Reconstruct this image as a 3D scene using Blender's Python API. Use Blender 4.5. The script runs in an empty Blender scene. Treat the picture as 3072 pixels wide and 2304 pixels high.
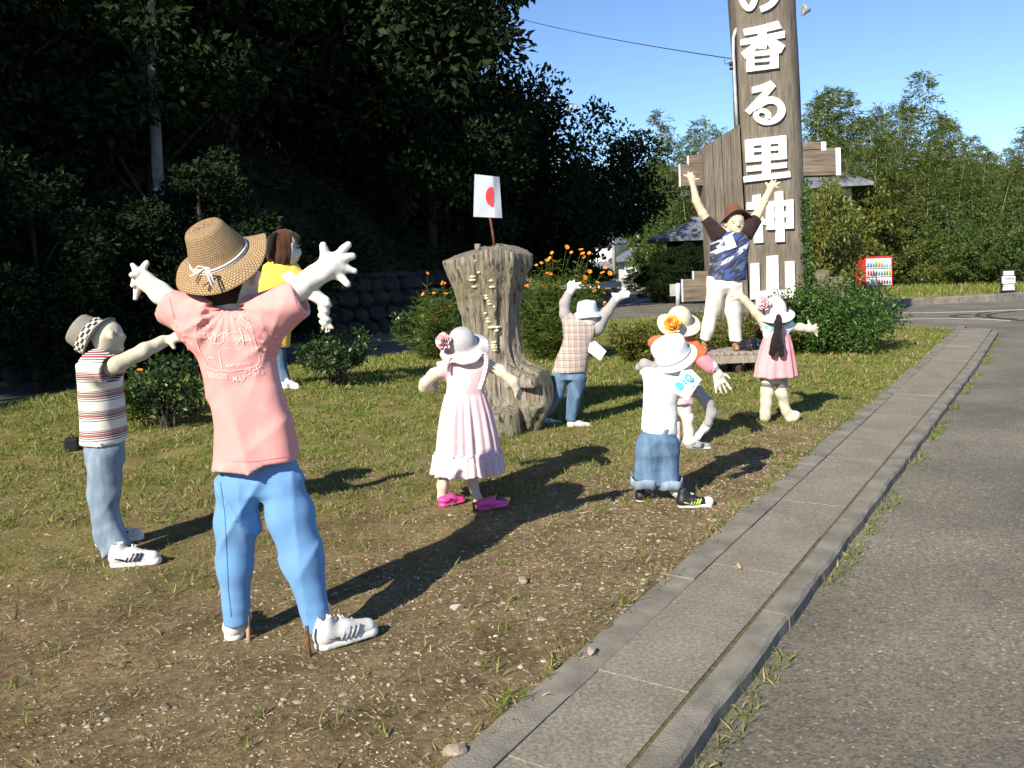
import bpy, bmesh, math, random
import numpy as np
from mathutils import Vector, Matrix
from mathutils.bvhtree import BVHTree
rng = np.random.default_rng(11); random.seed(5)
SC = bpy.context.scene
COL = SC.collection
# ------------------------------------------------------------------ camera
F_PX, HORIZ, EYE, ROLL, PITCH = 850.0, 262.0, 1.5, math.radians(2.0), math.radians(2.0)
PY = HORIZ + F_PX*math.tan(PITCH)
cF = np.array([0, math.cos(PITCH), -math.sin(PITCH)]); cU0 = np.array([0, math.sin(PITCH), math.cos(PITCH)]); cR0 = np.array([1., 0, 0])
cR = math.cos(ROLL)*cR0 - math.sin(ROLL)*cU0
cU = math.sin(ROLL)*cR0 + math.cos(ROLL)*cU0
EYEP = np.array([0, 0, EYE])
cam_d = bpy.data.cameras.new('camera'); cam = bpy.data.objects.new('camera', cam_d); COL.objects.link(cam)
cam_d.sensor_width = 36; cam_d.lens = F_PX/1024*36; cam_d.shift_y = -(384-PY)/1024
cam_d.clip_start = .05; cam_d.clip_end = 3000
cam.matrix_world = Matrix(((cR[0], cU[0], -cF[0], 0), (cR[1], cU[1], -cF[1], 0), (cR[2], cU[2], -cF[2], EYE), (0, 0, 0, 1)))
SC.camera = cam
# ------------------------------------------------------------------ sky, sun, exposure
SUN_TO = np.array([-.565, -.825]); SUN_TO /= np.linalg.norm(SUN_TO); SUN_EL = math.radians(33)
w = bpy.data.worlds.new('World'); SC.world = w; w.use_nodes = True
nt = w.node_tree; nt.nodes.clear()
sky = nt.nodes.new('ShaderNodeTexSky'); sky.sky_type = 'NISHITA'; sky.sun_disc = False
sky.sun_elevation = SUN_EL; sky.sun_rotation = math.atan2(SUN_TO[0], SUN_TO[1]) % (2*math.pi)
sky.air_density = .8; sky.dust_density = 0.; sky.ozone_density = 4.5; sky.altitude = 600
bg = nt.nodes.new('ShaderNodeBackground'); bg.inputs['Strength'].default_value = .11
wo = nt.nodes.new('ShaderNodeOutputWorld')
nt.links.new(sky.outputs[0], bg.inputs[0]); nt.links.new(bg.outputs[0], wo.inputs[0])
sl = bpy.data.lights.new('sun', 'SUN'); sl.energy = 5.0; sl.angle = math.radians(.5); sl.color = (1, .92, .78)
so = bpy.data.objects.new('sun', sl); COL.objects.link(so)
sd = Vector((SUN_TO[0]*math.cos(SUN_EL), SUN_TO[1]*math.cos(SUN_EL), math.sin(SUN_EL)))
so.rotation_euler = sd.to_track_quat('Z', 'Y').to_euler(); so.location = (-20, -20, 40)
SC.view_settings.view_transform = 'Standard'; SC.view_settings.look = 'None'; SC.view_settings.exposure = 0.82; SC.view_settings.gamma = 1
SC.view_settings.use_curve_mapping = False
SC.render.engine = 'CYCLES'; SC.render.resolution_x = 1024; SC.render.resolution_y = 768
try: SC.cycles.max_bounces = 6; SC.cycles.transparent_max_bounces = 6
except Exception: pass

# ------------------------------------------------------------------ pixels to places (photograph regions -> direction; depth is given)
CROP = {0: (0, 0, 3072), 1: (150, 600, 1000), 2: (200, 1250, 1000), 3: (1150, 500, 800), 4: (1150, 950, 800), 5: (1850, 800, 700), 6: (1850, 1050, 700),
        7: (1950, 0, 700), 8: (1950, 400, 700), 9: (2350, 200, 722), 10: (2350, 600, 722), 11: (1550, 550, 600), 14: (1300, 1350, 1772), 15: (780, 950, 600), 16: (1350, 0, 800)}
def full(c, x, y):
    a, b, ww = CROP[c]; s = ww/2212.
    return (a+x*s)/3., (b+y*s)/3.
def rayp(X, Y):
    u = (X-512)/F_PX; v = (PY-Y)/F_PX
    return cF + u*cR + v*cU
def K(c, x, y, D):
    d = rayp(*full(c, x, y)); return EYEP + d*(D/d[1])
def RM(c, w_, D): return w_*CROP[c][2]/2212./3/F_PX*D
def smooth(a, b, x):
    t = np.clip((x-a)/(b-a), 0, 1); return t*t*(3-2*t)
def mound(x, y): return .24*np.exp(-((x+2.9)**2/(2*2.1**2) + (y-9.6)**2/(2*2.0**2)))
def G(c, x, y, z=None):
    d = rayp(*full(c, x, y)); zz = 0. if z is None else z
    for _ in range(12):
        p = EYEP + d*((zz-EYE)/d[2])
        if z is None: zz = float(.5*zz + .5*mound(p[0], p[1]))
    return p

# ------------------------------------------------------------------ materials
MATS = {}
def newmat(name):
    m = bpy.data.materials.new(name); m.use_nodes = True; MATS[name] = m
    t = m.node_tree; p = t.nodes['Principled BSDF']; return m, t, p
def ramp(t, stops, interp='LINEAR'):
    r = t.nodes.new('ShaderNodeValToRGB'); r.color_ramp.interpolation = interp
    e = r.color_ramp.elements
    while len(e) > 1: e.remove(e[-1])
    e[0].position = stops[0][0]; e[0].color = (*stops[0][1], 1)
    for pos, c in stops[1:]:
        k = e.new(pos); k.color = (*c, 1)
    return r
def noise(t, scale, detail=4, coord='Object', stretch=None, rough=.6):
    tc = t.nodes.new('ShaderNodeTexCoord'); n = t.nodes.new('ShaderNodeTexNoise')
    n.inputs['Scale'].default_value = scale; n.inputs['Detail'].default_value = detail; n.inputs['Roughness'].default_value = rough
    if stretch:
        mp = t.nodes.new('ShaderNodeMapping'); mp.inputs['Scale'].default_value = stretch
        t.links.new(tc.outputs[coord], mp.inputs[0]); t.links.new(mp.outputs[0], n.inputs['Vector'])
    else: t.links.new(tc.outputs[coord], n.inputs['Vector'])
    return n
def bump(t, p, src, strength, dist=.01):
    b = t.nodes.new('ShaderNodeBump'); b.inputs['Strength'].default_value = strength; b.inputs['Distance'].default_value = dist
    t.links.new(src, b.inputs['Height']); t.links.new(b.outputs[0], p.inputs['Normal']); return b
def nmat(name, c1, c2, scale=8, rough=.8, bscale=None, bstr=.3, bdist=.005, stretch=None, spec=.3, detail=4, lo=.35, hi=.65):
    m, t, p = newmat(name)
    n = noise(t, scale, detail, stretch=stretch); r = ramp(t, [(lo, c1), (hi, c2)])
    t.links.new(n.outputs[0], r.inputs[0]); t.links.new(r.outputs[0], p.inputs['Base Color'])
    p.inputs['Roughness'].default_value = rough; p.inputs['Specular IOR Level'].default_value = spec
    if bscale:
        n2 = noise(t, bscale, 3, stretch=stretch); bump(t, p, n2.outputs[0], bstr, bdist)
    return m
def cloth(name, c, var=.12, bscale=350, dirt=None, rough=.92, wrinkle=.35):
    c = np.array(c); d = np.array(dirt) if dirt is not None else c*(1-var*2)
    m, t, p = newmat(name)
    n = noise(t, 7, 5); r = ramp(t, [(.3, tuple(d)), (.55, tuple(c))])
    t.links.new(n.outputs[0], r.inputs[0]); t.links.new(r.outputs[0], p.inputs['Base Color'])
    p.inputs['Roughness'].default_value = rough; p.inputs['Specular IOR Level'].default_value = .15
    try: p.inputs['Sheen Weight'].default_value = .11
    except Exception: pass
    n2 = noise(t, bscale, 2); b1 = bump(t, p, n2.outputs[0], .25, .002)
    n3 = noise(t, 6.5, 3, stretch=(1.6, 1.6, .8)); n3.noise_type = 'RIDGED_MULTIFRACTAL'; b2 = t.nodes.new('ShaderNodeBump'); b2.inputs['Strength'].default_value = wrinkle; b2.inputs['Distance'].default_value = .02; t.links.new(n3.outputs[0], b2.inputs['Height']); t.links.new(b2.outputs[0], b1.inputs['Normal'])
    return m
def leafmat(name, stops, rough=.5, trans=.25, spec=.4):
    m, t, p = newmat(name)
    g = t.nodes.new('ShaderNodeNewGeometry'); r = ramp(t, stops)
    t.links.new(g.outputs['Random Per Island'], r.inputs[0]); t.links.new(r.outputs[0], p.inputs['Base Color'])
    p.inputs['Roughness'].default_value = rough; p.inputs['Specular IOR Level'].default_value = spec
    tr = t.nodes.new('ShaderNodeBsdfTranslucent'); mx = t.nodes.new('ShaderNodeMixShader'); mx.inputs[0].default_value = trans
    hs = t.nodes.new('ShaderNodeHueSaturation'); hs.inputs['Value'].default_value = 1.3; hs.inputs['Hue'].default_value = .48
    t.links.new(r.outputs[0], hs.inputs['Color']); t.links.new(hs.outputs[0], tr.inputs[0])
    t.links.new(p.outputs[0], mx.inputs[1]); t.links.new(tr.outputs[0], mx.inputs[2])
    t.links.new(mx.outputs[0], t.nodes['Material Output'].inputs[0])
    return m

# ------------------------------------------------------------------ objects
def tag(o, label=None, cat=None, group=None, kind=None):
    if label: o['label'] = label
    if cat: o['category'] = cat
    if group: o['group'] = group
    if kind: o['kind'] = kind
    return o
def thing(name, base, label, cat, group=None):
    o = bpy.data.objects.new(name, None); COL.objects.link(o); o.location = tuple(map(float, base)); o.empty_display_size = .1
    return tag(o, label, cat, group)
def world_base(o):
    b = np.zeros(3)
    while o is not None:
        b += np.array(o.location); o = o.parent
    return b
def mkmesh(name, V, Fc, uv=None, smooth_=True):
    me = bpy.data.meshes.new(name)
    V = np.asarray(V, dtype=np.float32)
    if isinstance(Fc, np.ndarray):
        k = Fc.shape[1]; n = len(Fc)
        me.vertices.add(len(V)); me.vertices.foreach_set('co', V.ravel())
        me.loops.add(n*k); me.loops.foreach_set('vertex_index', Fc.astype(np.int32).ravel())
        me.polygons.add(n); me.polygons.foreach_set('loop_start', np.arange(0, n*k, k, dtype=np.int32))
        try: me.polygons.foreach_set('loop_total', np.full(n, k, dtype=np.int32))
        except Exception: pass
        me.update(calc_edges=True); me.validate()
    else:
        me.from_pydata([tuple(map(float, v)) for v in V], [], Fc); me.update()
    if uv is not None:
        l = me.uv_layers.new(name='UVMap'); vi = np.empty(len(me.loops), dtype=np.int32); me.loops.foreach_get('vertex_index', vi)
        l.data.foreach_set('uv', np.asarray(uv, dtype=np.float32)[vi].ravel())
    if smooth_: me.polygons.foreach_set('use_smooth', np.ones(len(me.polygons), dtype=bool))
    return me
def put(name, V, Fc, mat, parent=None, base=None, uv=None, smooth_=True):
    """one mesh object from world-space vertices; child of parent, or a top-level object with its origin at base"""
    V = np.asarray(V, dtype=float)
    b = world_base(parent) if parent is not None else (np.array(base, float) if base is not None else np.zeros(3))
    me = mkmesh(name, V-b, Fc, uv, smooth_); me.materials.append(mat if not isinstance(mat, str) else MATS[mat])
    o = bpy.data.objects.new(name, me); COL.objects.link(o)
    if parent is not None: o.parent = parent
    else: o.location = tuple(map(float, b))
    return o
def putdata(name, me, loc, parent=None, rotz=0, scale=1, rot=None):
    """object that shares mesh data; loc in world space"""
    o = bpy.data.objects.new(name, me); COL.objects.link(o)
    b = world_base(parent) if parent is not None else np.zeros(3)
    o.location = tuple(map(float, np.array(loc, float)-b)); o.rotation_euler = rot if rot is not None else (0, 0, rotz)
    o.scale = (scale,)*3 if np.isscalar(scale) else scale
    if parent is not None: o.parent = parent
    return o
def join(parts):
    Vs, Fs, n = [], [], 0
    for V, Fc in parts:
        Vs.append(np.asarray(V, float)); Fs += [tuple(int(i)+n for i in f) for f in Fc]; n += len(V)
    return np.concatenate(Vs), Fs
def frame(ax):
    ax = np.asarray(ax, float); ax = ax/np.linalg.norm(ax)
    t = np.array([0, 0, 1.]) if abs(ax[2]) < .9 else np.array([0, 1., 0])
    u = np.cross(t, ax); u /= np.linalg.norm(u); v = np.cross(ax, u); return u, v, ax
def tube(pts, rads, n=8, cap=True):
    pts = np.asarray(pts, float); m = len(pts); rads = np.broadcast_to(np.asarray(rads, float), (m,))
    V, Fc = [], []
    u0 = None
    for i in range(m):
        a = pts[min(i+1, m-1)]-pts[max(i-1, 0)]; u, v, ax = frame(a)
        if u0 is not None:
            u = u0-ax*np.dot(u0, ax); u /= max(1e-9, np.linalg.norm(u)); v = np.cross(ax, u)
        u0 = u
        for k in range(n):
            th = 2*math.pi*k/n; V.append(pts[i]+rads[i]*(math.cos(th)*u+math.sin(th)*v))
    for i in range(m-1):
        for k in range(n):
            Fc.append((i*n+k, i*n+(k+1) % n, (i+1)*n+(k+1) % n, (i+1)*n+k))
    if cap: Fc.append(tuple(range(n-1, -1, -1))); Fc.append(tuple((m-1)*n+k for k in range(n)))
    return np.array(V), Fc
def boxc(c, h, R=None, bev=0):
    """box by centre and half sizes, optional 3x3 axes (rows), optional chamfer"""
    c = np.array(c, float); h = np.array(h, float); R = np.eye(3) if R is None else np.array(R)
    if bev <= 0:
        V = np.array([[x, y, z] for x in (-1, 1) for y in (-1, 1) for z in (-1, 1)], float)*h
        Fc = [(0, 1, 3, 2), (4, 6, 7, 5), (0, 4, 5, 1), (2, 3, 7, 6), (0, 2, 6, 4), (1, 5, 7, 3)]
        return V@R+c, Fc
    bm = bmesh.new(); bmesh.ops.create_cube(bm, size=2)
    for v in bm.verts: v.co = Vector((v.co.x*h[0], v.co.y*h[1], v.co.z*h[2]))
    bmesh.ops.bevel(bm, geom=bm.edges[:], offset=bev, segments=1, affect='EDGES')
    bm.verts.index_update(); V = np.array([v.co[:] for v in bm.verts]); Fc = [tuple(v.index for v in f.verts) for f in bm.faces]; bm.free()
    return V@R+c, Fc
def yaw(a): return np.array([[math.cos(a), math.sin(a), 0], [-math.sin(a), math.cos(a), 0], [0, 0, 1]])
def prism(poly, back, up=None):
    """extrude a 3-D polygon by vector back"""
    poly = np.asarray(poly, float); n = len(poly); V = np.concatenate([poly, poly+np.asarray(back, float)])
    Fc = [tuple(range(n)), tuple(range(2*n-1, n-1, -1))]+[(i, i+n, (i+1) % n+n, (i+1) % n) for i in range(n)]
    return V, Fc
def lathe(prof, n, M, wob=None, tw=1.0):
    """profile of (r, z[, thickness-side]) turned about local z, then placed by M (rows: x,y,z axes; 4th: origin)"""
    prof = np.asarray(prof, float); m = len(prof); th = np.arange(n+1)*2*math.pi/n
    L = np.concatenate([[0], np.cumsum(np.hypot(np.diff(prof[:, 0]), np.diff(prof[:, 1])))])
    r = np.repeat(prof[:, 0][:, None], n+1, 1); z = np.repeat(prof[:, 1][:, None], n+1, 1); T = np.repeat(th[None], m, 0)
    if wob is not None: dr, dz = wob(T, r, z); r = r+dr; z = z+dz
    P = np.stack([r*np.cos(T), r*np.sin(T)*tw, z], -1).reshape(-1, 3)
    P = P@np.array(M[:3])+np.array(M[3])
    idx = np.arange(m*(n+1)).reshape(m, n+1)
    Fc = np.stack([idx[:-1, :-1], idx[:-1, 1:], idx[1:, 1:], idx[1:, :-1]], -1).reshape(-1, 4)
    uv = np.stack([T/(2*math.pi), np.repeat(L[:, None], n+1, 1)], -1).reshape(-1, 2)
    return P, Fc, uv

# ------------------------------------------------------------------ sculpting field (smooth unions of tapered limbs, meshed by surface nets)
class Field:
    def __init__(s, lo, hi, h):
        s.h = h; s.lo = np.array(lo, float)
        s.ax = [np.arange(lo[i], hi[i]+h, h, dtype=np.float32) for i in range(3)]
        s.D = np.full([len(a) for a in s.ax], .5, dtype=np.float32)
    def sub(s, lo, hi):
        sl = []
        for i in range(3):
            a = max(0, int((lo[i]-s.lo[i])/s.h)); b = min(len(s.ax[i]), int((hi[i]-s.lo[i])/s.h)+2); sl.append(slice(a, max(a, b)))
        x = s.ax[0][sl[0]][:, None, None]; y = s.ax[1][sl[1]][None, :, None]; z = s.ax[2][sl[2]][None, None, :]
        return tuple(sl), x, y, z
    def blend(s, sl, d, k, cut=False):
        a = s.D[sl]
        if a.size == 0: return
        if cut: s.D[sl] = np.maximum(a, -d); return
        if k <= 0: s.D[sl] = np.minimum(a, d); return
        hh = np.clip(.5+.5*(d-a)/k, 0, 1); s.D[sl] = d*(1-hh)+a*hh-k*hh*(1-hh)
    def limb(s, a, b, ra, rb, k=.02, cut=False, flat=False, sq=None):
        a = np.array(a, float); b = np.array(b, float); R = max(ra, rb)+k+4*s.h
        sl, x, y, z = s.sub(np.minimum(a, b)-R, np.maximum(a, b)+R)
        if s.D[sl].size == 0: return s
        ab = b-a; L2 = float(ab@ab)+1e-12
        px, py, pz = x-a[0], y-a[1], z-a[2]
        t = (px*ab[0]+py*ab[1]+pz*ab[2])/L2; tc = np.clip(t, 0, 1)
        dx, dy, dz = px-tc*ab[0], py-tc*ab[1], pz-tc*ab[2]
        if flat: dx, dy, dz = px-t*ab[0], py-t*ab[1], pz-t*ab[2]
        if sq is not None:   # squash along a direction
            n_, f_ = sq; n_ = np.array(n_, float); q = dx*n_[0]+dy*n_[1]+dz*n_[2]
            dx, dy, dz = dx+q*n_[0]*(f_-1), dy+q*n_[1]*(f_-1), dz+q*n_[2]*(f_-1)
        r = ra+(rb-ra)*tc; d = np.sqrt(dx*dx+dy*dy+dz*dz)-r
        if flat: L = math.sqrt(L2); d = np.maximum(d, np.maximum(-t*L, (t-1)*L))
        s.blend(sl, d.astype(np.float32), k, cut); return s
    def chain(s, pts, rads, k=.02, **kw):
        for i in range(len(pts)-1): s.limb(pts[i], pts[i+1], rads[i], rads[i+1], k, **kw)
        return s
    def loft(s, secs, k=.02, rot=0, pw=2.0):
        """secs: (centre, half width, half depth) rising in z"""
        secs = sorted(secs, key=lambda q: q[0][2]); C = np.array([q[0] for q in secs]); hw = np.array([q[1] for q in secs]); hd = np.array([q[2] for q in secs])
        R = max(hw.max(), hd.max())+k+.02
        lo = C.min(0)-R; hi = C.max(0)+R; lo[2] = C[0, 2]-k-.03; hi[2] = C[-1, 2]+k+.03
        sl, x, y, z = s.sub(lo, hi); zz = np.clip(z, C[0, 2], C[-1, 2])
        f = lambda a: np.interp(zz.ravel(), C[:, 2], a).reshape(zz.shape)
        X = x-f(C[:, 0]); Y = y-f(C[:, 1]); a_, b_ = f(hw), f(hd)
        if rot: X, Y = X*math.cos(rot)+Y*math.sin(rot), -X*math.sin(rot)+Y*math.cos(rot)
        q = (np.abs(X/a_)**pw+np.abs(Y/b_)**pw)**(1/pw); d = (q-1)*np.minimum(a_, b_)
        d = np.maximum(d, np.maximum(z-C[-1, 2], C[0, 2]-z)); s.blend(sl, d.astype(np.float32), k); return s
    def disp(s, fn):
        s.D += fn(s.ax[0][:, None, None], s.ax[1][None, :, None], s.ax[2][None, None, :]).astype(np.float32); return s
    def plane(s, p, n):   # keep the side opposite to n
        n = np.array(n, float)/np.linalg.norm(n)
        s.D = np.maximum(s.D, ((s.ax[0][:, None, None]-p[0])*n[0]+(s.ax[1][None, :, None]-p[1])*n[1]+(s.ax[2][None, None, :]-p[2])*n[2]).astype(np.float32)); return s
    def mesh(s, relax=1):
        D = s.D; D[0] = D[-1] = .5; D[:, 0] = D[:, -1] = .5; D[:, :, 0] = D[:, :, -1] = .5
        sg = D < 0; c = sg[:-1, :-1, :-1].astype(np.int8)
        tot = np.zeros([n-1 for n in D.shape], np.int8)
        cor = [(i, j, k) for i in (0, 1) for j in (0, 1) for k in (0, 1)]
        sl = lambda o: tuple(slice(q, (q-1) or None) for q in o)
        for o in cor: tot += sg[sl(o)]
        act = (tot > 0) & (tot < 8); I = np.argwhere(act)
        if len(I) == 0: return np.zeros((0, 3)), np.zeros((0, 4), int)
        vals = {o: D[I[:, 0]+o[0], I[:, 1]+o[1], I[:, 2]+o[2]] for o in cor}
        acc = np.zeros((len(I), 3)); cnt = np.zeros(len(I))
        for o in cor:
            for ax in range(3):
                if o[ax] == 0:
                    o2 = list(o); o2[ax] = 1; o2 = tuple(o2); a, b = vals[o], vals[o2]; m = (a < 0) != (b < 0)
                    t = np.where(m, a/np.where(m, a-b, 1), 0)
                    p = np.tile(np.array(o, float), (len(I), 1)); p[:, ax] = t
                    acc += p*m[:, None]; cnt += m
        V = s.lo+(I+acc/cnt[:, None])*s.h
        idm = np.full(act.shape, -1, np.int64); idm[act] = np.arange(len(I))
        Fs = []
        for ax in range(3):
            u, v = (ax+1) % 3, (ax+2) % 3
            a = sg; n = D.shape
            s0 = [slice(None)]*3; s1 = [slice(None)]*3; s0[ax] = slice(0, -1); s1[ax] = slice(1, None)
            e = sg[tuple(s0)] != sg[tuple(s1)]; E = np.argwhere(e)
            ok = (E[:, u] > 0) & (E[:, v] > 0) & (E[:, u] < n[u]-1) & (E[:, v] < n[v]-1); E = E[ok]
            def cell(du, dv):
                q = E.copy(); q[:, u] += du; q[:, v] += dv; return idm[q[:, 0], q[:, 1], q[:, 2]]
            Q = np.stack([cell(-1, -1), cell(0, -1), cell(0, 0), cell(-1, 0)], 1)
            fl = sg[E[:, 0], E[:, 1], E[:, 2]]; Q[~fl] = Q[~fl][:, ::-1]; Fs.append(Q)
        Fc = np.concatenate(Fs); Fc = Fc[(Fc >= 0).all(1)]
        for _ in range(relax):
            A = np.zeros_like(V); N = np.zeros(len(V))
            for i in range(4):
                np.add.at(A, Fc[:, i], V[Fc[:, (i+1) % 4]]); np.add.at(N, Fc[:, i], 1)
                np.add.at(A, Fc[:, i], V[Fc[:, (i+3) % 4]]); np.add.at(N, Fc[:, i], 1)
            V = V+.5*(A/N[:, None]-V)
        return V, Fc
def field_for(pts, pad, h):
    P = np.array(pts, float); lo, hi = P.min(0)-pad, P.max(0)+pad; lo[1] -= .18; hi[1] += .18; return Field(lo, hi, h)
# ================================================================== THE SETTING
# --- where the asphalt lies (the lawn is the island between the roads)
KD = np.array([.539, .842]); KN = np.array([.842, -.539]); KO = np.array([-1.85, 0.])   # kerb direction, its right normal, start
def kp(s, t, z=0): q = KO+KD*s+KN*t; return np.array([q[0], q[1], z])
LAWN_BACK = [(7.3, 16.7), (5.2, 19.4), (3.3, 21.0), (2.3, 20.4), (1.2, 18.3), (-1.8, 14.4), (-3.1, 12.7), (-5.8, 9.6), (-7.6, 5), (-12, -6)]
WALL_LINE = [(-15.5, -6), (-10.8, 3), (-8.9, 10.0), (-6.0, 15), (-2.2, 21), (.8, 28), (3.4, 38), (6.6, 55), (11, 92)]
ROADP = [tuple(KO+KD*-5), tuple(KO+KD*18.4)]+LAWN_BACK+WALL_LINE+[(14.5, 92), (10.3, 55), (7.7, 41), (6.4, 34), (6.6, 29.5), (8.6, 26.6), (12, 25.2), (20, 24), (45, 21), (70, 20), (70, -14), tuple(KO+KD*-16)]
def sdpoly(x, y, P):
    P = np.array(P); d = np.full(x.shape, 1e9); ins = np.zeros(x.shape, bool); n = len(P)
    for i in range(n):
        a, b = P[i], P[(i+1) % n]; e = b-a; wx, wy = x-a[0], y-a[1]
        t = np.clip((wx*e[0]+wy*e[1])/(e@e), 0, 1); d = np.minimum(d, (wx-e[0]*t)**2+(wy-e[1]*t)**2)
        if a[1] != b[1]:
            c = (a[1] > y) != (b[1] > y); ins ^= c & (x < (b[0]-a[0])*(y-a[1])/(b[1]-a[1])+a[0])
    return np.where(ins, -1, 1)*np.sqrt(d)
def vnoise(x, y, s=1., seed=0):
    r = np.random.default_rng(seed); o = 0
    for k in range(5):
        a, b, c = r.uniform(0, 6.28, 3); o = o+np.sin((x*math.cos(a)+y*math.sin(a))*s*(1+.6*k)+b+1.3*np.sin((y*math.cos(c)-x*math.sin(c))*s*(.7+.3*k)+c))/(1+.4*k)
    return o/2.5
def valley(x, y): return -1.9*np.clip((y-28)/64, 0, 1)*smooth(26, 16, x)
def ground_z(x, y):
    sd = sdpoly(x, y, ROADP)+.05*vnoise(x, y, 5., 3)
    z = mound(x, y)+.012*vnoise(x, y, 2.2, 1)+.006*vnoise(x, y, 9, 2)
    z = z+.05*smooth(16, 30, y)*smooth(0, 3, x-4)
    far = np.hypot(x, y); z = z+np.clip(far-95, 0, 400)*.02*(x > -30)
    return np.where(sd < 0, z*smooth(-.18, .0, sd)-.28*smooth(0, -.16, sd), z)+valley(x, y), sd
def gz(x, y): return float(ground_z(np.array([float(x)]), np.array([float(y)]))[0][0])
def axis(lo, hi, h, L):
    a = list(np.arange(lo, hi, h)); g = h; x = a[-1]
    while x < L: g *= 1.16; x += g; a.append(x)
    g = h; x = a[0]; b = []
    while x > -L: g *= 1.16; x -= g; b.append(x)
    return np.array(b[::-1]+a)
gx, gy = axis(-6, 9, .06, 900), axis(1.5, 17, .06, 900)
GX, GY = np.meshgrid(gx, gy, indexing='ij'); GZ, GSD = ground_z(GX, GY)
ni, nj = GX.shape; idx = np.arange(ni*nj).reshape(ni, nj)
Fg = np.stack([idx[:-1, :-1], idx[1:, :-1], idx[1:, 1:], idx[:-1, 1:]], -1).reshape(-1, 4)
m, t, p = newmat('soil')
n1 = noise(t, .9, 6, 'Object'); n2 = noise(t, 28, 6, 'Object', rough=.75); n3 = noise(t, 5, 5, 'Object')
r1 = ramp(t, [(.25, (.10, .069, .036)), (.45, (.195, .143, .077)), (.6, (.29, .222, .13)), (.8, (.40, .33, .235))])
t.links.new(n2.outputs[0], r1.inputs[0])
r2 = ramp(t, [(.38, (.25, .195, .085)), (.62, (.185, .195, .05))]); t.links.new(n3.outputs[0], r2.inputs[0])
mx = t.nodes.new('ShaderNodeMixRGB'); at = t.nodes.new('ShaderNodeAttribute'); at.attribute_name = 'turf'
ma = t.nodes.new('ShaderNodeMath'); ma.operation = 'MULTIPLY_ADD'; ma.inputs[1].default_value = .9; ma.inputs[2].default_value = -.28
ad = t.nodes.new('ShaderNodeMath'); ad.operation = 'ADD'; ad.use_clamp = True
t.links.new(n1.outputs[0], ma.inputs[0]); t.links.new(ma.outputs[0], ad.inputs[0]); t.links.new(at.outputs['Fac'], ad.inputs[1])
mlt = t.nodes.new('ShaderNodeMath'); mlt.operation = 'MULTIPLY'; t.links.new(ad.outputs[0], mlt.inputs[0]); t.links.new(at.outputs['Fac'], mlt.inputs[1])
t.links.new(mlt.outputs[0], mx.inputs[0]); t.links.new(r1.outputs[0], mx.inputs[1]); t.links.new(r2.outputs[0], mx.inputs[2])
n7 = noise(t, 2.6, 6, 'Object', rough=.7); r7 = ramp(t, [(.33, (.68, .66, .6)), (.5, (1.15, 1.14, 1.1)), (.68, (1.5, 1.47, 1.42))]); t.links.new(n7.outputs[0], r7.inputs[0]); m7 = t.nodes.new('ShaderNodeMixRGB'); m7.blend_type = 'MULTIPLY'; m7.inputs[0].default_value = 1; t.links.new(mx.outputs[0], m7.inputs[1]); t.links.new(r7.outputs[0], m7.inputs[2])
t.links.new(m7.outputs[0], p.inputs['Base Color']); p.inputs['Roughness'].default_value = .95; p.inputs['Specular IOR Level'].default_value = .1
n4 = noise(t, 45, 6, 'Object', rough=.8); bump(t, p, n4.outputs[0], 1.0, .035)
def turf(x, y):
    """how grassy the lawn is: bare gravel by the gutter covers, grass further in"""
    tk = (x-KO[0])*KN[0]+(y-KO[1])*KN[1]; sk = (x-KO[0])*KD[0]+(y-KO[1])*KD[1]
    v = .2+smooth(3.2, 9.0, y)*.72+.22*smooth(1.5, 4, -tk)*smooth(3, 6, y)-.25*smooth(1.6, .3, -tk)*smooth(12, 5, y)
    return np.clip(v+.22*vnoise(x, y, 1.3, 8)+.1*vnoise(x, y, 4, 9), 0, 1)
go = put('ground', np.stack([GX, GY, GZ], -1).reshape(-1, 3), Fg, 'soil'); tag(go, kind='structure')
a = go.data.attributes.new('turf', 'FLOAT', 'POINT'); a.data.foreach_set('value', turf(GX, GY).ravel().astype(np.float32))

# --- asphalt
m, t, p = newmat('asphalt')
n1 = noise(t, .7, 5); n2 = noise(t, 90, 4, rough=.7)
v = t.nodes.new('ShaderNodeTexVoronoi'); v.inputs['Scale'].default_value = 105; tc = t.nodes.new('ShaderNodeTexCoord'); t.links.new(tc.outputs['Object'], v.inputs['Vector'])
r = ramp(t, [(.3, (.088, .077, .057)), (.5, (.138, .122, .092)), (.68, (.19, .17, .13))]); t.links.new(n1.outputs[0], r.inputs[0])
r2 = ramp(t, [(0, (.45, .45, .45)), (.5, (1, 1, 1)), (.9, (1.35, 1.33, 1.28)), (.975, (1.6, 1.55, 1.5)), (1, (3.2, 3.1, 2.9))]); sp = t.nodes.new('ShaderNodeSeparateColor'); t.links.new(v.outputs['Color'], sp.inputs[0]); t.links.new(sp.outputs[0], r2.inputs[0])
mu = t.nodes.new('ShaderNodeMixRGB'); mu.blend_type = 'MULTIPLY'; mu.inputs[0].default_value = .75; t.links.new(r.outputs[0], mu.inputs[1]); t.links.new(r2.outputs[0], mu.inputs[2])
t.links.new(mu.outputs[0], p.inputs['Base Color']); p.inputs['Roughness'].default_value = .85; bump(t, p, v.outputs['Distance'], .3, .005)
def flat_poly(name, P, z, mat, **kw):
    bm = bmesh.new(); vs = [bm.verts.new((x, y, z+float(valley(x, y)))) for x, y in P]; f = bm.faces.new(vs); bmesh.ops.triangulate(bm, faces=[f])
    bm.normal_update()
    for f in bm.faces:
        if f.normal.z < 0: f.normal_flip()
    me = bpy.data.meshes.new(name); bm.to_mesh(me); bm.free(); me.materials.append(MATS[mat]); o = bpy.data.objects.new(name, me); COL.objects.link(o); return tag(o, **kw)
ZR = -.055
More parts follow.
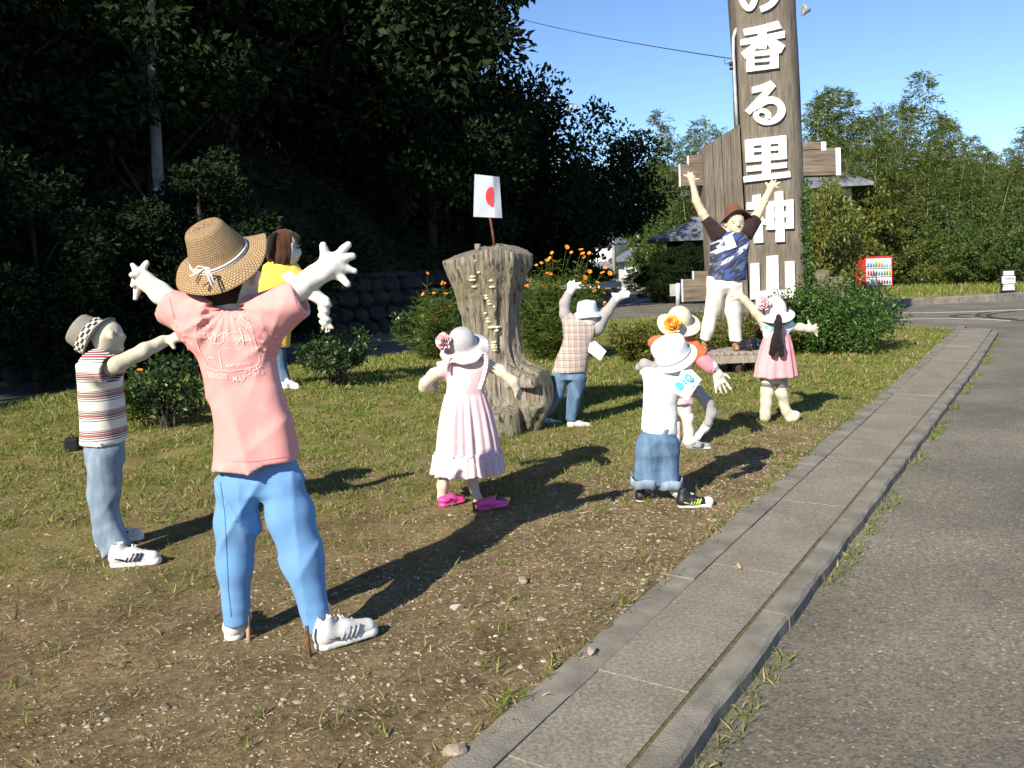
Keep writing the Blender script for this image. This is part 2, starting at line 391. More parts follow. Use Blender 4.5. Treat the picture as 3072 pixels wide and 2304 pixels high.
rp = [tuple(KO+KN*.5+KD*-16), tuple(KO+KN*.5+KD*18.0), tuple(KO+KN*.2+KD*18.4)]+[(x, y-.25) for x, y in LAWN_BACK[:3]]+[(2.2, 19.9), (1.4, 18.1), (-1.6, 14.2), (-2.9, 12.4), (-5.6, 9.2), (-7.4, 4.8), (-12, -6.5)]
rp += [(x-.25, y+.1) for x, y in WALL_LINE]+[(14.8, 92), (10.6, 55), (8.0, 41), (6.7, 34), (6.9, 29.8), (8.8, 26.9), (12.1, 25.5), (20, 24.3), (45, 21.3), (70, 20.3), (70, -14), (0, -14)]
flat_poly('road', rp, ZR, 'asphalt', kind='structure')
nmat('road_paint', (.55, .55, .53), (.75, .75, .72), 30, .8)
nmat('tyre_mark', (.035, .034, .033), (.05, .048, .045), 20, .8)
def strip(pts, wd, z):
    pts = np.array(pts, float); V, Fc = [], []
    for i, q in enumerate(pts):
        d = pts[min(i+1, len(pts)-1)]-pts[max(i-1, 0)]; n = np.array([-d[1], d[0]])/np.hypot(*d)
        zz = z+float(valley(*q)); V += [(*(q+n*wd/2), zz), (*(q-n*wd/2), zz)]
    Fc = [(2*i, 2*i+1, 2*i+3, 2*i+2) for i in range(len(pts)-1)]; return V, Fc
def gp(c, x, y, z=ZR): return G(c, x, y, z)[:2]
def marking(name, pts, wd, z, mat, lab):
    V, Fc = strip(pts, wd, z); o = put(name, V, Fc, mat, smooth_=False); tag(o, kind='structure'); return o
marking('road_line', [gp(10, x, y) for x, y in ((1060, 1100), (1300, 1092), (1560, 1090), (1800, 1096), (2090, 1110))], .09, ZR+.004, 'road_paint', 'worn white line')
marking('road_line', [gp(10, x, y) for x, y in ((1060, 1040), (1400, 1036), (1800, 1026), (2212, 1008))], .12, ZR+.004, 'road_paint', '')
marking('road_line', [gp(11, x, y) for x, y in ((1210, 1345), (1300, 1300), (1400, 1240), (1470, 1205), (1560, 1150))], .16, ZR+.004, 'road_paint', '')
marking('road_line', [gp(11, x, y) for x, y in ((1225, 1165), (1330, 1145), (1450, 1125))], .14, ZR+.005, 'road_paint', '')
for pts in (((2212, 1112), (2000, 1092), (1890, 1072), (1880, 1055), (1960, 1040), (2130, 1025)), ((2150, 1095), (1900, 1085), (1780, 1068), (1790, 1048), (1900, 1032)), ((1700, 1085), (1600, 1078), (1540, 1070), (1600, 1060), (1720, 1050))):
    marking('tyre_mark', [gp(10, *q) for q in pts], .09, ZR+.008, 'tyre_mark', '')

# --- gutter covers, edging and kerb along the main road: every slab its own piece
nmat('concrete', (.14, .127, .104), (.25, .228, .188), 5, .9, 130, .7, .008, detail=10)
m, t, p = newmat('slab_concrete')
n1 = noise(t, 3, 6); n2 = noise(t, 60, 5, rough=.9); r = ramp(t, [(.3, (.155, .137, .106)), (.7, (.225, .20, .158))]); t.links.new(n1.outputs[0], r.inputs[0])
r2 = ramp(t, [(.32, (.25, .24, .23)), (.5, (1, 1, 1)), (.66, (2.2, 2.05, 1.85))]); t.links.new(n2.outputs[0], r2.inputs[0])
mu = t.nodes.new('ShaderNodeMixRGB'); mu.blend_type = 'MULTIPLY'; mu.inputs[0].default_value = .7; t.links.new(r.outputs[0], mu.inputs[1]); t.links.new(r2.outputs[0], mu.inputs[2])
t.links.new(mu.outputs[0], p.inputs['Base Color']); p.inputs['Roughness'].default_value = .9; bump(t, p, n2.outputs[0], .5, .004)
nmat('moss', (.07, .07, .022), (.14, .12, .06), 30, 1, 80, .8, .01)
def tj(s): return .445+.0115*min(max(s, 0), 13)
def hexa(s0, s1, ta0, ta1, tb0, tb1, z0, z1, bv=.0012):
    """slab between along-kerb s0..s1 and across ta..tb (start, end), chamfered top"""
    lo = [kp(s0, ta0, z0), kp(s0, tb0, z0), kp(s1, tb1, z0), kp(s1, ta1, z0)]
    md = [q+np.array([0, 0, z1-bv-z0]) for q in lo]
    tp = [kp(s0+bv, ta0+bv, z1), kp(s0+bv, tb0-bv, z1), kp(s1-bv, tb1-bv, z1), kp(s1-bv, ta1+bv, z1)]
    V = np.array(lo+md+tp); Fc = [(8, 9, 10, 11)]+[(i, (i+1) % 4, 4+(i+1) % 4, 4+i) for i in range(4)]+[(4+i, 4+(i+1) % 4, 8+(i+1) % 4, 8+i) for i in range(4)]
    return V, Fc
pave = thing('pavement', kp(0, 0), None, None); pave['kind'] = 'structure'
s = -1.2; k = 0
while s < 18.0:
    L = .615; dz = random.uniform(-.002, .003)
    put('paving_slab', *hexa(s+.0015, s+L-.0015, .135, .135, tj(s)-.008, tj(s+L)-.008, -.12, -.002+dz), 'slab_concrete', pave, smooth_=False)
    s += L
s = -1.3
while s < 17.9:
    L = 1.2
    put('edging_stone', *hexa(s+.001, s+L-.001, .0, .0, .1335, .1335, -.12, .002+random.uniform(-.004, .004)), 'concrete', pave, smooth_=False)
    s += L
def kerb_mesh(s0, s1, seed):
    r = np.random.default_rng(seed); n = 24; V = []; Fc = []
    for i in range(n+1):
        s_ = s0+(s1-s0)*i/n; a = tj(s_)+.006; e = a+.112+.004*math.sin(s_*9+seed)+r.uniform(-.002, .002); zt = .003+.002*math.sin(s_*5+seed)+r.uniform(-.0008, .0008)
        for tt, z in ((a, -.13), (a, zt-.008), (a+.008, zt), (e-.014-.006*math.sin(s_*23+seed), zt-.001), (e, zt-.014), (e+.006, -.13)): V.append(kp(s_, tt, z))
    for i in range(n):
        for j in range(5): Fc.append((i*6+j, (i+1)*6+j, (i+1)*6+j+1, i*6+j+1))
    Fc += [tuple(range(6)), tuple(n*6+j for j in range(5, -1, -1))]; return np.array(V), Fc
s = -1.5; k = 0
while s < 17.9:
    put('kerb_stone', *kerb_mesh(s+.004, s+1.5-.004, k), 'concrete', pave, smooth_=False); s += 1.5; k += 1
Vm = []
for i in range(65):
    s_ = -1.4+i*.3; Vm += [kp(s_, tj(s_)-.02, -.0058), kp(s_, tj(s_)+.02, -.0058)]
put('moss_joint', Vm, [(2*i, 2*i+1, 2*i+3, 2*i+2) for i in range(64)], 'moss', pave)
put('gutter_bed', [kp(-1.5, .0, -.0065), kp(18, .0, -.0065), kp(18, .5, -.0065), kp(-1.5, .45, -.0065)], [(0, 3, 2, 1)], 'moss', pave)
# verge kerb across the junction
vk = [gp(10, x, y) for x, y in ((900, 985), (1080, 975), (1300, 960), (1600, 945), (1900, 930), (2212, 905))]
vk = [np.array(q) for q in vk]; d0 = vk[-1]-vk[-2]; vk.append(vk[-1]+d0*3); vk.insert(0, vk[0]-(vk[1]-vk[0])*.8)
vkerb = thing('verge_kerb', (*vk[2], 0), None, None); vkerb['kind'] = 'structure'
for i in range(len(vk)-1):
    a_, b_ = vk[i], vk[i+1]; d = b_-a_; L = np.hypot(*d); nn = max(1, int(L/1.0))
    for j in range(nn):
        c_ = a_+d*(j+.5)/nn; R = yaw(math.atan2(d[1], d[0]))
        put('kerb_stone', *boxc((*c_, .0), (L/nn/2-.01, .1, .13), R, .015), 'concrete', vkerb, smooth_=False)

# --- leaves, grass
def leaf_quads(C, Dn, size, width=.45, droop=0, rg=rng, fold=.12):
    """leaf-shaped quads: centre C, direction Dn, random roll"""
    n = len(C); Dn = Dn/np.maximum(1e-6, np.linalg.norm(Dn, axis=1))[:, None]
    rv = rg.normal(size=(n, 3)); S = np.cross(Dn, rv); S /= np.maximum(1e-6, np.linalg.norm(S, axis=1))[:, None]
    N = np.cross(S, Dn); sz = np.broadcast_to(size, (n,))[:, None]
    b = C; tip = C+Dn*sz-N*sz*droop; mid = C+Dn*sz*.45+N*sz*fold
    V = np.stack([b, mid+S*sz*width*.5, tip, mid-S*sz*width*.5], 1).reshape(-1, 3)
    return V, np.arange(4*n).reshape(n, 4)
def catq(parts):
    Vs, Fs, n = [], [], 0
    for V, Fc in parts: Vs.append(V); Fs.append(Fc+n); n += len(V)
    return np.concatenate(Vs), np.concatenate(Fs)
leafmat('grass', [(0, (.08, .14, .016)), (.42, (.125, .19, .026)), (.64, (.19, .22, .045)), (.8, (.29, .25, .095)), (1, (.42, .34, .18))], .6, .3, .2)
leafmat('straw', [(0, (.17, .12, .06)), (.45, (.30, .225, .125)), (.85, (.44, .35, .215)), (1, (.6, .51, .36))], .8, .1, .2)
def scatter(n, x0, x1, y0, y1, dens, rg=rng):
    x = rg.uniform(x0, x1, n); y = rg.uniform(y0, y1, n); z, sd_ = ground_z(x, y)
    keep = (sd_ > .0) & (rg.random(n) < dens(x, y)); return np.stack([x[keep], y[keep], z[keep]], 1)
def blades(P, hmin, hmax, wd, lean, per, rg=rng):
    P = np.repeat(P, per, 0)+np.concatenate([rg.normal(0, .022, (len(P)*per, 2)), np.zeros((len(P)*per, 1))], 1); n = len(P)
    D = np.stack([rg.normal(0, lean, n), rg.normal(0, lean, n), np.ones(n)], 1)
    return leaf_quads(P-np.array([0, 0, .005]), D, rg.uniform(hmin, hmax, n), wd, .25, rg, .05)
gr = [blades(scatter(30000, -6, 2.2, 2.1, 6.2, lambda x, y: turf(x, y)*.55*(turf(x, y) > .2)), .012, .045, .12, .9, 4),
      blades(scatter(46000, -7.5, 4.5, 5.0, 10.5, lambda x, y: turf(x, y)**1.3*(vnoise(x, y, 6, 21) > -.5)), .02, .06, .15, .9, 4),
      blades(scatter(34000, -6.5, 8.2, 9, 21, lambda x, y: turf(x, y)*.9), .03, .085, .2, .8, 4),
      blades(scatter(5200, -6, 3, 2.1, 9, lambda x, y: .35*(vnoise(x, y, 3, 31) > -.1)), .02, .075, .10, .8, 7),
      blades(scatter(9000, 6, 34, 24, 34, lambda x, y: np.ones_like(x)*.7), .1, .3, .12, .5, 4)]
# weeds in the road-side joint of the kerb and on the edging
wp = []
for i in range(900):
    s_ = random.uniform(1.5, 17)
    if math.sin(s_*2.3)+math.sin(s_*5.1) > -.25: wp.append(kp(s_, tj(s_)+.14+random.uniform(0, .05), ZR))
    if random.random() < .55: wp.append(kp(s_, random.uniform(-.08, .03), .0))
gr.append(blades(np.array(wp), .015, .065, .10, 1.1, 5))
V, Fc = catq(gr); o = put('grass', V, Fc, 'grass', smooth_=False); tag(o, 'short patchy grass and weeds growing through the bare lawn soil', 'grass', kind='stuff')
P = scatter(120000, -6, 3.5, 2.1, 9.5, lambda x, y: np.clip(1.1-turf(x, y), .15, 1)); n = len(P)
D = np.stack([rng.normal(size=n), rng.normal(size=n), rng.normal(.12, .3, n)], 1)
V, Fc = leaf_quads(P+np.array([0, 0, .006]), D, rng.uniform(.008, .04, n)*np.where(rng.random(n) < .012, 2.4, 1), .07, 0, rng, .02)
o = put('straw_litter', V, Fc, 'straw', smooth_=False); tag(o, 'dry straw and dead grass stalks lying on the bare soil', 'straw', kind='stuff')
# gravel
m, t, p = newmat('gravel')
g = t.nodes.new('ShaderNodeNewGeometry'); r = ramp(t, [(0, (.12, .096, .064)), (.45, (.23, .187, .13)), (.85, (.33, .275, .20)), (.97, (.40, .345, .26)), (1, (.48, .45, .38))]); t.links.new(g.outputs['Random Per Island'], r.inputs[0]); t.links.new(r.outputs[0], p.inputs['Base Color']); p.inputs['Roughness'].default_value = .85
def ico(sub=1):
    bm = bmesh.new(); bmesh.ops.create_icosphere(bm, subdivisions=sub, radius=1); bm.verts.index_update()
    V = np.array([v.co[:] for v in bm.verts]); Fc = np.array([[v.index for v in f.verts] for f in bm.faces]); bm.free(); return V, Fc
IV, IF = ico(1); IV2, IF2 = ico(2)
def gdens(x, y):
    tk = -((x-KO[0])*KN[0]+(y-KO[1])*KN[1])
    return np.clip((.95*smooth(2.2, .2, tk)+.8*smooth(3.4, 2.6, y)*smooth(-.3, .5, vnoise(x, y, 2.2, 43))+.10+.6*smooth(.2, .6, vnoise(x, y, 1.6, 41)))*smooth(9, 5, y), .01, 1)
P = scatter(95000, -5, 4, 2.1, 9.5, gdens); n = len(P)
sz = rng.gamma(1.4, .0022, n)+.002; sz = np.minimum(sz, .016)
sc = np.stack([sz*rng.uniform(.8, 1.5, n), sz*rng.uniform(.8, 1.3, n), sz*rng.uniform(.5, .8, n)], 1)
an = rng.uniform(0, 6.28, n); ca, sa = np.cos(an), np.sin(an)
U = IV[None]*(1+.38*rng.normal(size=(n, len(IV), 1)).clip(-1, 1))*sc[:, None, :]
V = np.stack([U[..., 0]*ca[:, None]-U[..., 1]*sa[:, None], U[..., 0]*sa[:, None]+U[..., 1]*ca[:, None], U[..., 2]], -1)+(P-np.stack([0*sz, 0*sz, sz*.25], 1))[:, None, :]
Fc = (IF[None]+(np.arange(n)*len(IV))[:, None, None]).reshape(-1, 3)
o = put('gravel', V.reshape(-1, 3), Fc, 'gravel', smooth_=False); tag(o, 'small grey and tan gravel scattered over the soil beside the gutter covers', 'gravel', kind='stuff')
def rockv(sub, s3, seed, j=.16):
    r = np.random.default_rng(seed); V0, F0 = ico(sub); V1 = V0.copy()
    for _ in range(7):
        d = r.normal(size=3); d /= np.linalg.norm(d); c = r.uniform(.55, .9); q = V1@d; V1 = V1-np.maximum(q-c, 0)[:, None]*d*.9
    V1 = V1*(1+j*.3*r.normal(size=(len(V1), 1))); return V1*np.array(s3), F0
nmat('stone_tan', (.2, .16, .11), (.36, .31, .23), 12, .85, 60, .4, .01)
nmat('stone_pink', (.28, .2, .18), (.42, .33, .3), 14, .85, 60, .4, .01)
nmat('stone_pale', (.28, .25, .2), (.45, .41, .34), 14, .85, 60, .4, .01)
nmat('wood_chip', (.35, .25, .15), (.55, .43, .28), 14, .85, stretch=(1, 8, 8))
for (c, x, y, s3, mt, lab, zz) in ((14, 82, 1140, (.044, .026, .02), 'stone_tan', 'flat tan stone lying on the concrete edging strip', .0), (14, 592, 762, (.028, .02, .018), 'stone_pink', 'small pinkish stone lying on the edge of the gutter cover', .0),
        (14, 335, 490, (.03, .024, .02), 'stone_tan', 'rounded brown pebble in gravel by the long shadow', None), (14, 88, 590, (.032, .022, .02), 'stone_pale', 'pale split pebble in the gravel near edging strip', None), (0, 1240, 1725, (.035, .02, .02), 'stone_pale', 'pale stone lying in the long shadow of the doll', None),
        (0, 450, 1970, (.045, .025, .016), 'stone_tan', 'flat tan stone on the bare soil behind the white sneakers', None), (0, 1690, 1745, (.025, .02, .018), 'stone_pale', 'light round pebble beside pointed shadow tip in gravel', None), (14, 1145, 440, (.05, .012, .01), 'wood_chip', 'dry stick fragment lying on the gutter covers', .0)):
    q = G(c, x, y, zz); z0 = float(ground_z(np.array([q[0]]), np.array([q[1]]))[0][0]) if zz is None else 0
    V, Fc = rockv(2, s3, int(x)); V = V@yaw(x); o = put('stone' if mt != 'wood_chip' else 'stick', V+np.array([q[0], q[1], z0+s3[2]*.6]), [tuple(f) for f in Fc], mt, base=(q[0], q[1], z0), smooth_=False); tag(o, lab, 'stone' if mt != 'wood_chip' else 'stick')

# --- stone retaining wall and the wooded hillside on the left
def along(P, s):
    P = np.array(P, float); d = np.hypot(*np.diff(P, axis=0).T); c = np.concatenate([[0], np.cumsum(d)])
    s = np.clip(s, 0, c[-1]-1e-6); i = np.clip(np.searchsorted(c, s, 'right')-1, 0, len(d)-1); f = (s-c[i])/d[i]
    q = P[i]+(P[i+1]-P[i])*np.asarray(f)[..., None]; e = (P[i+1]-P[i])/d[i][..., None]; return q, e, c[-1]
nmat('wall_stone', (.022, .023, .019), (.055, .053, .045), 5, .95, 30, .8, .02)  # stone colour kept dark so the wood's shade is in the colour
WL = WALL_LINE[1:6]
wq, we, wtot = along(WL, np.array([0.]))
wall = thing('stone_wall', (*WALL_LINE[2], ZR), 'low shade-darkened stone retaining wall at the foot of wooded hillside', 'wall')
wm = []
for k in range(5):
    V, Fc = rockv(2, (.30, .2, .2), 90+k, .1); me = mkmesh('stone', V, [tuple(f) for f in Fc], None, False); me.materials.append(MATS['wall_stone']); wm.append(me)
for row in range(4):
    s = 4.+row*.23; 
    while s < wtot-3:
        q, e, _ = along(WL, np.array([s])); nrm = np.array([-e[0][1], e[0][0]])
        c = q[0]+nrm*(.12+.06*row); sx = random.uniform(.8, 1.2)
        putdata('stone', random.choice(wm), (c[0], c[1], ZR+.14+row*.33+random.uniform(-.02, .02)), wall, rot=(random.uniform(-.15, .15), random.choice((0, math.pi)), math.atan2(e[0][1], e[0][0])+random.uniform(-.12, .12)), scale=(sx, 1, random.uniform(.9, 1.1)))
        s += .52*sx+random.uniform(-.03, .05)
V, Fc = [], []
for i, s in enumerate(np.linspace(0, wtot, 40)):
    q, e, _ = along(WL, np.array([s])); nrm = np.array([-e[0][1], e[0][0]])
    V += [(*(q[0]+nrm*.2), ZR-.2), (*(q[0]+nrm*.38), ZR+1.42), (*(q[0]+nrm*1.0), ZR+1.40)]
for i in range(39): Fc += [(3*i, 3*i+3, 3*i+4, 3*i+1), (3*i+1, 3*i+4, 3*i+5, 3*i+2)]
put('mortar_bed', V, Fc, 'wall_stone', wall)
HL = [(-52, -62), (-31, -28)]+WALL_LINE  # first points run out of view behind-left, added to block sun from the wood
hs_, hd_ = np.linspace(0, along(HL, np.array([0.]))[2]-.01, 150), np.concatenate([np.linspace(0, 6, 12), np.linspace(7, 60, 24)])
def hill_pt(s, d):
    s = np.asarray(s, float); d = np.asarray(d, float); q, e, tot = along(HL, s); nrm = np.stack([-e[..., 1], e[..., 0]], -1)
    p = q+nrm*(d[..., None]+.35)
    fall = 1-.72*smooth(20, 42, p[..., 1])
    h = ZR+1.3*smooth(60, 20, p[..., 1])+np.minimum(d, 34)*.92*fall+.45*vnoise(p[..., 0], p[..., 1], .5, 51)*smooth(0, 3, d)
    return np.concatenate([p, h[..., None]], -1)
S_, D_ = np.meshgrid(hs_, hd_, indexing='ij'); HP = hill_pt(S_, D_); ii = np.arange(S_.size).reshape(S_.shape)
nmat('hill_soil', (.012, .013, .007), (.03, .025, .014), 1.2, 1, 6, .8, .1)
Fh = np.stack([ii[:-1, :-1], ii[1:, :-1], ii[1:, 1:], ii[:-1, 1:]], -1).reshape(-1, 4)
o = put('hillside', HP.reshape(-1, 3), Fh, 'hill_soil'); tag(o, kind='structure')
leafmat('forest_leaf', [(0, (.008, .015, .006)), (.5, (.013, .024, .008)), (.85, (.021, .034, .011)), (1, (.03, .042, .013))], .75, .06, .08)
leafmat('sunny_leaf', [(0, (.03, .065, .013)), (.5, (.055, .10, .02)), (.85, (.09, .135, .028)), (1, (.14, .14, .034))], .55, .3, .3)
leafmat('bamboo_leaf', [(0, (.05, .085, .016)), (.5, (.09, .13, .024)), (.85, (.14, .17, .04)), (1, (.2, .185, .06))], .5, .38, .3)
leafmat('camellia_leaf', [(0, (.015, .035, .008)), (.6, (.028, .06, .012)), (1, (.05, .085, .02))], .4, .1, .45)
leafmat('azalea_leaf', [(0, (.05, .075, .012)), (.5, (.10, .12, .018)), (.85, (.16, .15, .025)), (1, (.22, .11, .03))], .5, .25, .3)
leafmat('yew_leaf', [(0, (.025, .065, .01)), (.5, (.045, .105, .016)), (.9, (.08, .15, .024)), (1, (.13, .17, .035))], .45, .2, .35)
leafmat('cosmos_leaf', [(0, (.04, .075, .012)), (.5, (.07, .12, .02)), (.85, (.10, .15, .03)), (1, (.16, .10, .04))], .55, .3, .2)
nmat('bark', (.05, .04, .03), (.13, .11, .085), 5, .95, 25, .8, .03, stretch=(3, 3, .6))
nmat('bark_dark', (.02, .017, .013), (.06, .05, .04), 5, .95, 25, .8, .03, stretch=(3, 3, .6))
nmat('bamboo_culm', (.14, .17, .06), (.28, .28, .13), 3, .5, stretch=(1, 1, .3))
def clump_leaves(C, rad, per, size, wd, rg, droop=.1, up=.25):
    n = len(C); rad = np.broadcast_to(rad, (n,)); cc = np.repeat(C, per, 0); rr = np.repeat(rad, per)
    d = rg.normal(size=(n*per, 3)); d /= np.linalg.norm(d, axis=1)[:, None]
    pos = cc+d*(rr*rg.random(n*per)**.45)[:, None]*np.array([1, 1, .75])
    dr = d+rg.normal(0, .7, (n*per, 3)); dr[:, 2] += up-.3
    return leaf_quads(pos, dr, size*rg.uniform(.7, 1.3, n*per), wd, droop, rg)
def tree_meshes(seed, H, rx, leaf, nclump=60, per=110, crown_lo=.25, wd=.5, trunk=.16, mat='forest_leaf', bark='bark_dark', up=.25, off=0.):
    rg = np.random.default_rng(seed); zc = H*(1+crown_lo)/2; rz = H*(1-crown_lo)/2
    C = []
    lump = rg.normal(size=(9, 3)); lump /= np.linalg.norm(lump, axis=1)[:, None]; amp = rg.uniform(-.25, .3, 9)
    while len(C) < nclump:
        d = rg.normal(size=3); d /= np.linalg.norm(d); r = rg.random()**.35*(1+sum(a*max(0, l@d)**3 for a, l in zip(amp, lump)))
        C.append(np.array([d[0]*rx*r+off, d[1]*rx*r, zc+d[2]*rz*r]))
    C = np.array(C); V, Fc = clump_leaves(C, rx*.3*rg.uniform(.6, 1.2, nclump), per, leaf, wd, rg, up=up)
    crown = mkmesh('crown', V, Fc, None, False); crown.materials.append(MATS[mat])
    tp = [tube([(0, 0, -.4), (rx*.03, 0, H*.2), (-rx*.04, rx*.03, H*.5), (0, 0, H*.85)], [trunk*1.2, trunk, trunk*.65, trunk*.2], 8)]
    for c in C[rg.permutation(nclump)[:14]]:
        z0 = min(max(.12*H, c[2]-.3*rx-.15*H), H*.8); b0 = np.array([0, 0, z0]); mid = (b0+c)/2+np.array([0, 0, .06*H*rg.random()])
        tp.append(tube([b0, mid, c], [trunk*.4, trunk*.25, trunk*.08], 5))
    V, Fc = join(tp); tr = mkmesh('trunk', V, Fc); tr.materials.append(MATS[bark]); return crown, tr
def plant_tree(name, meshes, loc, label, cat, group, sc=1, rz=0):
    o = thing(name, loc, label, cat, group); o.rotation_euler = (0, 0, rz); o.scale = (sc,)*3 if np.isscalar(sc) else sc
    for nm, me in (('crown', meshes[0]), ('trunk', meshes[1])):
        c = bpy.data.objects.new(nm, me); COL.objects.link(c); c.parent = o
    return o
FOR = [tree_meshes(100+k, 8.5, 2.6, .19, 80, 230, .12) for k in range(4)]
rg = np.random.default_rng(77)
# thicket over the whole slope
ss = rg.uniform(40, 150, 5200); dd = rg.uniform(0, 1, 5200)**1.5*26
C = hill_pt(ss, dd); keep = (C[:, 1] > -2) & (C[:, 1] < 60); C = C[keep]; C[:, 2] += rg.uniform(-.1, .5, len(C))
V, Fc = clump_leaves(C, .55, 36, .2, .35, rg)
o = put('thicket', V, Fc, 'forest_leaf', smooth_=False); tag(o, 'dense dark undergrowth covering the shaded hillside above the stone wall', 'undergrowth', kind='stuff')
totL = along(HL, np.array([0.]))[2]
k = 0
for s in np.arange(8, totL-48, 3.6):  # includes unseen trees behind-left, added to keep the wood in shade
    for d in (1.6, 5.5, 10.5, 17, 25):
        s2 = s+rg.uniform(-1.5, 1.5); d2 = d+rg.uniform(-1, 1.3); q = hill_pt(np.array([s2]), np.array([max(.8, d2)]))[0]
        if q[1] < 0 and d > 18: continue
        if q[1] > 27 and d2 < 2.6: continue
        if q[1] > 46: continue
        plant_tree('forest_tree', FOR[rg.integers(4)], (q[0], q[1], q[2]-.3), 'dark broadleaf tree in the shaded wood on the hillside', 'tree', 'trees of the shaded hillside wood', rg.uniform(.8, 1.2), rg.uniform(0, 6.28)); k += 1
print('forest trees', k)
# overhanging oak at the end of the wood, partly lit
OAK = tree_meshes(140, 7.2, 2.5, .2, 64, 170, .40, mat='forest_leaf', trunk=.2, off=1.7); OAK2 = tree_meshes(141, 7.0, 2.8, .2, 70, 190, .2, trunk=.2)
for (c, x, y, D, ms, lab, sc, rz) in ((11, 640, 1100, 36, OAK, 'oak tree leaning out over the village road at the end of the wood', (1.0, 1.0, 1.0), 0), (11, 330, 1100, 31, OAK2, 'round evergreen tree behind the flag at the edge of wood', (1.0, 1.0, 1.15), 2.)):
    q = K(c, x, y, D); plant_tree('roadside_tree', ms, (q[0], q[1], gz(q[0], D)-.1), lab, 'tree', 'trees at the end of the wood', sc, rz)
# dark understorey trees in front of the wall
for (x, ytop, D, k, lab) in ((60, 330, 11.5, 0, 'dark bushy tree in the shade behind the striped shirt doll'), (250, 420, 12.4, 1, 'dark bushy tree below the pale utility pole'), (420, 270, 13.2, 2, 'dark bushy tree behind the straw hat of pink shirt doll'), (600, 470, 14.4, 3, 'dark bushy tree behind the yellow shirt doll')):
    q = K(0, x, ytop, D); h_ = q[2]-gz(q[0], D); plant_tree('understorey_tree', FOR[k], (q[0], D, gz(q[0], D)-.1), lab, 'tree', None, (h_/9*1.15, h_/9*1.15, h_/8.7), x)

for (x, D, sc, k) in ((900, 26.5, 1.42, 0), (820, 24, 1.5, 1), (1000, 31, 1.0, 2), (1120, 36, .75, 3), (1075, 38, .85, 1)):
    q = K(0, x, 700, D); plant_tree('forest_tree', FOR[k], (q[0], D, .6), 'dark broadleaf tree in the shaded wood on the hillside', 'tree', 'trees of the shaded hillside wood', sc, x)
# ================================================================== BACKGROUND: village, bamboo, vending machine
nmat('plaster', (.62, .6, .56), (.75, .73, .7), 3, .9)
nmat('roof_tile', (.10, .115, .135), (.19, .205, .23), 6, .55, 30, .4, .02)
nmat('dark_wood', (.03, .025, .02), (.07, .05, .035), 6, .8, stretch=(1, 1, 6))
nmat('brown_wood', (.16, .075, .035), (.28, .14, .06), 6, .7)
nmat('window_glass', (.02, .025, .03), (.05, .06, .07), 3, .1, spec=.6)
nmat('pole_concrete', (.3, .29, .27), (.42, .41, .38), 5, .9, 40, .3)
nmat('steel', (.35, .37, .38), (.5, .52, .53), 8, .45)
m, t, p = newmat('white_enamel'); p.inputs['Base Color'].default_value = (.82, .82, .8, 1); p.inputs['Roughness'].default_value = .45
nmat('cable', (.02, .02, .02), (.03, .03, .03), 5, .6)
def hip_roof(cx, cy, w, d, z0, h, ridge, R=None):
    """hipped tile roof with thick eaves"""
    V = np.array([(-w, -d, 0), (w, -d, 0), (w, d, 0), (-w, d, 0), (-w, -d, .14), (w, -d, .14), (w, d, .14), (-w, d, .14), (-ridge, 0, h), (ridge, 0, h)], float)
    Fc = [(3, 2, 1, 0), (0, 1, 5, 4), (1, 2, 6, 5), (2, 3, 7, 6), (3, 0, 4, 7), (4, 5, 9, 8), (6, 7, 8, 9), (5, 6, 9), (7, 4, 8)]
    V = V@(np.eye(3) if R is None else R)+np.array([cx, cy, z0]); return V, Fc
def house(name, label, cx, cy, w, d, wallh, roofh, rot, tiers=1, wall='plaster', z0=0., group=None, ridge=.55, windows=3):
    o = thing(name, (cx, cy, z0), label, 'house', group); R = yaw(-rot)
    put('wall', *boxc((cx, cy, z0+wallh/2-.2), (w, d, wallh/2+.2), R), wall, o, smooth_=False)
    rf = put('roof', *hip_roof(cx, cy, w+.7, d+.7, z0+wallh, roofh, w*ridge, R), 'roof_tile', o, smooth_=False)
    # tile rows on the roof planes, ridge cap
    rl = np.array([[-w*ridge, 0, wallh+roofh+.02], [w*ridge, 0, wallh+roofh+.02]])@R+np.array([cx, cy, z0]); put('ridge_cap', *tube(rl, .13, 8), 'roof_tile', rf)
    for i in range(int(w*2/.6)):
        x = -w-.6+(i+.5)*(2*w+1.2)/int(w*2/.6); xr = np.clip(x, -w*ridge, w*ridge); f = 1-max(0, abs(x)-w*ridge)/(w+.7-w*ridge)
        a_ = np.array([x, -d-.7, wallh+.15]); b_ = np.array([x, -(d+.7)*(1-f), wallh+.15+(roofh-.12)*f])
        put('tile_row', *tube(np.array([a_, b_])@R+np.array([cx, cy, z0]), .06, 5), 'roof_tile', rf)
    if tiers == 2:
        put('upper_wall', *boxc((cx, cy, z0+wallh+roofh*.6+.5), (w*.62, d*.6, 1.3), R), wall, o, smooth_=False)
        put('upper_roof', *hip_roof(cx, cy, w*.62+.7, d*.6+.7, z0+wallh+roofh*.6+1.8, roofh*.9, w*.3, R), 'roof_tile', o, smooth_=False)
    for i in range(windows):
        x = -w+2*w*(i+.5)/windows; c = np.array([x, -d-.03, min(1.25, wallh*.5)])@R+np.array([cx, cy, z0])
        f = put('window', *boxc(c, (.55, .05, .55), R), 'dark_wood', o, smooth_=False); put('pane', *boxc(c-np.array([0, .04, 0])@R, (.48, .025, .48), R), 'window_glass', f, smooth_=False)
    return o
def at(c, x, y, D): q = K(c, x, y, D); return q
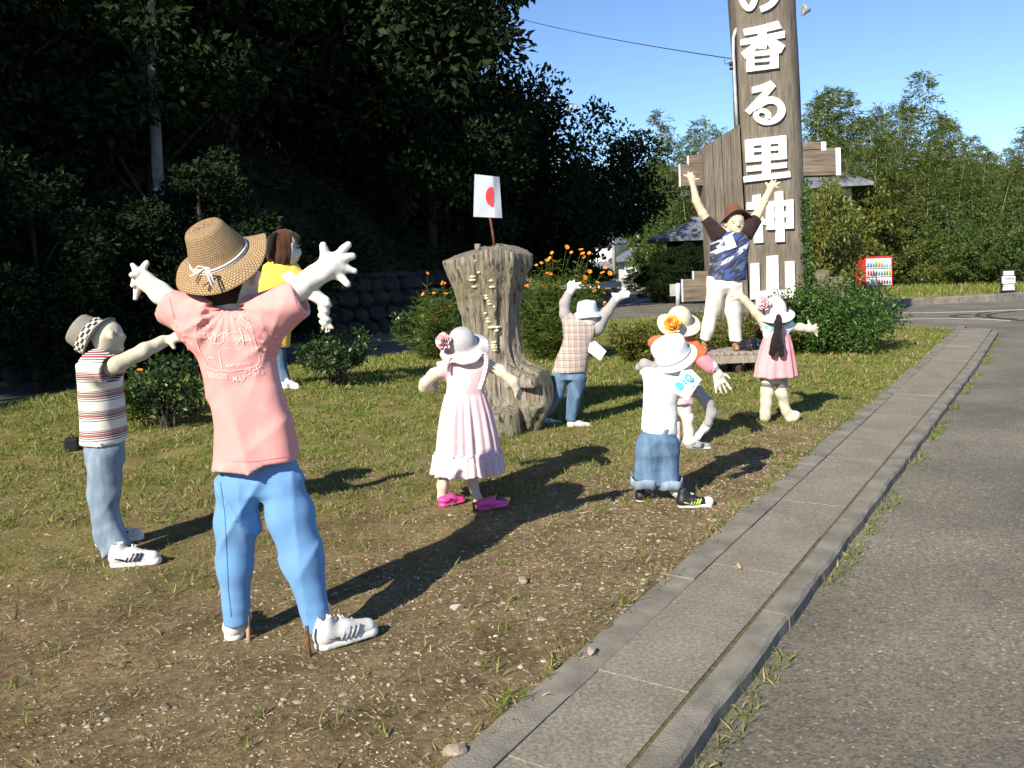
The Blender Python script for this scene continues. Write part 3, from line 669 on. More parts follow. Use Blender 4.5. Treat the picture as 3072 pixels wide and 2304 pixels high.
def house_at(name, label, c, x, y, D, w, d, roofh, rot, tiers=1, wall='plaster', dx=0, **kw):
    q = K(c, x, y, D); g = gz(q[0]+dx, D) if D < 126 else (D-128-.1*abs(q[0]+dx-20))*.33-2.2
    return house(name, label, q[0]+dx, D, w, d, max(1.9, q[2]-g), roofh, rot, tiers, wall, z0=g, **kw)
house_at('village_house', 'two-storey tiled house with brown shutters beyond the utility pole', 11, 1060, 940, 100, 4.2, 3.5, 1.6, .5, 2, dx=-1.5)
house_at('village_house', 'grey tiled roof house highest up behind the other village houses', 11, 880, 520, 140, 5, 4, 1.8, .2, 1, 'brown_wood')
house_at('white_storehouse', 'white plaster storehouse with plain grey roof along village road', 11, 1345, 860, 88, 1.75, 2.4, 1.25, 0, windows=1)
house_at('tiled_house', 'blue-grey tiled house roof rising behind the dark hedge', 11, 1570, 655, 33, 1.5, 1.5, .8, 0, 1, 'dark_wood', dx=2.1)
house_at('tiled_house', 'tiled house roof seen behind the raised arm of the man doll', 8, 400, 600, 52, 2.2, 2.2, 1.2, 0, 1, 'dark_wood', dx=2.4)
house_at('white_house', 'white two-storey house half hidden by bushes beside the big sign', 8, 1640, 560, 36, 2, 2, 1.1, .25, 1, 'plaster', dx=-1.2, windows=2)
# utility poles
def upole(c, x, ybase, D, H, label, arm=1, group='utility poles along the village road', R_=.15):
    q = K(c, x, ybase, D); b = np.array([q[0], D, gz(q[0], D)-.1]); o = thing('utility_pole', b, label, 'utility pole', group)
    put('pole', *tube([b, b+[0, 0, H]], [R_, R_*.7], 10), 'pole_concrete', o)
    for k in range(arm):
        z = b[2]+H-.4-k*.8; put('crossarm', *boxc((b[0], D-.16, z), (.85, .04, .05)), 'steel', o, smooth_=False)
        for dx in (-.75, -.35, .35, .75): put('insulator', *tube([(b[0]+dx, D-.16, z+.05), (b[0]+dx, D-.16, z+.16), (b[0]+dx, D-.16, z+.22)], [.03, .05, .03], 8), 'plaster', o)
    return o, b+[0, 0, H]
upole(11, 1083, 1080, 60, 8.5, 'grey concrete utility pole in front of the two-storey tiled house', 1)
upole(11, 1352, 960, 82, 9, 'concrete utility pole in front of the white storehouse', 1)
upole(11, 1452, 745, 120, 9, 'most distant thin utility pole on the green hill slope', 1)
upole(0, 357, 700, 14.6, 9.5, 'pale concrete utility pole rising among dark trees above straw hat', 0, None, .105)[0].children[0].data.materials[0] = nmat('pole_dark', (.12, .12, .11), (.2, .2, .19), 5, .9)  # darker grey than the other poles
o, tp = upole(16, 855, 1500, 42, K(16, 855, 930, 42)[2]+1.6-.2, 'utility pole with crossarm and insulators poking out above the trees', 0, None, .13)
# its crossarm is seen above the trees
ca = K(16, 870, 938, 42); cb = K(16, 1050, 915, 42)
pa = put('crossarm', *tube([ca-(cb-ca)*.25, cb], .06, 6), 'steel', o); put('brace', *tube([K(16, 910, 938, 42), K(16, 868, 985, 42)], .04, 5), 'steel', o)
ends = []
for x in (972, 1010, 1048):
    e = K(16, x, 915, 42); put('insulator', *tube([e, e+[0, 0, .2], e+[0, 0, .3]], [.05, .09, .05], 8), 'steel', o); ends.append(e+np.array([0, 0, .3]))
def sag(a_, b_, s_, n=16): return [a_+(b_-a_)*t_-np.array([0, 0, s_*4*t_*(1-t_)]) for t_ in np.linspace(0, 1, n)]
for e, (x, y) in zip(ends, ((900, 862), (905, 845), (915, 805))):
    put('wire', *tube(sag(e, e+(K(16, x, y, 34)-e)*2.2, .15), .014, 4), 'cable', o); put('wire', *tube(sag(e, K(16, x+200, y+210, 60), .3), .014, 4), 'cable', o)
# road sign and mirror
q = K(11, 1430, 1080, 74); o = thing('traffic_mirror', (q[0], 74, q[2]), 'round orange traffic mirror on pole before white storehouse', 'mirror')
put('pole', *tube([q, q+[0, 0, 2.9]], .05, 6), 'brown_wood', o); put('mirror_disc', *tube([q+[0, -.1, 2.6], q+[0, 0, 2.6]], .45, 18), 'brown_wood', o); put('mirror_disc', *tube([q+[0, -.1, 1.6], q+[0, 0, 1.6]], .3, 18), 'steel', o)
q = K(11, 1045, 1170, 40); o = thing('direction_sign', (q[0], 40, q[2]), 'small white road direction board on a post by village road', 'sign')
put('post', *tube([[q[0], 40, gz(q[0], 40)-.1], K(11, 1045, 1112, 40)], .04, 6), 'steel', o); put('board', *boxc(K(11, 1043, 1120, 39.9), (.5, .03, .15)), 'white_enamel', o, smooth_=False)
# guard rail post and notice board left of the sign
o = thing('notice_board', (*K(8, 265, 1590, 22)[:2], 0), 'small blank grey notice board on a blue post beside hedge', 'notice board')
a_, b_ = K(8, 190, 1430, 22), K(8, 300, 1540, 22); put('board', *boxc((a_+b_)/2+[0, .05, 0], (abs(b_[0]-a_[0])/2, .02, abs(a_[2]-b_[2])/2)), 'pole_concrete', o, smooth_=False)
put('post', *tube([K(8, 265, 1640, 22), K(8, 268, 1420, 22)], .06, 8), 'steel', o)
# vending machine
m, t, p = newmat('red_paint'); p.inputs['Base Color'].default_value = (.62, .02, .015, 1); p.inputs['Roughness'].default_value = .35
m, t, p = newmat('white_panel'); p.inputs['Base Color'].default_value = (.75, .76, .78, 1); p.inputs['Roughness'].default_value = .3
VD = 31.0; a_ = K(10, 735, 520, VD); b_ = K(10, 1008, 520, VD); W2 = (b_[0]-a_[0])/2; cx = (a_[0]+b_[0])/2; zt = (a_[2]+b_[2])/2; Hm = 1.83
Hm = zt-gz(cx, VD)+.02
o = thing('vending_machine', (cx, VD, zt-Hm), 'red drinks vending machine with lit white display behind green bush', 'vending machine')
put('cabinet', *boxc((cx, VD+.4, zt-Hm/2), (W2, .38, Hm/2), None, .03), 'red_paint', o, smooth_=False)
dz = zt-.07; dh = .98; dw = W2-.09
put('display_panel', *boxc((cx+.01, VD+.005, dz-dh/2), (dw, .025, dh/2)), 'white_panel', o, smooth_=False)
cols = [(.1, .25, .55), (.35, .6, .8), (.5, .05, .08), (.15, .35, .12), (.75, .72, .6), (.08, .06, .06), (.7, .35, .08), (.6, .62, .66)]
for i, c_ in enumerate(cols): m, t, p = newmat('drink%d' % i); p.inputs['Base Color'].default_value = (*c_, 1); p.inputs['Roughness'].default_value = .4
for row in range(3):
    z = dz-.30-row*.31; put('shelf', *boxc((cx, VD-.03, z-.035), (dw, .03, .022)), 'steel', o, smooth_=False)
    for i in range(9):
        x = cx-dw+.06+i*(2*dw-.12)/8; hh = (.115, .105, .085)[row]*(1 if (i//3+row) % 2 else .8)
        put('drink_can', *tube([(x, VD-.045, z), (x, VD-.045, z+hh*1.5), (x, VD-.045, z+hh*1.9)], [.034, .034, .02], 8), 'drink%d' % ((i//2*3+row*2) % 8), o)
put('coin_panel', *boxc((cx+W2*.6, VD+.0, zt-1.2), (.12, .02, .1)), 'steel', o, smooth_=False); put('dispenser_door', *boxc((cx-.05, VD+.0, zt-1.55), (.3, .02, .1)), 'drink5', o, smooth_=False)
# striped stand sign by the junction
m, t, p = newmat('sign_black'); p.inputs['Base Color'].default_value = (.015, .015, .017, 1); p.inputs['Roughness'].default_value = .5
BD = 24.5; o = thing('sign_stand', (*K(10, 2060, 880, BD)[:2], K(10, 2060, 880, BD)[2]), 'narrow black sign stand with white name plates at the junction corner', 'sign')
def rectK(c, x0, y0, x1, y1, D): a_, b_ = K(c, x0, y0, D), K(c, x1, y1, D); return (a_+b_)/2, abs(b_[0]-a_[0])/2, abs(a_[2]-b_[2])/2
c_, hw, hh = rectK(10, 2010, 640, 2118, 870, BD); put('post_panel', *boxc(c_+[0, .05, 0], (hw, .05, hh)), 'sign_black', o, smooth_=False)
for y0, y1, ex in ((655, 668, 0), (676, 690, 0), (702, 764, 12), (778, 790, 0), (798, 812, 4), (818, 826, 8)):
    c_, hw, hh = rectK(10, 2020-ex, y0, 2112+ex, y1, BD); pl = put('name_plate', *boxc(c_-[0, .02, 0], (hw, .025, hh)), 'white_panel', o, smooth_=False)
for k in range(7):   # upright strokes of the lettering, too small to read
    c_, hw, hh = rectK(10, 2032+k*12, 708, 2037+k*12, 734, BD); put('lettering', *boxc(c_-[0, .05, 0], (hw, .006, hh*(.8+.2*(k % 2)))), 'sign_black', pl, smooth_=False)
c_, hw, hh = rectK(10, 2085, 862, 2112, 885, BD); put('foot', *boxc(c_, (hw*1.5, .15, hh), None, .01), 'concrete', o, smooth_=False)

# --- planting behind the sign
def bamboo_meshes(seed, H):
    rg = np.random.default_rng(seed); lean = rg.normal(0, .05, 2); n = 14
    zz = np.linspace(0, 1, n); pts = np.stack([lean[0]*H*zz**2.4*2+.0*zz, lean[1]*H*zz**2.4*2, H*zz*(1-.06*zz**3)], 1)
    V, Fc = tube(pts, .05*(1-.85*zz), 6); cu = mkmesh('culm', V, Fc); cu.materials.append(MATS['bamboo_culm'])
    C, Dn, S_ = [], [], []
    for z in np.linspace(.28, 1.0, 30):
        base = np.array([np.interp(z, zz, pts[:, i]) for i in range(3)]); L = (1.25*(1-z)**.5+.16)*(1 if z > .4 else .6)
        for b in range(4 if z < .8 else 3):
            th = rg.uniform(0, 6.28); d = np.array([math.cos(th), math.sin(th), rg.uniform(.1, .7)])
            for q in np.linspace(.25, 1, 5):
                c = base+d*L*q-np.array([0, 0, .35*L*q*q]); k = 4
                C.append(c+rg.normal(0, .07, (k, 3))); Dn.append(np.tile(d*[1, 1, .2]+[0, 0, -.35], (k, 1))+rg.normal(0, .5, (k, 3))); S_.append(rg.uniform(.14, .30, k))
    V, Fc = leaf_quads(np.concatenate(C), np.concatenate(Dn), np.concatenate(S_), .17, .3, rg); fo = mkmesh('foliage', V, Fc, None, False); fo.materials.append(MATS['bamboo_leaf'])
    return fo, cu
BAM = [bamboo_meshes(200+k, 8.0) for k in range(5)]
rg = np.random.default_rng(5)
def plant_bamboo(x, D, ytop, c=9, lab='green bamboo stalk with feathery foliage in the grove right of the sign', grp='bamboo grove right of the sign'):
    q = K(c, x, ytop, D); g0 = gz(q[0], D); sc = (q[2]-g0)/7.6; o = thing('bamboo', (q[0], D, g0-.1), lab, 'bamboo', grp); o.scale = (sc, sc, sc); o.rotation_euler = (0, 0, rg.uniform(0, 6.28)); f, cu = BAM[rg.integers(5)]
    for nm, me in (('foliage', f), ('culm', cu)):
        ch = bpy.data.objects.new(nm, me); COL.objects.link(ch); ch.parent = o
sky_line = [(230, 230), (300, 200), (380, 190), (470, 300), (560, 260), (650, 330), (700, 370), (780, 400), (850, 440), (940, 400), (1030, 320), (1090, 350), (1180, 420), (1290, 430), (1400, 480), (1500, 450), (1580, 520), (1650, 640), (1760, 610), (1840, 700), (1930, 760), (2020, 760), (2120, 520), (2200, 560), (2300, 600)]
plant_bamboo(1290, 36, 60, lab='tallest bamboo stalk standing up alone above the grove', grp=None)
for x, y in sky_line:
    plant_bamboo(x+rg.uniform(-20, 20), rg.uniform(37, 43), y)
for x in np.arange(260, 2300, 120):
    plant_bamboo(x+rg.uniform(-40, 40), rg.uniform(34, 36.5), 520+.12*x+rg.uniform(-80, 160))
for x, y in ((430, 1010), (380, 1160), (500, 1180), (560, 1100), (340, 1290)):   # left of the sign, seen in region 7
    plant_bamboo(x, rg.uniform(38, 44), y, 7, 'bamboo stalk showing between the wood and the big sign', 'bamboo left of the sign')
SUN = [tree_meshes(300+k, 4.2, 1.9, .17, 60, 110, .02, mat='sunny_leaf', bark='bark', trunk=.1) for k in range(3)]
leafmat('persimmon_leaf', [(0, (.06, .09, .016)), (.5, (.11, .145, .025)), (.9, (.17, .18, .038)), (.975, (.24, .18, .035)), (1, (.4, .14, .02))], .45, .3, .35)
AZT = [tree_meshes(310+k, 3.6, 1.8, .15, 55, 120, .02, mat='persimmon_leaf', bark='bark', trunk=.08) for k in range(2)]
for (x, D, ytop, kind, lab, grp) in ((250, 24.5, 1060, 1, 'young yellow-green tree close against the right side of big sign', None), (480, 33.5, 1010, 1, 'leafy tree in front of the white house roof', None), (300, 26, 1080, 1, 'yellow-green persimmon tree just right of the big sign', None), (390, 27.5, 1150, 1, 'yellow-green leafy tree between white house and vending machine', None), (760, 35, 1280, 1, 'yellow-green tree with orange fruit behind the vending machine', None), (1150, 35, 1350, 0, 'dark rounded shrub behind the vending machine', 'shrubs along the far verge'),
        (1420, 33, 1540, 1, 'golden tipped shrub on the verge right of vending machine', None), (1520, 33, 1350, 0, 'leafy green shrub on the far verge', 'shrubs along the far verge'), (1700, 31, 1500, 0, 'leafy green shrub on the far verge', 'shrubs along the far verge'), (1900, 32, 1330, 0, 'leafy green shrub on the far verge', 'shrubs along the far verge'), (2080, 30, 1500, 0, 'leafy green shrub on the far verge', 'shrubs along the far verge'), (2230, 31, 1300, 0, 'leafy green shrub on the far verge', 'shrubs along the far verge'),
        (1000, 35, 1480, 0, 'leafy green shrub on the far verge', 'shrubs along the far verge'), (1420, 36, 1180, 0, 'leafy green shrub on the far verge', 'shrubs along the far verge'), (2000, 37, 1050, 0, 'leafy green shrub on the far verge', 'shrubs along the far verge'), (1750, 37, 1150, 0, 'leafy green shrub on the far verge', 'shrubs along the far verge')):
    q = K(9, x, ytop, D); g0 = gz(q[0], D); Hh = q[2]-g0; ms = (SUN[rg.integers(3)], AZT[rg.integers(2)])[kind]; h0 = (4.2, 3.6)[kind]
    plant_tree('shrub' if Hh < 3 else 'leafy_tree', ms, (q[0], D, g0), lab, 'shrub' if Hh < 3 else 'tree', grp, ((.6 if D < 28 else .72)*max(.75, Hh/h0), (.6 if D < 28 else .72)*max(.75, Hh/h0), Hh/h0*1.02), rg.uniform(0, 6))
# dark hedge left of the sign, lit trees on the slope behind the village road
for (c, x, ytop, D, ms, lab, grp, sx) in ((8, 150, 1100, 29, FOR[0], 'tall dark clipped hedge beside the village road', 'dark hedge by the road', .30), (8, 330, 1080, 28, FOR[1], 'tall dark clipped hedge beside the village road', 'dark hedge by the road', .32), (8, 460, 1000, 30, FOR[2], 'tall dark clipped hedge beside the village road', 'dark hedge by the road', .34), (11, 1530, 850, 30, FOR[3], 'tall dark clipped hedge beside the village road', 'dark hedge by the road', .28),
        (11, 1300, 965, 70, FOR[1], 'square clipped hedge in front of the white storehouse', None, .35), (11, 1170, 760, 92, SUN[0], 'round brownish tree between the tiled house and storehouse', None, .9)):
    q = K(c, x, ytop, D); h0 = 8.5 if any(ms is f for f in FOR) else 4.2; g0 = gz(q[0], D); H_ = max(q[2]-g0, 1.2); plant_tree('hedge' if 'hedge' in lab else 'shrub', ms, (q[0], D, g0-.05), lab, 'hedge' if 'hedge' in lab else 'shrub', grp, (sx, sx, H_/h0), rg.uniform(0, 6))
FARH = [tree_meshes(320+k, 6.5, 2.6, .34, 50, 90, .05, mat='sunny_leaf', bark='bark', trunk=.15) for k in range(2)]
nmat('hill_grass', (.03, .05, .015), (.06, .085, .025), .3, 1)
# far slope behind the village: terrain and trees
fs = []
for i, x in enumerate(np.linspace(-30, 120, 40)):
    for j, d in enumerate(np.linspace(0, 70, 12)): fs.append((x, 128+d+.1*abs(x-20), d*.33-2.2+1.2*math.sin(x*.13)*(d > 5)))
ii = np.arange(480).reshape(40, 12); Ff = np.stack([ii[:-1, :-1], ii[1:, :-1], ii[1:, 1:], ii[:-1, 1:]], -1).reshape(-1, 4)
tag(put('far_hill', fs, Ff, 'hill_grass'), kind='structure')
for k in range(46):
    d = rg.uniform(0, 52); x = rg.uniform(0, 62)
    plant_tree('hill_tree', FARH[k % 2], (x, 130+d+.1*abs(x-20), d*.33-2.5), 'sunlit green tree on the far hill behind the village', 'tree', 'trees on the far hill', rg.uniform(.9, 1.35), rg.uniform(0, 6))
for (x, ytop, D) in ((1640, 240, 75), (1640, 60, 70), (1700, 300, 62), (1750, 150, 66), (1600, 480, 90), (1660, 480, 56), (1880, 60, 64), (1960, 300, 55), (1820, 380, 50)):
    q = K(11, x, ytop, D); g0 = gz(q[0], D); q[2] -= g0; plant_tree('hill_tree', FARH[rg.integers(2)], (q[0], D, g0), 'leafy sunlit tree standing behind the tiled roofs left of sign', 'tree', 'trees behind the tiled roofs', (max(.5, q[2]/6.5*.8),)*2+(q[2]/6.5,), rg.uniform(0, 6))
# ================================================================== THE BIG SIGN
m, t, p = newmat('weathered_wood')
n1 = noise(t, 6, 8, stretch=(6, 6, .35), rough=.7); n2 = noise(t, 1.1, 4)
r = ramp(t, [(.3, (.085, .07, .052)), (.5, (.165, .14, .108)), (.7, (.26, .23, .185))]); t.links.new(n1.outputs[0], r.inputs[0])
r2 = ramp(t, [(.3, (.75, .72, .68)), (.6, (1, 1, 1))]); t.links.new(n2.outputs[0], r2.inputs[0])
mu = t.nodes.new('ShaderNodeMixRGB'); mu.blend_type = 'MULTIPLY'; mu.inputs[0].default_value = 1; t.links.new(r.outputs[0], mu.inputs[1]); t.links.new(r2.outputs[0], mu.inputs[2]); t.links.new(mu.outputs[0], p.inputs['Base Color'])
p.inputs['Roughness'].default_value = .9; bump(t, p, n1.outputs[0], .5, .03)
nmat('beam_wood', (.10, .075, .055), (.22, .175, .135), 5, .9, 20, .4, .02, stretch=(.4, 6, 6))
SD = 14.0
sb = np.array([*K(8, 1180, 1600, SD)[:2], 0.])
sign = thing('timber_sign', sb, 'towering weathered timber sign post with raised white Japanese characters', 'sign')
# main post: one thick rounded timber, section rings from the ground up
L0, L1 = K(7, 818, 0, SD), K(8, 935, 1000, SD); R0, R1 = K(7, 1448, 100, SD), K(8, 1560, 1150, SD)
def lerp_x(a_, b_, z): return a_[0]+(b_[0]-a_[0])*(z-a_[2])/(b_[2]-a_[2])
zs = np.linspace(-.1, 8.2, 70); ring = []; NR = 26
for z in zs:
    xl, xr = lerp_x(L0, L1, z), lerp_x(R0, R1, z); wdt = xr-xl; dp = .62
    prof = [(0, 0), (.1, -.008), (.25, 0), (.4, -.006), (.55, 0), (.7, -.004), (.76, .0), (.83, .03), (.9, .09), (.955, .17), (.985, .26), (1, .36), (.99, .46), (.95, .55), (.85, .6), (.6, dp), (.3, dp), (.08, .6), (0, .5), (-.004, .3), (0, .1)]
    ring.append([(xl+wdt*a_+.006*math.sin(z*3+a_*40), SD+b_+.008*math.sin(z*2.2+a_*25), z) for a_, b_ in prof])
n = len(ring[0]); V = np.array(ring).reshape(-1, 3)
Fc = [(i*n+j, i*n+(j+1) % n, (i+1)*n+(j+1) % n, (i+1)*n+j) for i in range(len(zs)-1) for j in range(n)]+[tuple((len(zs)-1)*n+j for j in range(n))]
put('post', V, Fc, 'weathered_wood', sign)
# lower companion board on the left, three planks with a slanting top
xs = [500, 590, 675, 757, 850]
for i in range(4):
    xa, xb = xs[i]+3, xs[i+1]-3; ta, tb = 1400-(xa-500)*.63, 1400-(xb-500)*.63
    a_, b_ = K(7, xa, ta, SD+.05), K(7, xb, tb, SD+.05); lean = (L1[0]-L0[0])/(L1[2]-L0[2])
    poly = [(a_[0]-lean*0, SD+.05, a_[2]), (b_[0], SD+.05, b_[2]), (b_[0]-lean*b_[2], SD+.05, -.05), (a_[0]-lean*a_[2], SD+.05, -.05)]
    put('plank', *prism(poly, (0, .35, 0)), 'weathered_wood', sign, smooth_=False)
def beam(c, x0, y0, x1, y1, D, dep, cap=None):
    a_, b_ = K(c, x0, y0, D), K(c, x1, y1, D); cc = (a_+b_)/2; hw, hh = abs(b_[0]-a_[0])/2, abs(a_[2]-b_[2])/2
    o = put('crossbeam', *boxc(cc+[0, dep/2, 0], (hw, dep/2, hh), None, .008), 'beam_wood', sign, smooth_=False)
    if cap:
        x = b_[0]+.03 if cap > 0 else a_[0]-.004; wd = .04 if cap > 0 else .004
        put('end_cap', *boxc((x, D+dep/2, cc[2]), (wd, dep/2+.003, hh+.003)), 'white_enamel', o, smooth_=False)
beam(8, 1450, 150, 1770, 395, SD+.12, .3, 1); beam(8, 1450, 88, 1630, 160, SD+.12, .3, 1)
beam(8, 285, 295, 530, 495, SD+.2, .10, -1); beam(8, 365, 212, 530, 290, SD+.2, .10, -1)
beam(8, 310, 1385, 560, 1590, SD+.2, .10, -1); beam(8, 415, 1308, 560, 1380, SD+.2, .10, -1)
beam(8, 1540, 1300, 1700, 1365, SD+.2, .1, 0); beam(8, 1540, 1368, 1850, 1560, SD+.2, .1, 0)
def ribbon(pts, wd, n=None):
    """polyline in picture units -> quads of a stroke with width wd (number or list)"""
    P = np.array(pts, float); m_ = len(P)
    if m_ > 2:   # Catmull-Rom smoothing
        Q = []; W_ = np.broadcast_to(np.asarray(wd, float), (m_,)); Wq = []
        for i in range(m_-1):
            p0, p1, p2, p3 = P[max(i-1, 0)], P[i], P[i+1], P[min(i+2, m_-1)]
            for t_ in np.linspace(0, 1, 5)[:-1]:
                Q.append(.5*((2*p1)+(-p0+p2)*t_+(2*p0-5*p1+4*p2-p3)*t_**2+(-p0+3*p1-3*p2+p3)*t_**3)); Wq.append(W_[i]+(W_[i+1]-W_[i])*t_)
        Q.append(P[-1]); Wq.append(W_[-1]); P = np.array(Q); W_ = np.array(Wq)
    else: W_ = np.broadcast_to(np.asarray(wd, float), (m_,))
    L, R = [], []
    for i in range(len(P)):
        d = P[min(i+1, len(P)-1)]-P[max(i-1, 0)]; d /= np.hypot(*d)+1e-9; n_ = np.array([-d[1], d[0]]); L.append(P[i]+n_*W_[i]/2); R.append(P[i]-n_*W_[i]/2)
    return np.array(L), np.array(R)
def char(c, polys, ribs=()):
    parts = []; k = 0
    for P in polys:
        D = SD-.045-.0012*k; k += 1
        parts.append(prism([K(c, x, y, D) for x, y in P], (0, SD+.0-D, 0)))
    for pts, wd in ribs:
        D = SD-.045-.0012*k; k += 1
        L, R = ribbon(pts, wd); n_ = len(L)
        f = np.array([K(c, *q, D) for q in L]+[K(c, *q, D) for q in R]); V = np.concatenate([f, f+[0, SD-D, 0]])
        Fc = []
        for i in range(n_-1):
            Fc += [(i, i+1, n_+i+1, n_+i), (i, 2*n_+i, 2*n_+i+1, i+1), (n_+i, n_+i+1, 3*n_+i+1, 3*n_+i)]
        Fc += [(0, n_, 3*n_, 2*n_), (n_-1, 3*n_-1, 4*n_-1, 2*n_-1)]; parts.append((V, Fc))
    put('character', *join(parts), 'white_enamel', sign, smooth_=False)
char(7, [], [([(900, -230), (858, -120), (872, -20), (900, 50), (938, 78), (975, 45), (1010, -50), (1045, -180)], 56), ([(1050, 88), (1120, 58), (1180, 5), (1222, -90), (1200, -200), (1110, -270), (1000, -270), (905, -225)], 58)])
char(7, [[(885, 275), (1050, 240), (1215, 195), (1250, 265), (1100, 300), (900, 335)], [(860, 375), (1280, 290), (1280, 355), (862, 430)], [(1025, 265), (1105, 250), (1105, 460), (1025, 462)],
         [(985, 395), (1060, 390), (1000, 475), (905, 560), (860, 500), (930, 450)], [(1100, 340), (1190, 370), (1282, 430), (1240, 505), (1150, 460), (1095, 405)],
         [(915, 495), (988, 485), (992, 675), (922, 682)], [(1145, 455), (1220, 462), (1222, 640), (1140, 650)], [(915, 497), (1220, 458), (1220, 512), (915, 538)], [(980, 568), (1150, 545), (1150, 578), (980, 592)], [(918, 632), (1222, 605), (1222, 642), (920, 682)]])
char(7, [[(968, 825), (1060, 800), (1145, 762), (1195, 815), (1110, 852), (970, 885)], [(1105, 830), (1195, 815), (1100, 928), (945, 1088), (900, 1050)]],
     [([(985, 1045), (1050, 985), (1120, 950), (1190, 955), (1240, 1000), (1250, 1060), (1215, 1115), (1150, 1150), (1085, 1155), (1025, 1128), (1005, 1085), (1035, 1050), (1085, 1050), (1125, 1085), (1112, 1130)], [48, 62, 66, 66, 66, 68, 66, 60, 56, 54, 48, 44, 44, 50, 56])])
char(7, [[(905, 1325), (1290, 1280), (1292, 1352), (905, 1388)], [(905, 1325), (985, 1316), (985, 1535), (912, 1540)], [(1062, 1310), (1142, 1300), (1145, 1690), (1068, 1700)], [(1222, 1290), (1292, 1282), (1300, 1505), (1225, 1512)], [(980, 1408), (1228, 1385), (1228, 1422), (980, 1442)], [(912, 1480), (1298, 1445), (1300, 1505), (914, 1540)],
         [(920, 1578), (1297, 1535), (1300, 1588), (922, 1630)], [(890, 1672), (1328, 1624), (1335, 1678), (895, 1728)]])
char(8, [[(975, 588), (1050, 575), (1050, 650), (975, 660)], [(920, 655), (1090, 640), (1070, 715), (920, 725)], [(1010, 700), (1090, 660), (1040, 800), (965, 870), (935, 830)], [(985, 790), (1068, 780), (1075, 1035), (990, 1042)], [(1060, 790), (1110, 830), (1095, 872), (1050, 850)],
         [(1105, 648), (1178, 640), (1178, 910), (1110, 915)], [(1295, 632), (1360, 625), (1365, 900), (1298, 905)], [(1105, 648), (1360, 627), (1361, 682), (1105, 702)], [(1105, 752), (1362, 737), (1363, 792), (1106, 804)], [(1108, 862), (1364, 850), (1365, 900), (1110, 915)], [(1190, 555), (1262, 545), (1280, 1026), (1198, 1032)]])
char(8, [[(955, 1235), (1035, 1228), (1042, 1505), (955, 1510)], [(1110, 1165), (1215, 1155), (1225, 1500), (1110, 1505)], [(1285, 1215), (1368, 1210), (1380, 1500), (1290, 1505)], [(955, 1498), (1380, 1482), (1382, 1560), (955, 1575)]])
# conduit, cable, lamp on the post
put('conduit', *tube([K(7, 845, 250, SD+.1), K(7, 812, 290, SD+.1), K(7, 792, 360, SD+.1), K(7, 790, 500, SD+.1), K(7, 800, 700, SD+.1), K(7, 812, 950, SD+.1), K(7, 826, 1190, SD+.1)], .028, 8), 'steel', sign)
put('insulator', *boxc(K(7, 768, 605, SD+.1), (.03, .03, .035), None, .01), 'cable', sign); put('insulator', *boxc(K(7, 770, 650, SD+.1), (.025, .03, .02), None, .006), 'cable', sign)
put('cable', *tube(sag(K(7, 815, 562, SD+.1), K(16, 420, 110, 30), .10, 24), .009, 5), 'cable', sign)
put('cable', *tube([K(7, 705, 565, SD+.2), K(7, 712, 610, SD+.15), K(7, 740, 600, SD+.12), K(7, 765, 600, SD+.1)], .006, 5), 'cable', sign)
lp = put('lamp', *lathe([(.001, .07), (.03, .07), (.055, .02), (.10, -.05), (.095, -.055), (.02, -.02)], 16, [(0, .35, -.94), (0, .94, .35), (1, 0, 0), K(7, 1478, 95, SD+.3)])[:2], 'pole_concrete', sign)
# ivy on the right side of the post
rg = np.random.default_rng(9); C = np.array([K(8, 1480+rg.normal(0, 18)+(y-900)*.0, y, SD+.02) for y in np.concatenate([rg.uniform(450, 700, 40), rg.uniform(700, 1500, 150)])])
V, Fc = clump_leaves(C, .05, 5, .05, .6, rg); put('ivy', V, Fc, 'yew_leaf', sign, smooth_=False)

# ================================================================== bench
BY = 10.55; nmat('grey_board', (.20, .17, .14), (.34, .295, .245), 8, .9, 30, .4, .01, stretch=(6, .5, 1))
fa, fb = K(5, 815, 818, BY), K(5, 1440, 812, BY); zt = (fa[2]+fb[2])/2; bx0, bx1 = fa[0], fb[0]; bd = .62
bench = thing('bench', ((bx0+bx1)/2, BY+.3, 0), 'low grey wooden bench platform carrying the man doll', 'bench')
nb = 9
for i in range(nb):
    x = bx0+(i+.5)*(bx1-bx0)/nb; put('seat_board', *boxc((x, BY+bd/2, zt-.015+random.uniform(-.003, .003)), ((bx1-bx0)/nb/2-.006, bd/2, .018), None, .004), 'grey_board', bench, smooth_=False)
put('rail', *boxc(((bx0+bx1)/2, BY+.03, zt-.085), ((bx1-bx0)/2-.02, .025, .05), None, .004), 'grey_board', bench, smooth_=False)
put('rail', *boxc(((bx0+bx1)/2, BY+bd-.03, zt-.085), ((bx1-bx0)/2-.02, .025, .05), None, .004), 'grey_board', bench, smooth_=False)
for x in (K(5, 1175, 900, BY)[0],):
    for y in (BY+.09, BY+bd-.1): put('leg', *tube([(x, y, zt-.04), (x, y, -.03)], .045, 10), 'dark_wood', bench)
for x in (bx0+.15, bx1-.1):
    put('leg', *tube([(x, BY+bd-.1, zt-.04), (x, BY+bd-.1, -.03)], .045, 10), 'dark_wood', bench)
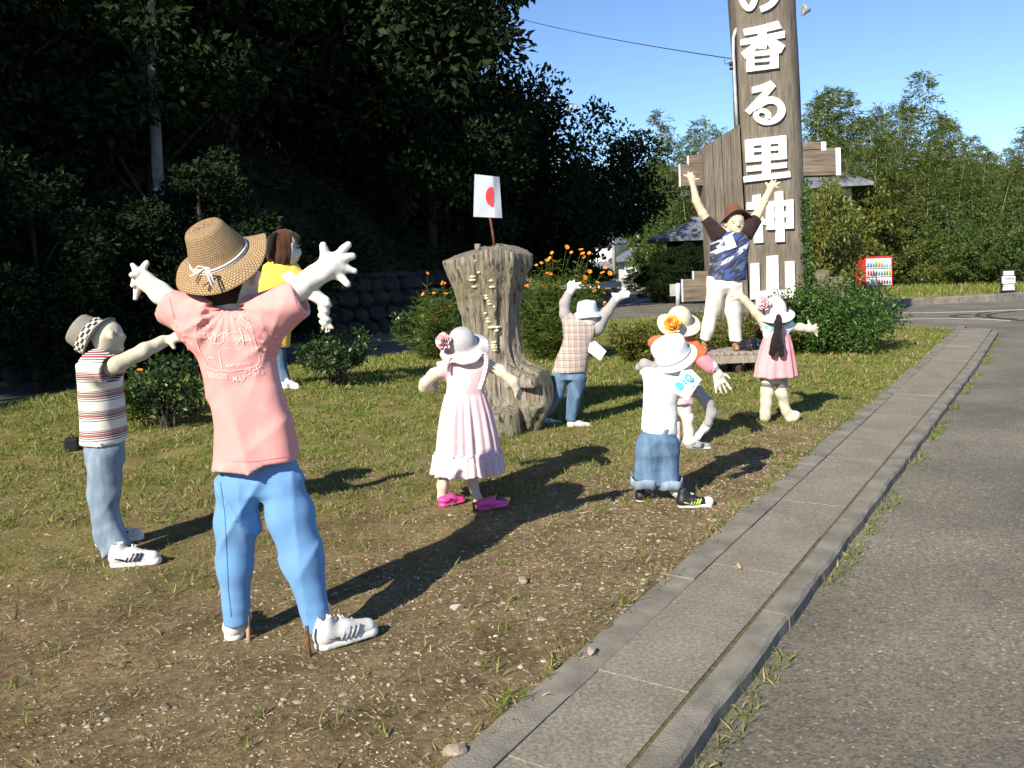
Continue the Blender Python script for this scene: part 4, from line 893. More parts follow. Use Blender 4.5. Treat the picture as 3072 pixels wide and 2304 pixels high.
# black bag on the bench
m, t, p = newmat('black_plastic'); p.inputs['Base Color'].default_value = (.008, .008, .009, 1); p.inputs['Roughness'].default_value = .18; n1 = noise(t, 16, 6); bump(t, p, n1.outputs[0], 1, .05)
fc = K(5, 1262, 760, BY+.25); f = field_for([fc-.2, fc+.2], .02, .012); fc[2] = zt+.06
f.limb(fc-[.13, 0, .02], fc+[.14, .03, -.01], .07, .075, .05).limb(fc-[.02, .05, 0], fc+[.05, .05, .03], .08, .06, .05).limb(fc+[-.12, 0, .03], fc+[-.17, 0, .11], .03, .015, .03)
f.disp(lambda x, y, z: .012*np.sin(x*60+np.sin(z*50)*2)*np.sin(y*55+z*40)); f.plane((0, 0, zt+.004), (0, 0, -1))
o = put('plastic_bag', *f.mesh(), 'black_plastic', base=(fc[0], fc[1], zt)); tag(o, 'crumpled shiny black plastic bag lying on the bench', 'bag')

# ================================================================== stump with bracket fungi, flag
m, t, p = newmat('stump_wood')
n1 = noise(t, 7, 9, stretch=(5, 5, .5), rough=.72); n2 = noise(t, 1.7, 4); n3 = noise(t, 40, 4, stretch=(5, 5, .5))
r = ramp(t, [(.3, (.075, .06, .044)), (.42, (.20, .168, .128)), (.56, (.34, .295, .232)), (.72, (.52, .47, .385))]); t.links.new(n1.outputs[0], r.inputs[0])
r2 = ramp(t, [(.47, (0, 0, 0)), (.66, (.6, .6, .6))]); t.links.new(n2.outputs[0], r2.inputs[0])
mx = t.nodes.new('ShaderNodeMixRGB'); mx.inputs[2].default_value = (.15, .16, .055, 1); t.links.new(r2.outputs[0], mx.inputs[0]); t.links.new(r.outputs[0], mx.inputs[1]); n5 = noise(t, 4.5, 5, stretch=(9, 9, .45), rough=.6); r5_ = ramp(t, [(.36, (.22, .2, .18)), (.43, (1, 1, 1))]); t.links.new(n5.outputs[0], r5_.inputs[0]); m5 = t.nodes.new('ShaderNodeMixRGB'); m5.blend_type = 'MULTIPLY'; m5.inputs[0].default_value = 1; t.links.new(mx.outputs[0], m5.inputs[1]); t.links.new(r5_.outputs[0], m5.inputs[2]); t.links.new(m5.outputs[0], p.inputs['Base Color'])
p.inputs['Roughness'].default_value = .9; b0_ = bump(t, p, n1.outputs[0], 1.0, .04); b5 = t.nodes.new('ShaderNodeBump'); b5.inputs['Strength'].default_value = .8; b5.inputs['Distance'].default_value = .04; t.links.new(r5_.outputs[0], b5.inputs['Height']); t.links.new(b5.outputs[0], b0_.inputs['Normal'])
TD = 7.35
stump = thing('tree_stump', (*K(4, 1000, 1050, TD)[:2], 0), 'big weathered tree stump flaring at the top with bracket fungi', 'stump')
prof = [(3, 660, 880, 385), (3, 790, 872, 383), (3, 900, 862, 342), (3, 1100, 865, 285), (3, 1300, 893, 245), (3, 1450, 912, 245), (4, 350, 945, 255), (4, 450, 975, 258), (4, 600, 1000, 262), (4, 800, 1020, 235), (4, 950, 1045, 195), (4, 1100, 1060, 190)]
secs = []
for c, y, cx, hw in prof:
    q = K(c, cx, y, TD+.05); hw -= 14 if y < 1000 and c == 3 else 32; secs.append((q, RM(c, hw, TD), RM(c, hw, TD)*.72))
secs[-1][0][2] = -.06
lo = np.array([-.75, TD-.55, -.08]); q0 = secs[5][0]
f = Field((q0[0]-.75, TD-.6, -.08), (q0[0]+.75, TD+.65, 2.0), .014)
f.loft(secs, .0)
f.limb(K(4, 1080, 540, TD), K(4, 1275, 590, TD-.1), .16, .15, .12).limb(K(4, 1275, 620, TD-.1), K(4, 1170, 960, TD), .155, .10, .10)
f.limb(K(4, 990, 820, TD-.2), K(4, 1010, 1120, TD-.24), .115, .14, .06).limb(K(4, 900, 800, TD-.1), K(4, 880, 1050, TD-.1), .12, .15, .1)
f.disp(lambda x, y, z: -.012*(1-np.abs(np.sin(np.arctan2(y-TD-.05, x-q0[0])*6.5+np.sin(z*3+1)*.8)))**3+.013*np.sin(np.arctan2(y-TD-.05, x-q0[0])*9+np.sin(z*4))+.007*np.sin(np.arctan2(y-TD-.05, x-q0[0])*23+z*5)+.010*np.sin(x*16+z*6)*np.sin(z*9+y*11)+.004*np.sin(x*50+z*14)*np.sin(y*46-z*12))
pk = K(3, 960, 642, TD)
a_, b_ = K(3, 490, 785, TD), K(3, 1255, 740, TD)
na = np.array([-(pk-a_)[2], 0, (pk-a_)[0]]); nb_ = np.array([(b_-pk)[2]*-1, 0, (b_-pk)[0]])
f.plane(pk+[0, 0, .0], na+np.array([0, -.05, 0])); f.plane(pk, nb_+np.array([0, -.05, 0]))
# sawn face of the root and limb stub
f.plane(K(4, 1360, 600, TD-.1), (.78, -.5, .12)); 
sl_, x, y, z = f.sub((q0[0]-.2, TD-.7, -.1), (q0[0]+.45, TD-.15, .42)); cpl = K(4, 990, 785, TD-.25)
f.D[sl_] = np.maximum(f.D[sl_], np.where(y < TD-.16, (z-cpl[2])*.9-(y-cpl[1])*.35, -1).astype(np.float32))
stV, stF = f.mesh(1); put('trunk', stV, stF, 'stump_wood', stump)
nmat('fungus', (.55, .42, .25), (.78, .68, .48), 20, .8)
stb = BVHTree.FromPolygons([tuple(v) for v in stV], [tuple(int(i) for i in q) for q in stF])
def hit(bv, c, x, y):
    d = Vector(rayp(*full(c, x, y))).normalized(); h_ = bv.ray_cast(Vector(EYEP), d); return (np.array(h_[0]), np.array(h_[1])) if h_[0] is not None else (None, None)
for (x, y, wd) in ((765, 780, 22), (792, 877, 30), (742, 912, 46), (740, 940, 58), (757, 995, 50), (895, 945, 40), (900, 998, 48), (852, 1070, 36), (858, 1090, 40), (872, 1112, 28), (880, 1138, 34), (920, 1162, 22), (848, 1215, 26), (866, 1260, 30), (872, 1285, 42), (900, 1332, 62), (945, 1330, 55), (940, 1360, 45), (958, 1385, 34), (920, 1455, 48), (918, 1480, 50), (922, 1500, 52), (924, 1522, 46), (948, 1712, 52)):
    h_, nn_ = hit(stb, 3, x, y)
    if h_ is None: continue
    w2 = RM(3, wd, TD)*.55
    nn_ = np.array([nn_[0]*.6, min(-.5, nn_[1]), 0]); nn_ /= np.linalg.norm(nn_); sv = np.array([-nn_[1], nn_[0], 0])
    Vf = []
    for ring_, (rr, zz) in enumerate(((.0, .007), (.6, .006), (1, .0), (.97, -.004), (.4, -.009), (0, -.014))):
        for k in range(10):
            th = math.pi*k/9; Vf.append(h_+sv*math.cos(th)*w2*rr+nn_*(math.sin(th)*w2*.95*rr-.004)+np.array([0, 0, zz*(1+w2*10)+.004*math.sin(k*2+x)]))
    Ff = [(r_*10+k, r_*10+k+1, (r_+1)*10+k+1, (r_+1)*10+k) for r_ in range(5) for k in range(9)]
    put('bracket_fungus', Vf, Ff, 'fungus', stump)
# wooden peg on top
put('peg', *tube([K(3, 782, 700, TD+.02), K(3, 780, 640, TD+.02)], .028, 7), 'stump_wood', stump)
# flag
m, t, p = newmat('flag_plastic'); p.inputs['Base Color'].default_value = (.36, .39, .45, 1); p.inputs['Roughness'].default_value = .3  # white plastic greyed: the face turned from the sun is in the colour
m, t, p = newmat('flag_red'); p.inputs['Base Color'].default_value = (.55, .02, .03, 1); p.inputs['Roughness'].default_value = .4
nmat('bamboo_pole', (.10, .035, .02), (.2, .07, .04), 10, .5)
FD = TD+.0; fl = thing('flag', K(3, 920, 650, FD), 'white plastic flag with a red disc on a thin pole', 'flag')
put('pole', *tube([K(3, 925, 690, FD), K(3, 905, 540, FD+.01), K(3, 885, 420, FD+.015), K(3, 878, 100, FD+.015)], .011, 8), 'bamboo_pole', fl)
def flagpt(u, v, off=0):   # u 0..1 across, v 0..1 down
    tl, tr, bl, br = (757, 62), (962, 85), (747, 415), (986, 426)
    x = (tl[0]*(1-u)+tr[0]*u)*(1-v)+(bl[0]*(1-u)+br[0]*u)*v; y = (tl[1]*(1-u)+tr[1]*u)*(1-v)+(bl[1]*(1-u)+br[1]*u)*v
    return K(3, x, y, FD-.02+.10*abs(u-.73)*(1 if u < .73 else 1.2)-off+.006*math.sin(v*5+u*7))
for sgn, nm in ((0, 'cloth'),):
    nu, nv = 24, 16; Vf = [flagpt(i/nu, j/nv) for i in range(nu+1) for j in range(nv+1)]; Vb = [v+np.array([0, .003, 0]) for v in Vf]
    Ff = [(i*(nv+1)+j, i*(nv+1)+j+1, (i+1)*(nv+1)+j+1, (i+1)*(nv+1)+j) for i in range(nu) for j in range(nv)]; nV = len(Vf); Ff += [tuple(q+nV for q in f_[::-1]) for f_ in Ff]
    cl = put('cloth', Vf+Vb, Ff, 'flag_plastic', fl)
Vd = []; nr = 8
for r_ in range(nr+1):
    for k in range(28):
        th = 2*math.pi*k/28; Vd.append(flagpt(.70+.265*r_/nr*math.cos(th)*(1 if math.cos(th) < 0 else .16), .5+.245*r_/nr*math.sin(th), .004))
put('disc', Vd, [(r_*28+k, r_*28+(k+1) % 28, (r_+1)*28+(k+1) % 28, (r_+1)*28+k) for r_ in range(nr) for k in range(28)], 'flag_red', cl)

# ================================================================== near planting
def shrub(name, label, base, rx, rz, leaf, ncl, per, mat, seed, stems=5, lo=.25, cat='shrub', group=None, wd=.5, flat=.6, bark='bark'):
    rg = np.random.default_rng(seed); base = np.array(base, float); o = thing(name, base, label, cat, group); C = []
    while len(C) < ncl:
        d = rg.normal(size=3); d /= np.linalg.norm(d); r = rg.random()**.4*(1+.22*math.sin(d[0]*5+seed)*math.cos(d[1]*4+d[2]*3))
        C.append(base+np.array([d[0]*rx*r, d[1]*rx*r, rz*(lo+(1-lo)/2*(1+d[2]*r))]))
    C = np.array(C); V, Fc = clump_leaves(C, rx*.22*rg.uniform(.6, 1.3, ncl), per, leaf, wd, rg, up=.4); put('foliage', V, Fc, mat, o, smooth_=False)
    tp = []
    for c in C[rg.permutation(ncl)[:stems*3]]: 
        b0 = base+np.array([rg.normal(0, rx*.06), rg.normal(0, rx*.06), -.03]); md = base+(c-base)*[.35, .35, .5]; tp.append(tube([b0, md, c], [rz*.022, rz*.016, rz*.006], 5))
    V, Fc = join(tp); put('stem', V, Fc, bark, o); return o
def onG(c, x, y): q = G(c, x, y); return np.array([q[0], q[1], gz(q[0], q[1])])
sh = 'glossy dark camellia shrub '
b1 = onG(0, 362, 925); shrub('camellia_shrub', sh+'right behind the striped shirt doll', b1, .42, .64, .055, 52, 34, 'camellia_leaf', 1, 6, .2)
b2 = onG(0, 725, 832); shrub('camellia_shrub', sh+'below the hanging hand of the yellow shirt doll', b2, .45, .6, .055, 52, 34, 'camellia_leaf', 2, 6, .22)
b3 = onG(0, 918, 768); shrub('camellia_shrub', sh+'between the stump and the stone wall', b3, .5, .78, .065, 64, 34, 'camellia_leaf', 3, 6, .3)
shrub('spreading_bush', 'large fresh green bush right of the big sign', np.array([*G(5, 2010, 800)[:2], 0]), .95, 1.02, .06, 260, 56, 'yew_leaf', 4, 8, -.1, wd=.4)
for (x, y, D, rx, rz, lab) in ((210, 640, 12.2, .42, .55, 'yellow-green azalea bush left of the bench'), (1000, 640, 12.6, .6, .62, 'yellow-green azalea bush behind the legs of man doll'), (1330, 600, 12.4, .55, .6, 'red-tinged azalea bush behind the bench end'), (640, 420, 13.0, .6, .55, 'azalea bush under the left timber crossbeam')):
    q = K(5, x, y, D); shrub('azalea_bush', lab, (q[0], D, 0), rx, rz, .05, 70, 42, 'azalea_leaf', int(x), 5, -.05)
# orange cosmos
m, t, p = newmat('orange_petal'); g = t.nodes.new('ShaderNodeNewGeometry'); r = ramp(t, [(0, (.75, .16, .008)), (1, (.85, .28, .012))]); t.links.new(g.outputs['Random Per Island'], r.inputs[0]); t.links.new(r.outputs[0], p.inputs['Base Color']); p.inputs['Roughness'].default_value = .6
nmat('flower_centre', (.45, .2, .01), (.6, .35, .02), 50, .8)
def flower_mesh(seed):
    rg = np.random.default_rng(seed); V, Fc = [], []
    for k in range(8):
        th = k*math.pi/4+rg.normal(0, .08); u = np.array([math.cos(th), math.sin(th), .25]); s_ = np.array([-math.sin(th), math.cos(th), 0]); n_ = len(V)
        V += [u*.004, u*.022+s_*.011, u*.034+s_*.008, u*.034-s_*.008, u*.022-s_*.011]; Fc.append((n_, n_+1, n_+2, n_+3, n_+4))
    me = mkmesh('flower', np.array(V), Fc, None, False); me.materials.append(MATS['orange_petal']); return me
FL = [flower_mesh(k) for k in range(3)]
def cosmos(label, base, tops, nst, seed, sx, sz, fsize):
    rg = np.random.default_rng(seed); base = np.array(base); o = thing('cosmos_plant', base, label, 'flowering plant', 'orange cosmos plants around the stump'); st = []; C = []; Dn = []
    def stem(top):
        b0 = base+[rg.normal(0, sx*.25), rg.normal(0, sx*.2), 0]; md = b0*.45+top*.55+[rg.normal(0, .05), rg.normal(0, .05), .04]
        st.append(tube([b0, md, top], [.006, .004, .0025], 4)); n_ = 34
        tt = np.clip(rg.uniform(.12, .9, n_), 0, 1)[:, None]; q = b0*(1-tt)**2+2*md*tt*(1-tt)+top*tt**2; th = rg.uniform(0, 6.28, n_)
        for r_ in range(3): C.append(q+np.stack([np.cos(th), np.sin(th), np.full(n_, .3)], 1)*(.04*r_)); Dn.append(np.stack([np.cos(th+rg.normal(0, .5, n_)), np.sin(th), rg.uniform(-.2, .8, n_)], 1))
    for tpt in tops:
        tpt = np.array(tpt); stem(tpt); f_ = putdata('flower', FL[rg.integers(3)], tpt, o, rot=(rg.uniform(.2, 1.2), rg.uniform(-.5, .5), rg.uniform(-1, 1)), scale=fsize*rg.uniform(.8, 1.25))
    for k in range(nst): stem(base+[rg.normal(0, sx*.55), rg.normal(0, sx*.5), sz*rg.uniform(.35, .95)])
    V, Fc = leaf_quads(np.concatenate(C), np.concatenate(Dn), rg.uniform(.05, .13, sum(map(len, C))), .13, .1, rg); put('foliage', V, Fc, 'cosmos_leaf', o, smooth_=False)
    V, Fc = join(st); put('stem', V, Fc, 'cosmos_leaf', o)
CD = 12.6
fl3 = [(1310, 800), (1355, 780), (1380, 762), (1415, 785), (1400, 716), (1522, 668), (1560, 712), (1640, 690), (1655, 722), (1668, 748), (1708, 718), (1268, 818), (1360, 885), (1382, 890), (1450, 975), (1600, 908), (1712, 872), (1670, 920), (1818, 882), (1878, 885), (1842, 842), (1775, 962), (1662, 958), (1750, 1030), (1832, 1050), (1345, 1000), (1325, 995), (1275, 1048), (1415, 1050), (1480, 1075), (1190, 990), (1835, 1132), (1700, 1000), (1560, 1100), (1240, 1120)]
q = K(3, 1430, 1480, CD); cosmos('tall bushy orange cosmos plant right of the stump', (q[0], CD, 0), [K(3, x, y, CD+rng.uniform(-.3, .3)) for x, y in fl3], 190, 61, .62, 1.45, .95)
fl4 = [(365, 885), (490, 965), (505, 968), (330, 1058), (420, 1050), (515, 1055), (470, 1170), (545, 1160), (320, 1235), (415, 1250), (440, 1270), (560, 1180), (415, 1550), (430, 1335)]
q = K(3, 470, 1480, CD+.3); cosmos('thin orange cosmos plant left of the stump', (q[0], CD+.3, 0), [K(3, x, y, CD+.3+rng.uniform(-.3, .3)) for x, y in fl4], 60, 62, .5, 1.2, .9)
q = b1+[-.25, .05, 0]; cosmos('small orange cosmos with two flowers behind striped shirt doll', q, [K(1, 595, 1130, b1[1]), K(1, 572, 1203, b1[1])], 4, 63, .2, .5, .8)
# small things on the grass
m, t, p = newmat('black_matte'); p.inputs['Base Color'].default_value = (.012, .012, .014, 1); p.inputs['Roughness'].default_value = .5
q = onG(0, 155, 972); V, Fc = boxc(q+[0, 0, .05], (.055, .045, .055), yaw(.4), .015); V2, F2 = tube([q+[-.035, 0, .1], q+[0, 0, .13], q+[.035, 0, .1]], .006, 6); V, Fc = join([(V, Fc), (V2, F2)])
o = put('lamp_box', V, Fc, 'black_matte', base=q, smooth_=False); tag(o, 'small black floodlight box on the ground behind striped shirt doll', 'floodlight')
q = onG(5, 1235, 1415); nmat('orange_clay', (.5, .16, .06), (.6, .25, .1), 20, .9)
V, Fc = rockv(2, (.05, .03, .03), 7); o = put('clay_shard', V+q+[0, 0, .02], [tuple(f_) for f_ in Fc], 'orange_clay', base=q, smooth_=False); tag(o, 'small orange clay shard on grass beside the pinafore doll', 'shard')
q = onG(5, 1300, 1420); V, Fc = rockv(2, (.04, .03, .025), 8); o = put('stone', V+q+[0, 0, .015], [tuple(f_) for f_ in Fc], 'stone_pale', base=q, smooth_=False); tag(o, 'white stone on grass beside the pinafore doll', 'stone')
# ================================================================== SCARECROW DOLLS
cloth('skin_white', (.68, .65, .59), .06, 300, (.56, .51, .43)); cloth('skin_cream', (.56, .51, .39), .08, 300, (.43, .38, .28)); cloth('skin_tan', (.58, .47, .34), .08, 300, (.52, .41, .29))
cloth('skin_grey', (.36, .34, .33), .08, 300); cloth('hair_black', (.018, .013, .012), .2, 200); cloth('hair_brown', (.075, .03, .018), .2, 150)
cloth('pink_cotton', (.68, .285, .265), .04, 350, (.68, .35, .325)); cloth('blue_jersey', (.135, .285, .51), .04, 350, (.115, .255, .47), wrinkle=.2); cloth('yellow_cotton', (.80, .56, .09), .05)
cloth('pale_pink', (.70, .50, .52), .04, 350, (.70, .44, .48)); cloth('white_cotton', (.70, .70, .69), .02, 350, (.62, .62, .62)); cloth('orange_cotton', (.72, .15, .06), .05); cloth('rose_cotton', (.72, .28, .33), .05)
cloth('pinafore_pink', (.76, .33, .35), .05, 350, (.70, .28, .31)); cloth('cream_straw', (.76, .68, .48), .05, 200); cloth('pale_blue_cloth', (.55, .62, .68), .06); cloth('brown_felt', (.14, .06, .035), .15); cloth('dark_maroon', (.035, .02, .02), .2)
cloth('off_white_trousers', (.62, .58, .51), .05); cloth('rib_grey', (.33, .31, .31), .06)
def jeans(name, c1, c2, c3):
    m, t, p = newmat(name); n1 = noise(t, 5, 6, stretch=(3, 3, .8)); r = ramp(t, [(.3, c1), (.5, c2), (.72, c3)]); t.links.new(n1.outputs[0], r.inputs[0]); t.links.new(r.outputs[0], p.inputs['Base Color'])
    p.inputs['Roughness'].default_value = .9; p.inputs['Specular IOR Level'].default_value = .1; n2 = noise(t, 400, 2); bump(t, p, n2.outputs[0], .3, .002)
jeans('denim_pale', (.12, .17, .23), (.20, .26, .33), (.34, .41, .46)); jeans('denim_mid', (.05, .09, .16), (.10, .17, .27), (.17, .26, .37)); jeans('denim_dark', (.035, .06, .12), (.06, .11, .2), (.12, .19, .3))
m, t, p = newmat('rubber_white'); p.inputs['Base Color'].default_value = (.72, .70, .66, 1); p.inputs['Roughness'].default_value = .55
nmat('sneaker', (.50, .48, .44), (.66, .64, .60), 30, .6, 200, .2, .002); nmat('lace', (.7, .7, .68), (.8, .8, .78), 60, .9)
m, t, p = newmat('sneaker_navy'); p.inputs['Base Color'].default_value = (.03, .035, .07, 1)
m, t, p = newmat('sneaker_silver'); p.inputs['Base Color'].default_value = (.3, .32, .34, 1); p.inputs['Roughness'].default_value = .4
m, t, p = newmat('pink_rubber'); p.inputs['Base Color'].default_value = (.78, .07, .30, 1); p.inputs['Roughness'].default_value = .45
m, t, p = newmat('lime'); p.inputs['Base Color'].default_value = (.45, .6, .08, 1)
m, t, p = newmat('red_orange'); p.inputs['Base Color'].default_value = (.7, .12, .05, 1)
m, t, p = newmat('leather_tan'); p.inputs['Base Color'].default_value = (.3, .15, .07, 1); p.inputs['Roughness'].default_value = .5
nmat('rust', (.06, .03, .018), (.16, .075, .04), 40, .85); nmat('stake_wood', (.35, .2, .1), (.5, .32, .17), 20, .85, stretch=(5, 5, .5))
m, t, p = newmat('print_white'); p.inputs['Base Color'].default_value = (.76, .58, .56, 1); p.inputs['Roughness'].default_value = .8
m, t, p = newmat('paper'); p.inputs['Base Color'].default_value = (.78, .82, .86, 1); p.inputs['Roughness'].default_value = .5
m, t, p = newmat('print_cyan'); p.inputs['Base Color'].default_value = (.10, .48, .72, 1)
m, t, p = newmat('paint_black'); p.inputs['Base Color'].default_value = (.01, .01, .012, 1)
m, t, p = newmat('paint_lip'); p.inputs['Base Color'].default_value = (.35, .12, .1, 1)
def zstripe(name, period, off, stops, jit=.004):
    m, t, p = newmat(name); tc = t.nodes.new('ShaderNodeTexCoord'); sx = t.nodes.new('ShaderNodeSeparateXYZ'); t.links.new(tc.outputs['Object'], sx.inputs[0])
    nz = noise(t, 4, 2); ma = t.nodes.new('ShaderNodeMath'); ma.operation = 'MULTIPLY_ADD'; ma.inputs[1].default_value = jit*2; t.links.new(nz.outputs[0], ma.inputs[0]); t.links.new(sx.outputs[2], ma.inputs[2])
    mb = t.nodes.new('ShaderNodeMath'); mb.operation = 'MULTIPLY_ADD'; mb.inputs[1].default_value = 1/period; mb.inputs[2].default_value = off; t.links.new(ma.outputs[0], mb.inputs[0])
    fr = t.nodes.new('ShaderNodeMath'); fr.operation = 'FRACT'; t.links.new(mb.outputs[0], fr.inputs[0]); r = ramp(t, stops, 'CONSTANT'); t.links.new(fr.outputs[0], r.inputs[0]); t.links.new(r.outputs[0], p.inputs['Base Color'])
    p.inputs['Roughness'].default_value = .92; p.inputs['Specular IOR Level'].default_value = .1; n2 = noise(t, 350, 2); bump(t, p, n2.outputs[0], .25, .002); return m
Wc, Nc, Rc = (.70, .67, .58), (.045, .05, .09), (.30, .06, .06)
zstripe('striped_knit', .105, .1, [(0, Wc), (.28, Nc), (.32, Wc), (.40, Nc), (.45, Wc), (.49, Rc), (.58, Wc), (.60, Nc), (.65, Wc), (.68, Rc), (.75, Wc), (.78, Nc), (.81, Wc)])
def plaid(name):
    m, t, p = newmat(name); tc = t.nodes.new('ShaderNodeTexCoord'); sx = t.nodes.new('ShaderNodeSeparateXYZ'); t.links.new(tc.outputs['Object'], sx.inputs[0]); outs = []
    for ax, per in ((0, .05), (2, .06)):
        mb = t.nodes.new('ShaderNodeMath'); mb.operation = 'MULTIPLY'; mb.inputs[1].default_value = 1/per; t.links.new(sx.outputs[ax], mb.inputs[0])
        fr = t.nodes.new('ShaderNodeMath'); fr.operation = 'FRACT'; t.links.new(mb.outputs[0], fr.inputs[0]); r = ramp(t, [(0, (.66, .60, .56)), (.42, (.2, .13, .11)), (.5, (.66, .60, .56)), (.66, (.33, .24, .21)), (.71, (.66, .60, .56)), (.82, (.34, .3, .36)), (.88, (.66, .60, .56))], 'CONSTANT'); t.links.new(fr.outputs[0], r.inputs[0]); outs.append(r.outputs[0])
    mu = t.nodes.new('ShaderNodeMixRGB'); mu.blend_type = 'MULTIPLY'; mu.inputs[0].default_value = .9; t.links.new(outs[0], mu.inputs[1]); t.links.new(outs[1], mu.inputs[2]); t.links.new(mu.outputs[0], p.inputs['Base Color']); p.inputs['Roughness'].default_value = .92
plaid('plaid_cotton')
m, t, p = newmat('aloha')   # dark blue shirt with sweeping white shapes
tc = t.nodes.new('ShaderNodeTexCoord'); mp = t.nodes.new('ShaderNodeMapping'); mp.inputs['Scale'].default_value = (2.0, 1, 9); m2 = t.nodes.new('ShaderNodeMapping'); m2.inputs['Rotation'].default_value = (0, .55, 0); t.links.new(tc.outputs['Object'], m2.inputs[0]); t.links.new(m2.outputs[0], mp.inputs[0])
nz = t.nodes.new('ShaderNodeTexNoise'); nz.inputs['Scale'].default_value = 1.2; nz.inputs['Detail'].default_value = 2.5; t.links.new(mp.outputs[0], nz.inputs['Vector']); r = ramp(t, [(0, (.02, .022, .03)), (.36, (.04, .075, .26)), (.44, (.025, .03, .05)), (.52, (.09, .11, .2)), (.58, (.62, .64, .72)), (.66, (.02, .02, .03))], 'CONSTANT'); t.links.new(nz.outputs[0], r.inputs[0])
vo = t.nodes.new('ShaderNodeTexVoronoi'); vo.inputs['Scale'].default_value = 9; t.links.new(tc.outputs['Object'], vo.inputs['Vector']); lt = t.nodes.new('ShaderNodeMath'); lt.operation = 'LESS_THAN'; lt.inputs[1].default_value = .22; t.links.new(vo.outputs['Distance'], lt.inputs[0])
mx = t.nodes.new('ShaderNodeMixRGB'); mx.inputs[2].default_value = (.08, .12, .35, 1); t.links.new(lt.outputs[0], mx.inputs[0]); t.links.new(r.outputs[0], mx.inputs[1]); t.links.new(mx.outputs[0], p.inputs['Base Color']); p.inputs['Roughness'].default_value = .8
m, t, p = newmat('floral'); tc = t.nodes.new('ShaderNodeTexCoord'); vo = t.nodes.new('ShaderNodeTexVoronoi'); vo.inputs['Scale'].default_value = 34; t.links.new(tc.outputs['Object'], vo.inputs['Vector']); r = ramp(t, [(0, (.75, .76, .74)), (.4, (.18, .38, .48)), (.55, (.7, .7, .68)), (.7, (.55, .2, .25)), (.8, (.3, .42, .3)), (.9, (.72, .74, .72))], 'CONSTANT'); t.links.new(vo.outputs['Color'], r.inputs[0]); t.links.new(r.outputs[0], p.inputs['Base Color']); p.inputs['Roughness'].default_value = .9
def weave(name, c1, c2, us, vs_, bs=.8):
    m, t, p = newmat(name); tc = t.nodes.new('ShaderNodeTexCoord'); mp = t.nodes.new('ShaderNodeMapping'); mp.inputs['Scale'].default_value = (us, vs_, 1); t.links.new(tc.outputs['UV'], mp.inputs[0])
    b = t.nodes.new('ShaderNodeTexBrick'); b.inputs['Scale'].default_value = 1; b.inputs['Color1'].default_value = (*c1, 1); b.inputs['Color2'].default_value = (*(np.array(c1)*.8), 1); b.inputs['Mortar'].default_value = (*c2, 1); b.inputs['Mortar Size'].default_value = .12; b.inputs['Mortar Smooth'].default_value = .6; b.inputs['Brick Width'].default_value = 1; b.inputs['Row Height'].default_value = 1
    t.links.new(mp.outputs[0], b.inputs['Vector']); t.links.new(b.outputs['Color'], p.inputs['Base Color']); p.inputs['Roughness'].default_value = .85
    inv = t.nodes.new('ShaderNodeMath'); inv.operation = 'SUBTRACT'; inv.inputs[0].default_value = 1; t.links.new(b.outputs['Fac'], inv.inputs[1]); bump(t, p, inv.outputs[0], bs, .006); return m
weave('straw_weave', (.44, .295, .15), (.16, .095, .042), 75, 105, 1.); weave('white_weave', (.68, .67, .66), (.42, .41, .41), 60, 110, .8); weave('grey_weave', (.30, .28, .23), (.16, .15, .12), 110, 170, .5); weave('cream_weave', (.80, .74, .54), (.6, .53, .36), 90, 150, .4)
m, t, p = newmat('check_band'); tc = t.nodes.new('ShaderNodeTexCoord'); mp = t.nodes.new('ShaderNodeMapping'); mp.inputs['Scale'].default_value = (22, 70, 1); t.links.new(tc.outputs['UV'], mp.inputs[0]); ck = t.nodes.new('ShaderNodeTexChecker'); ck.inputs['Scale'].default_value = 1; ck.inputs['Color1'].default_value = (.02, .02, .03, 1); ck.inputs['Color2'].default_value = (.55, .53, .45, 1); t.links.new(mp.outputs[0], ck.inputs['Vector']); t.links.new(ck.outputs['Color'], p.inputs['Base Color']); p.inputs['Roughness'].default_value = .9

def cr(t_, p_=3): return (1-np.abs(np.sin(t_)))**p_
def unit(v): v = np.array(v, float); return v/np.linalg.norm(v)
class Doll:
    def __init__(s, name, base, label):
        s.base = np.array(base, float); s.o = thing(name, base, label, 'scarecrow')
    def garment(s, name, f, mat, wr=None, relax=1, amp=.0, freq=30., seed=0, parent=None):
        if amp:
            r = np.random.default_rng(seed); a = r.uniform(0, 6, 4)
            f.disp(lambda x, y, z: amp*(np.sin(x*freq+np.sin(z*freq*.35+a[0])*1.6+a[1])*np.sin(y*freq*.8+z*freq*.22+a[2])+.5*np.sin(z*freq*.9+x*freq*.7+a[3])*np.sin(x*freq*.5-y*freq*.6))-amp*1.1*cr(x*freq*.33+y*freq*.25+np.sin(z*freq*.3+a[2])*1.3+a[0])-amp*.7*cr(z*freq*.5+x*freq*.3+y*freq*.2+a[1]+np.sin(x*freq*.4))+amp*.6)
        if wr: f.disp(wr)
        V, Fc = f.mesh(relax); o = put(name, V, Fc, mat, parent or s.o); s.last = (V, Fc); return o
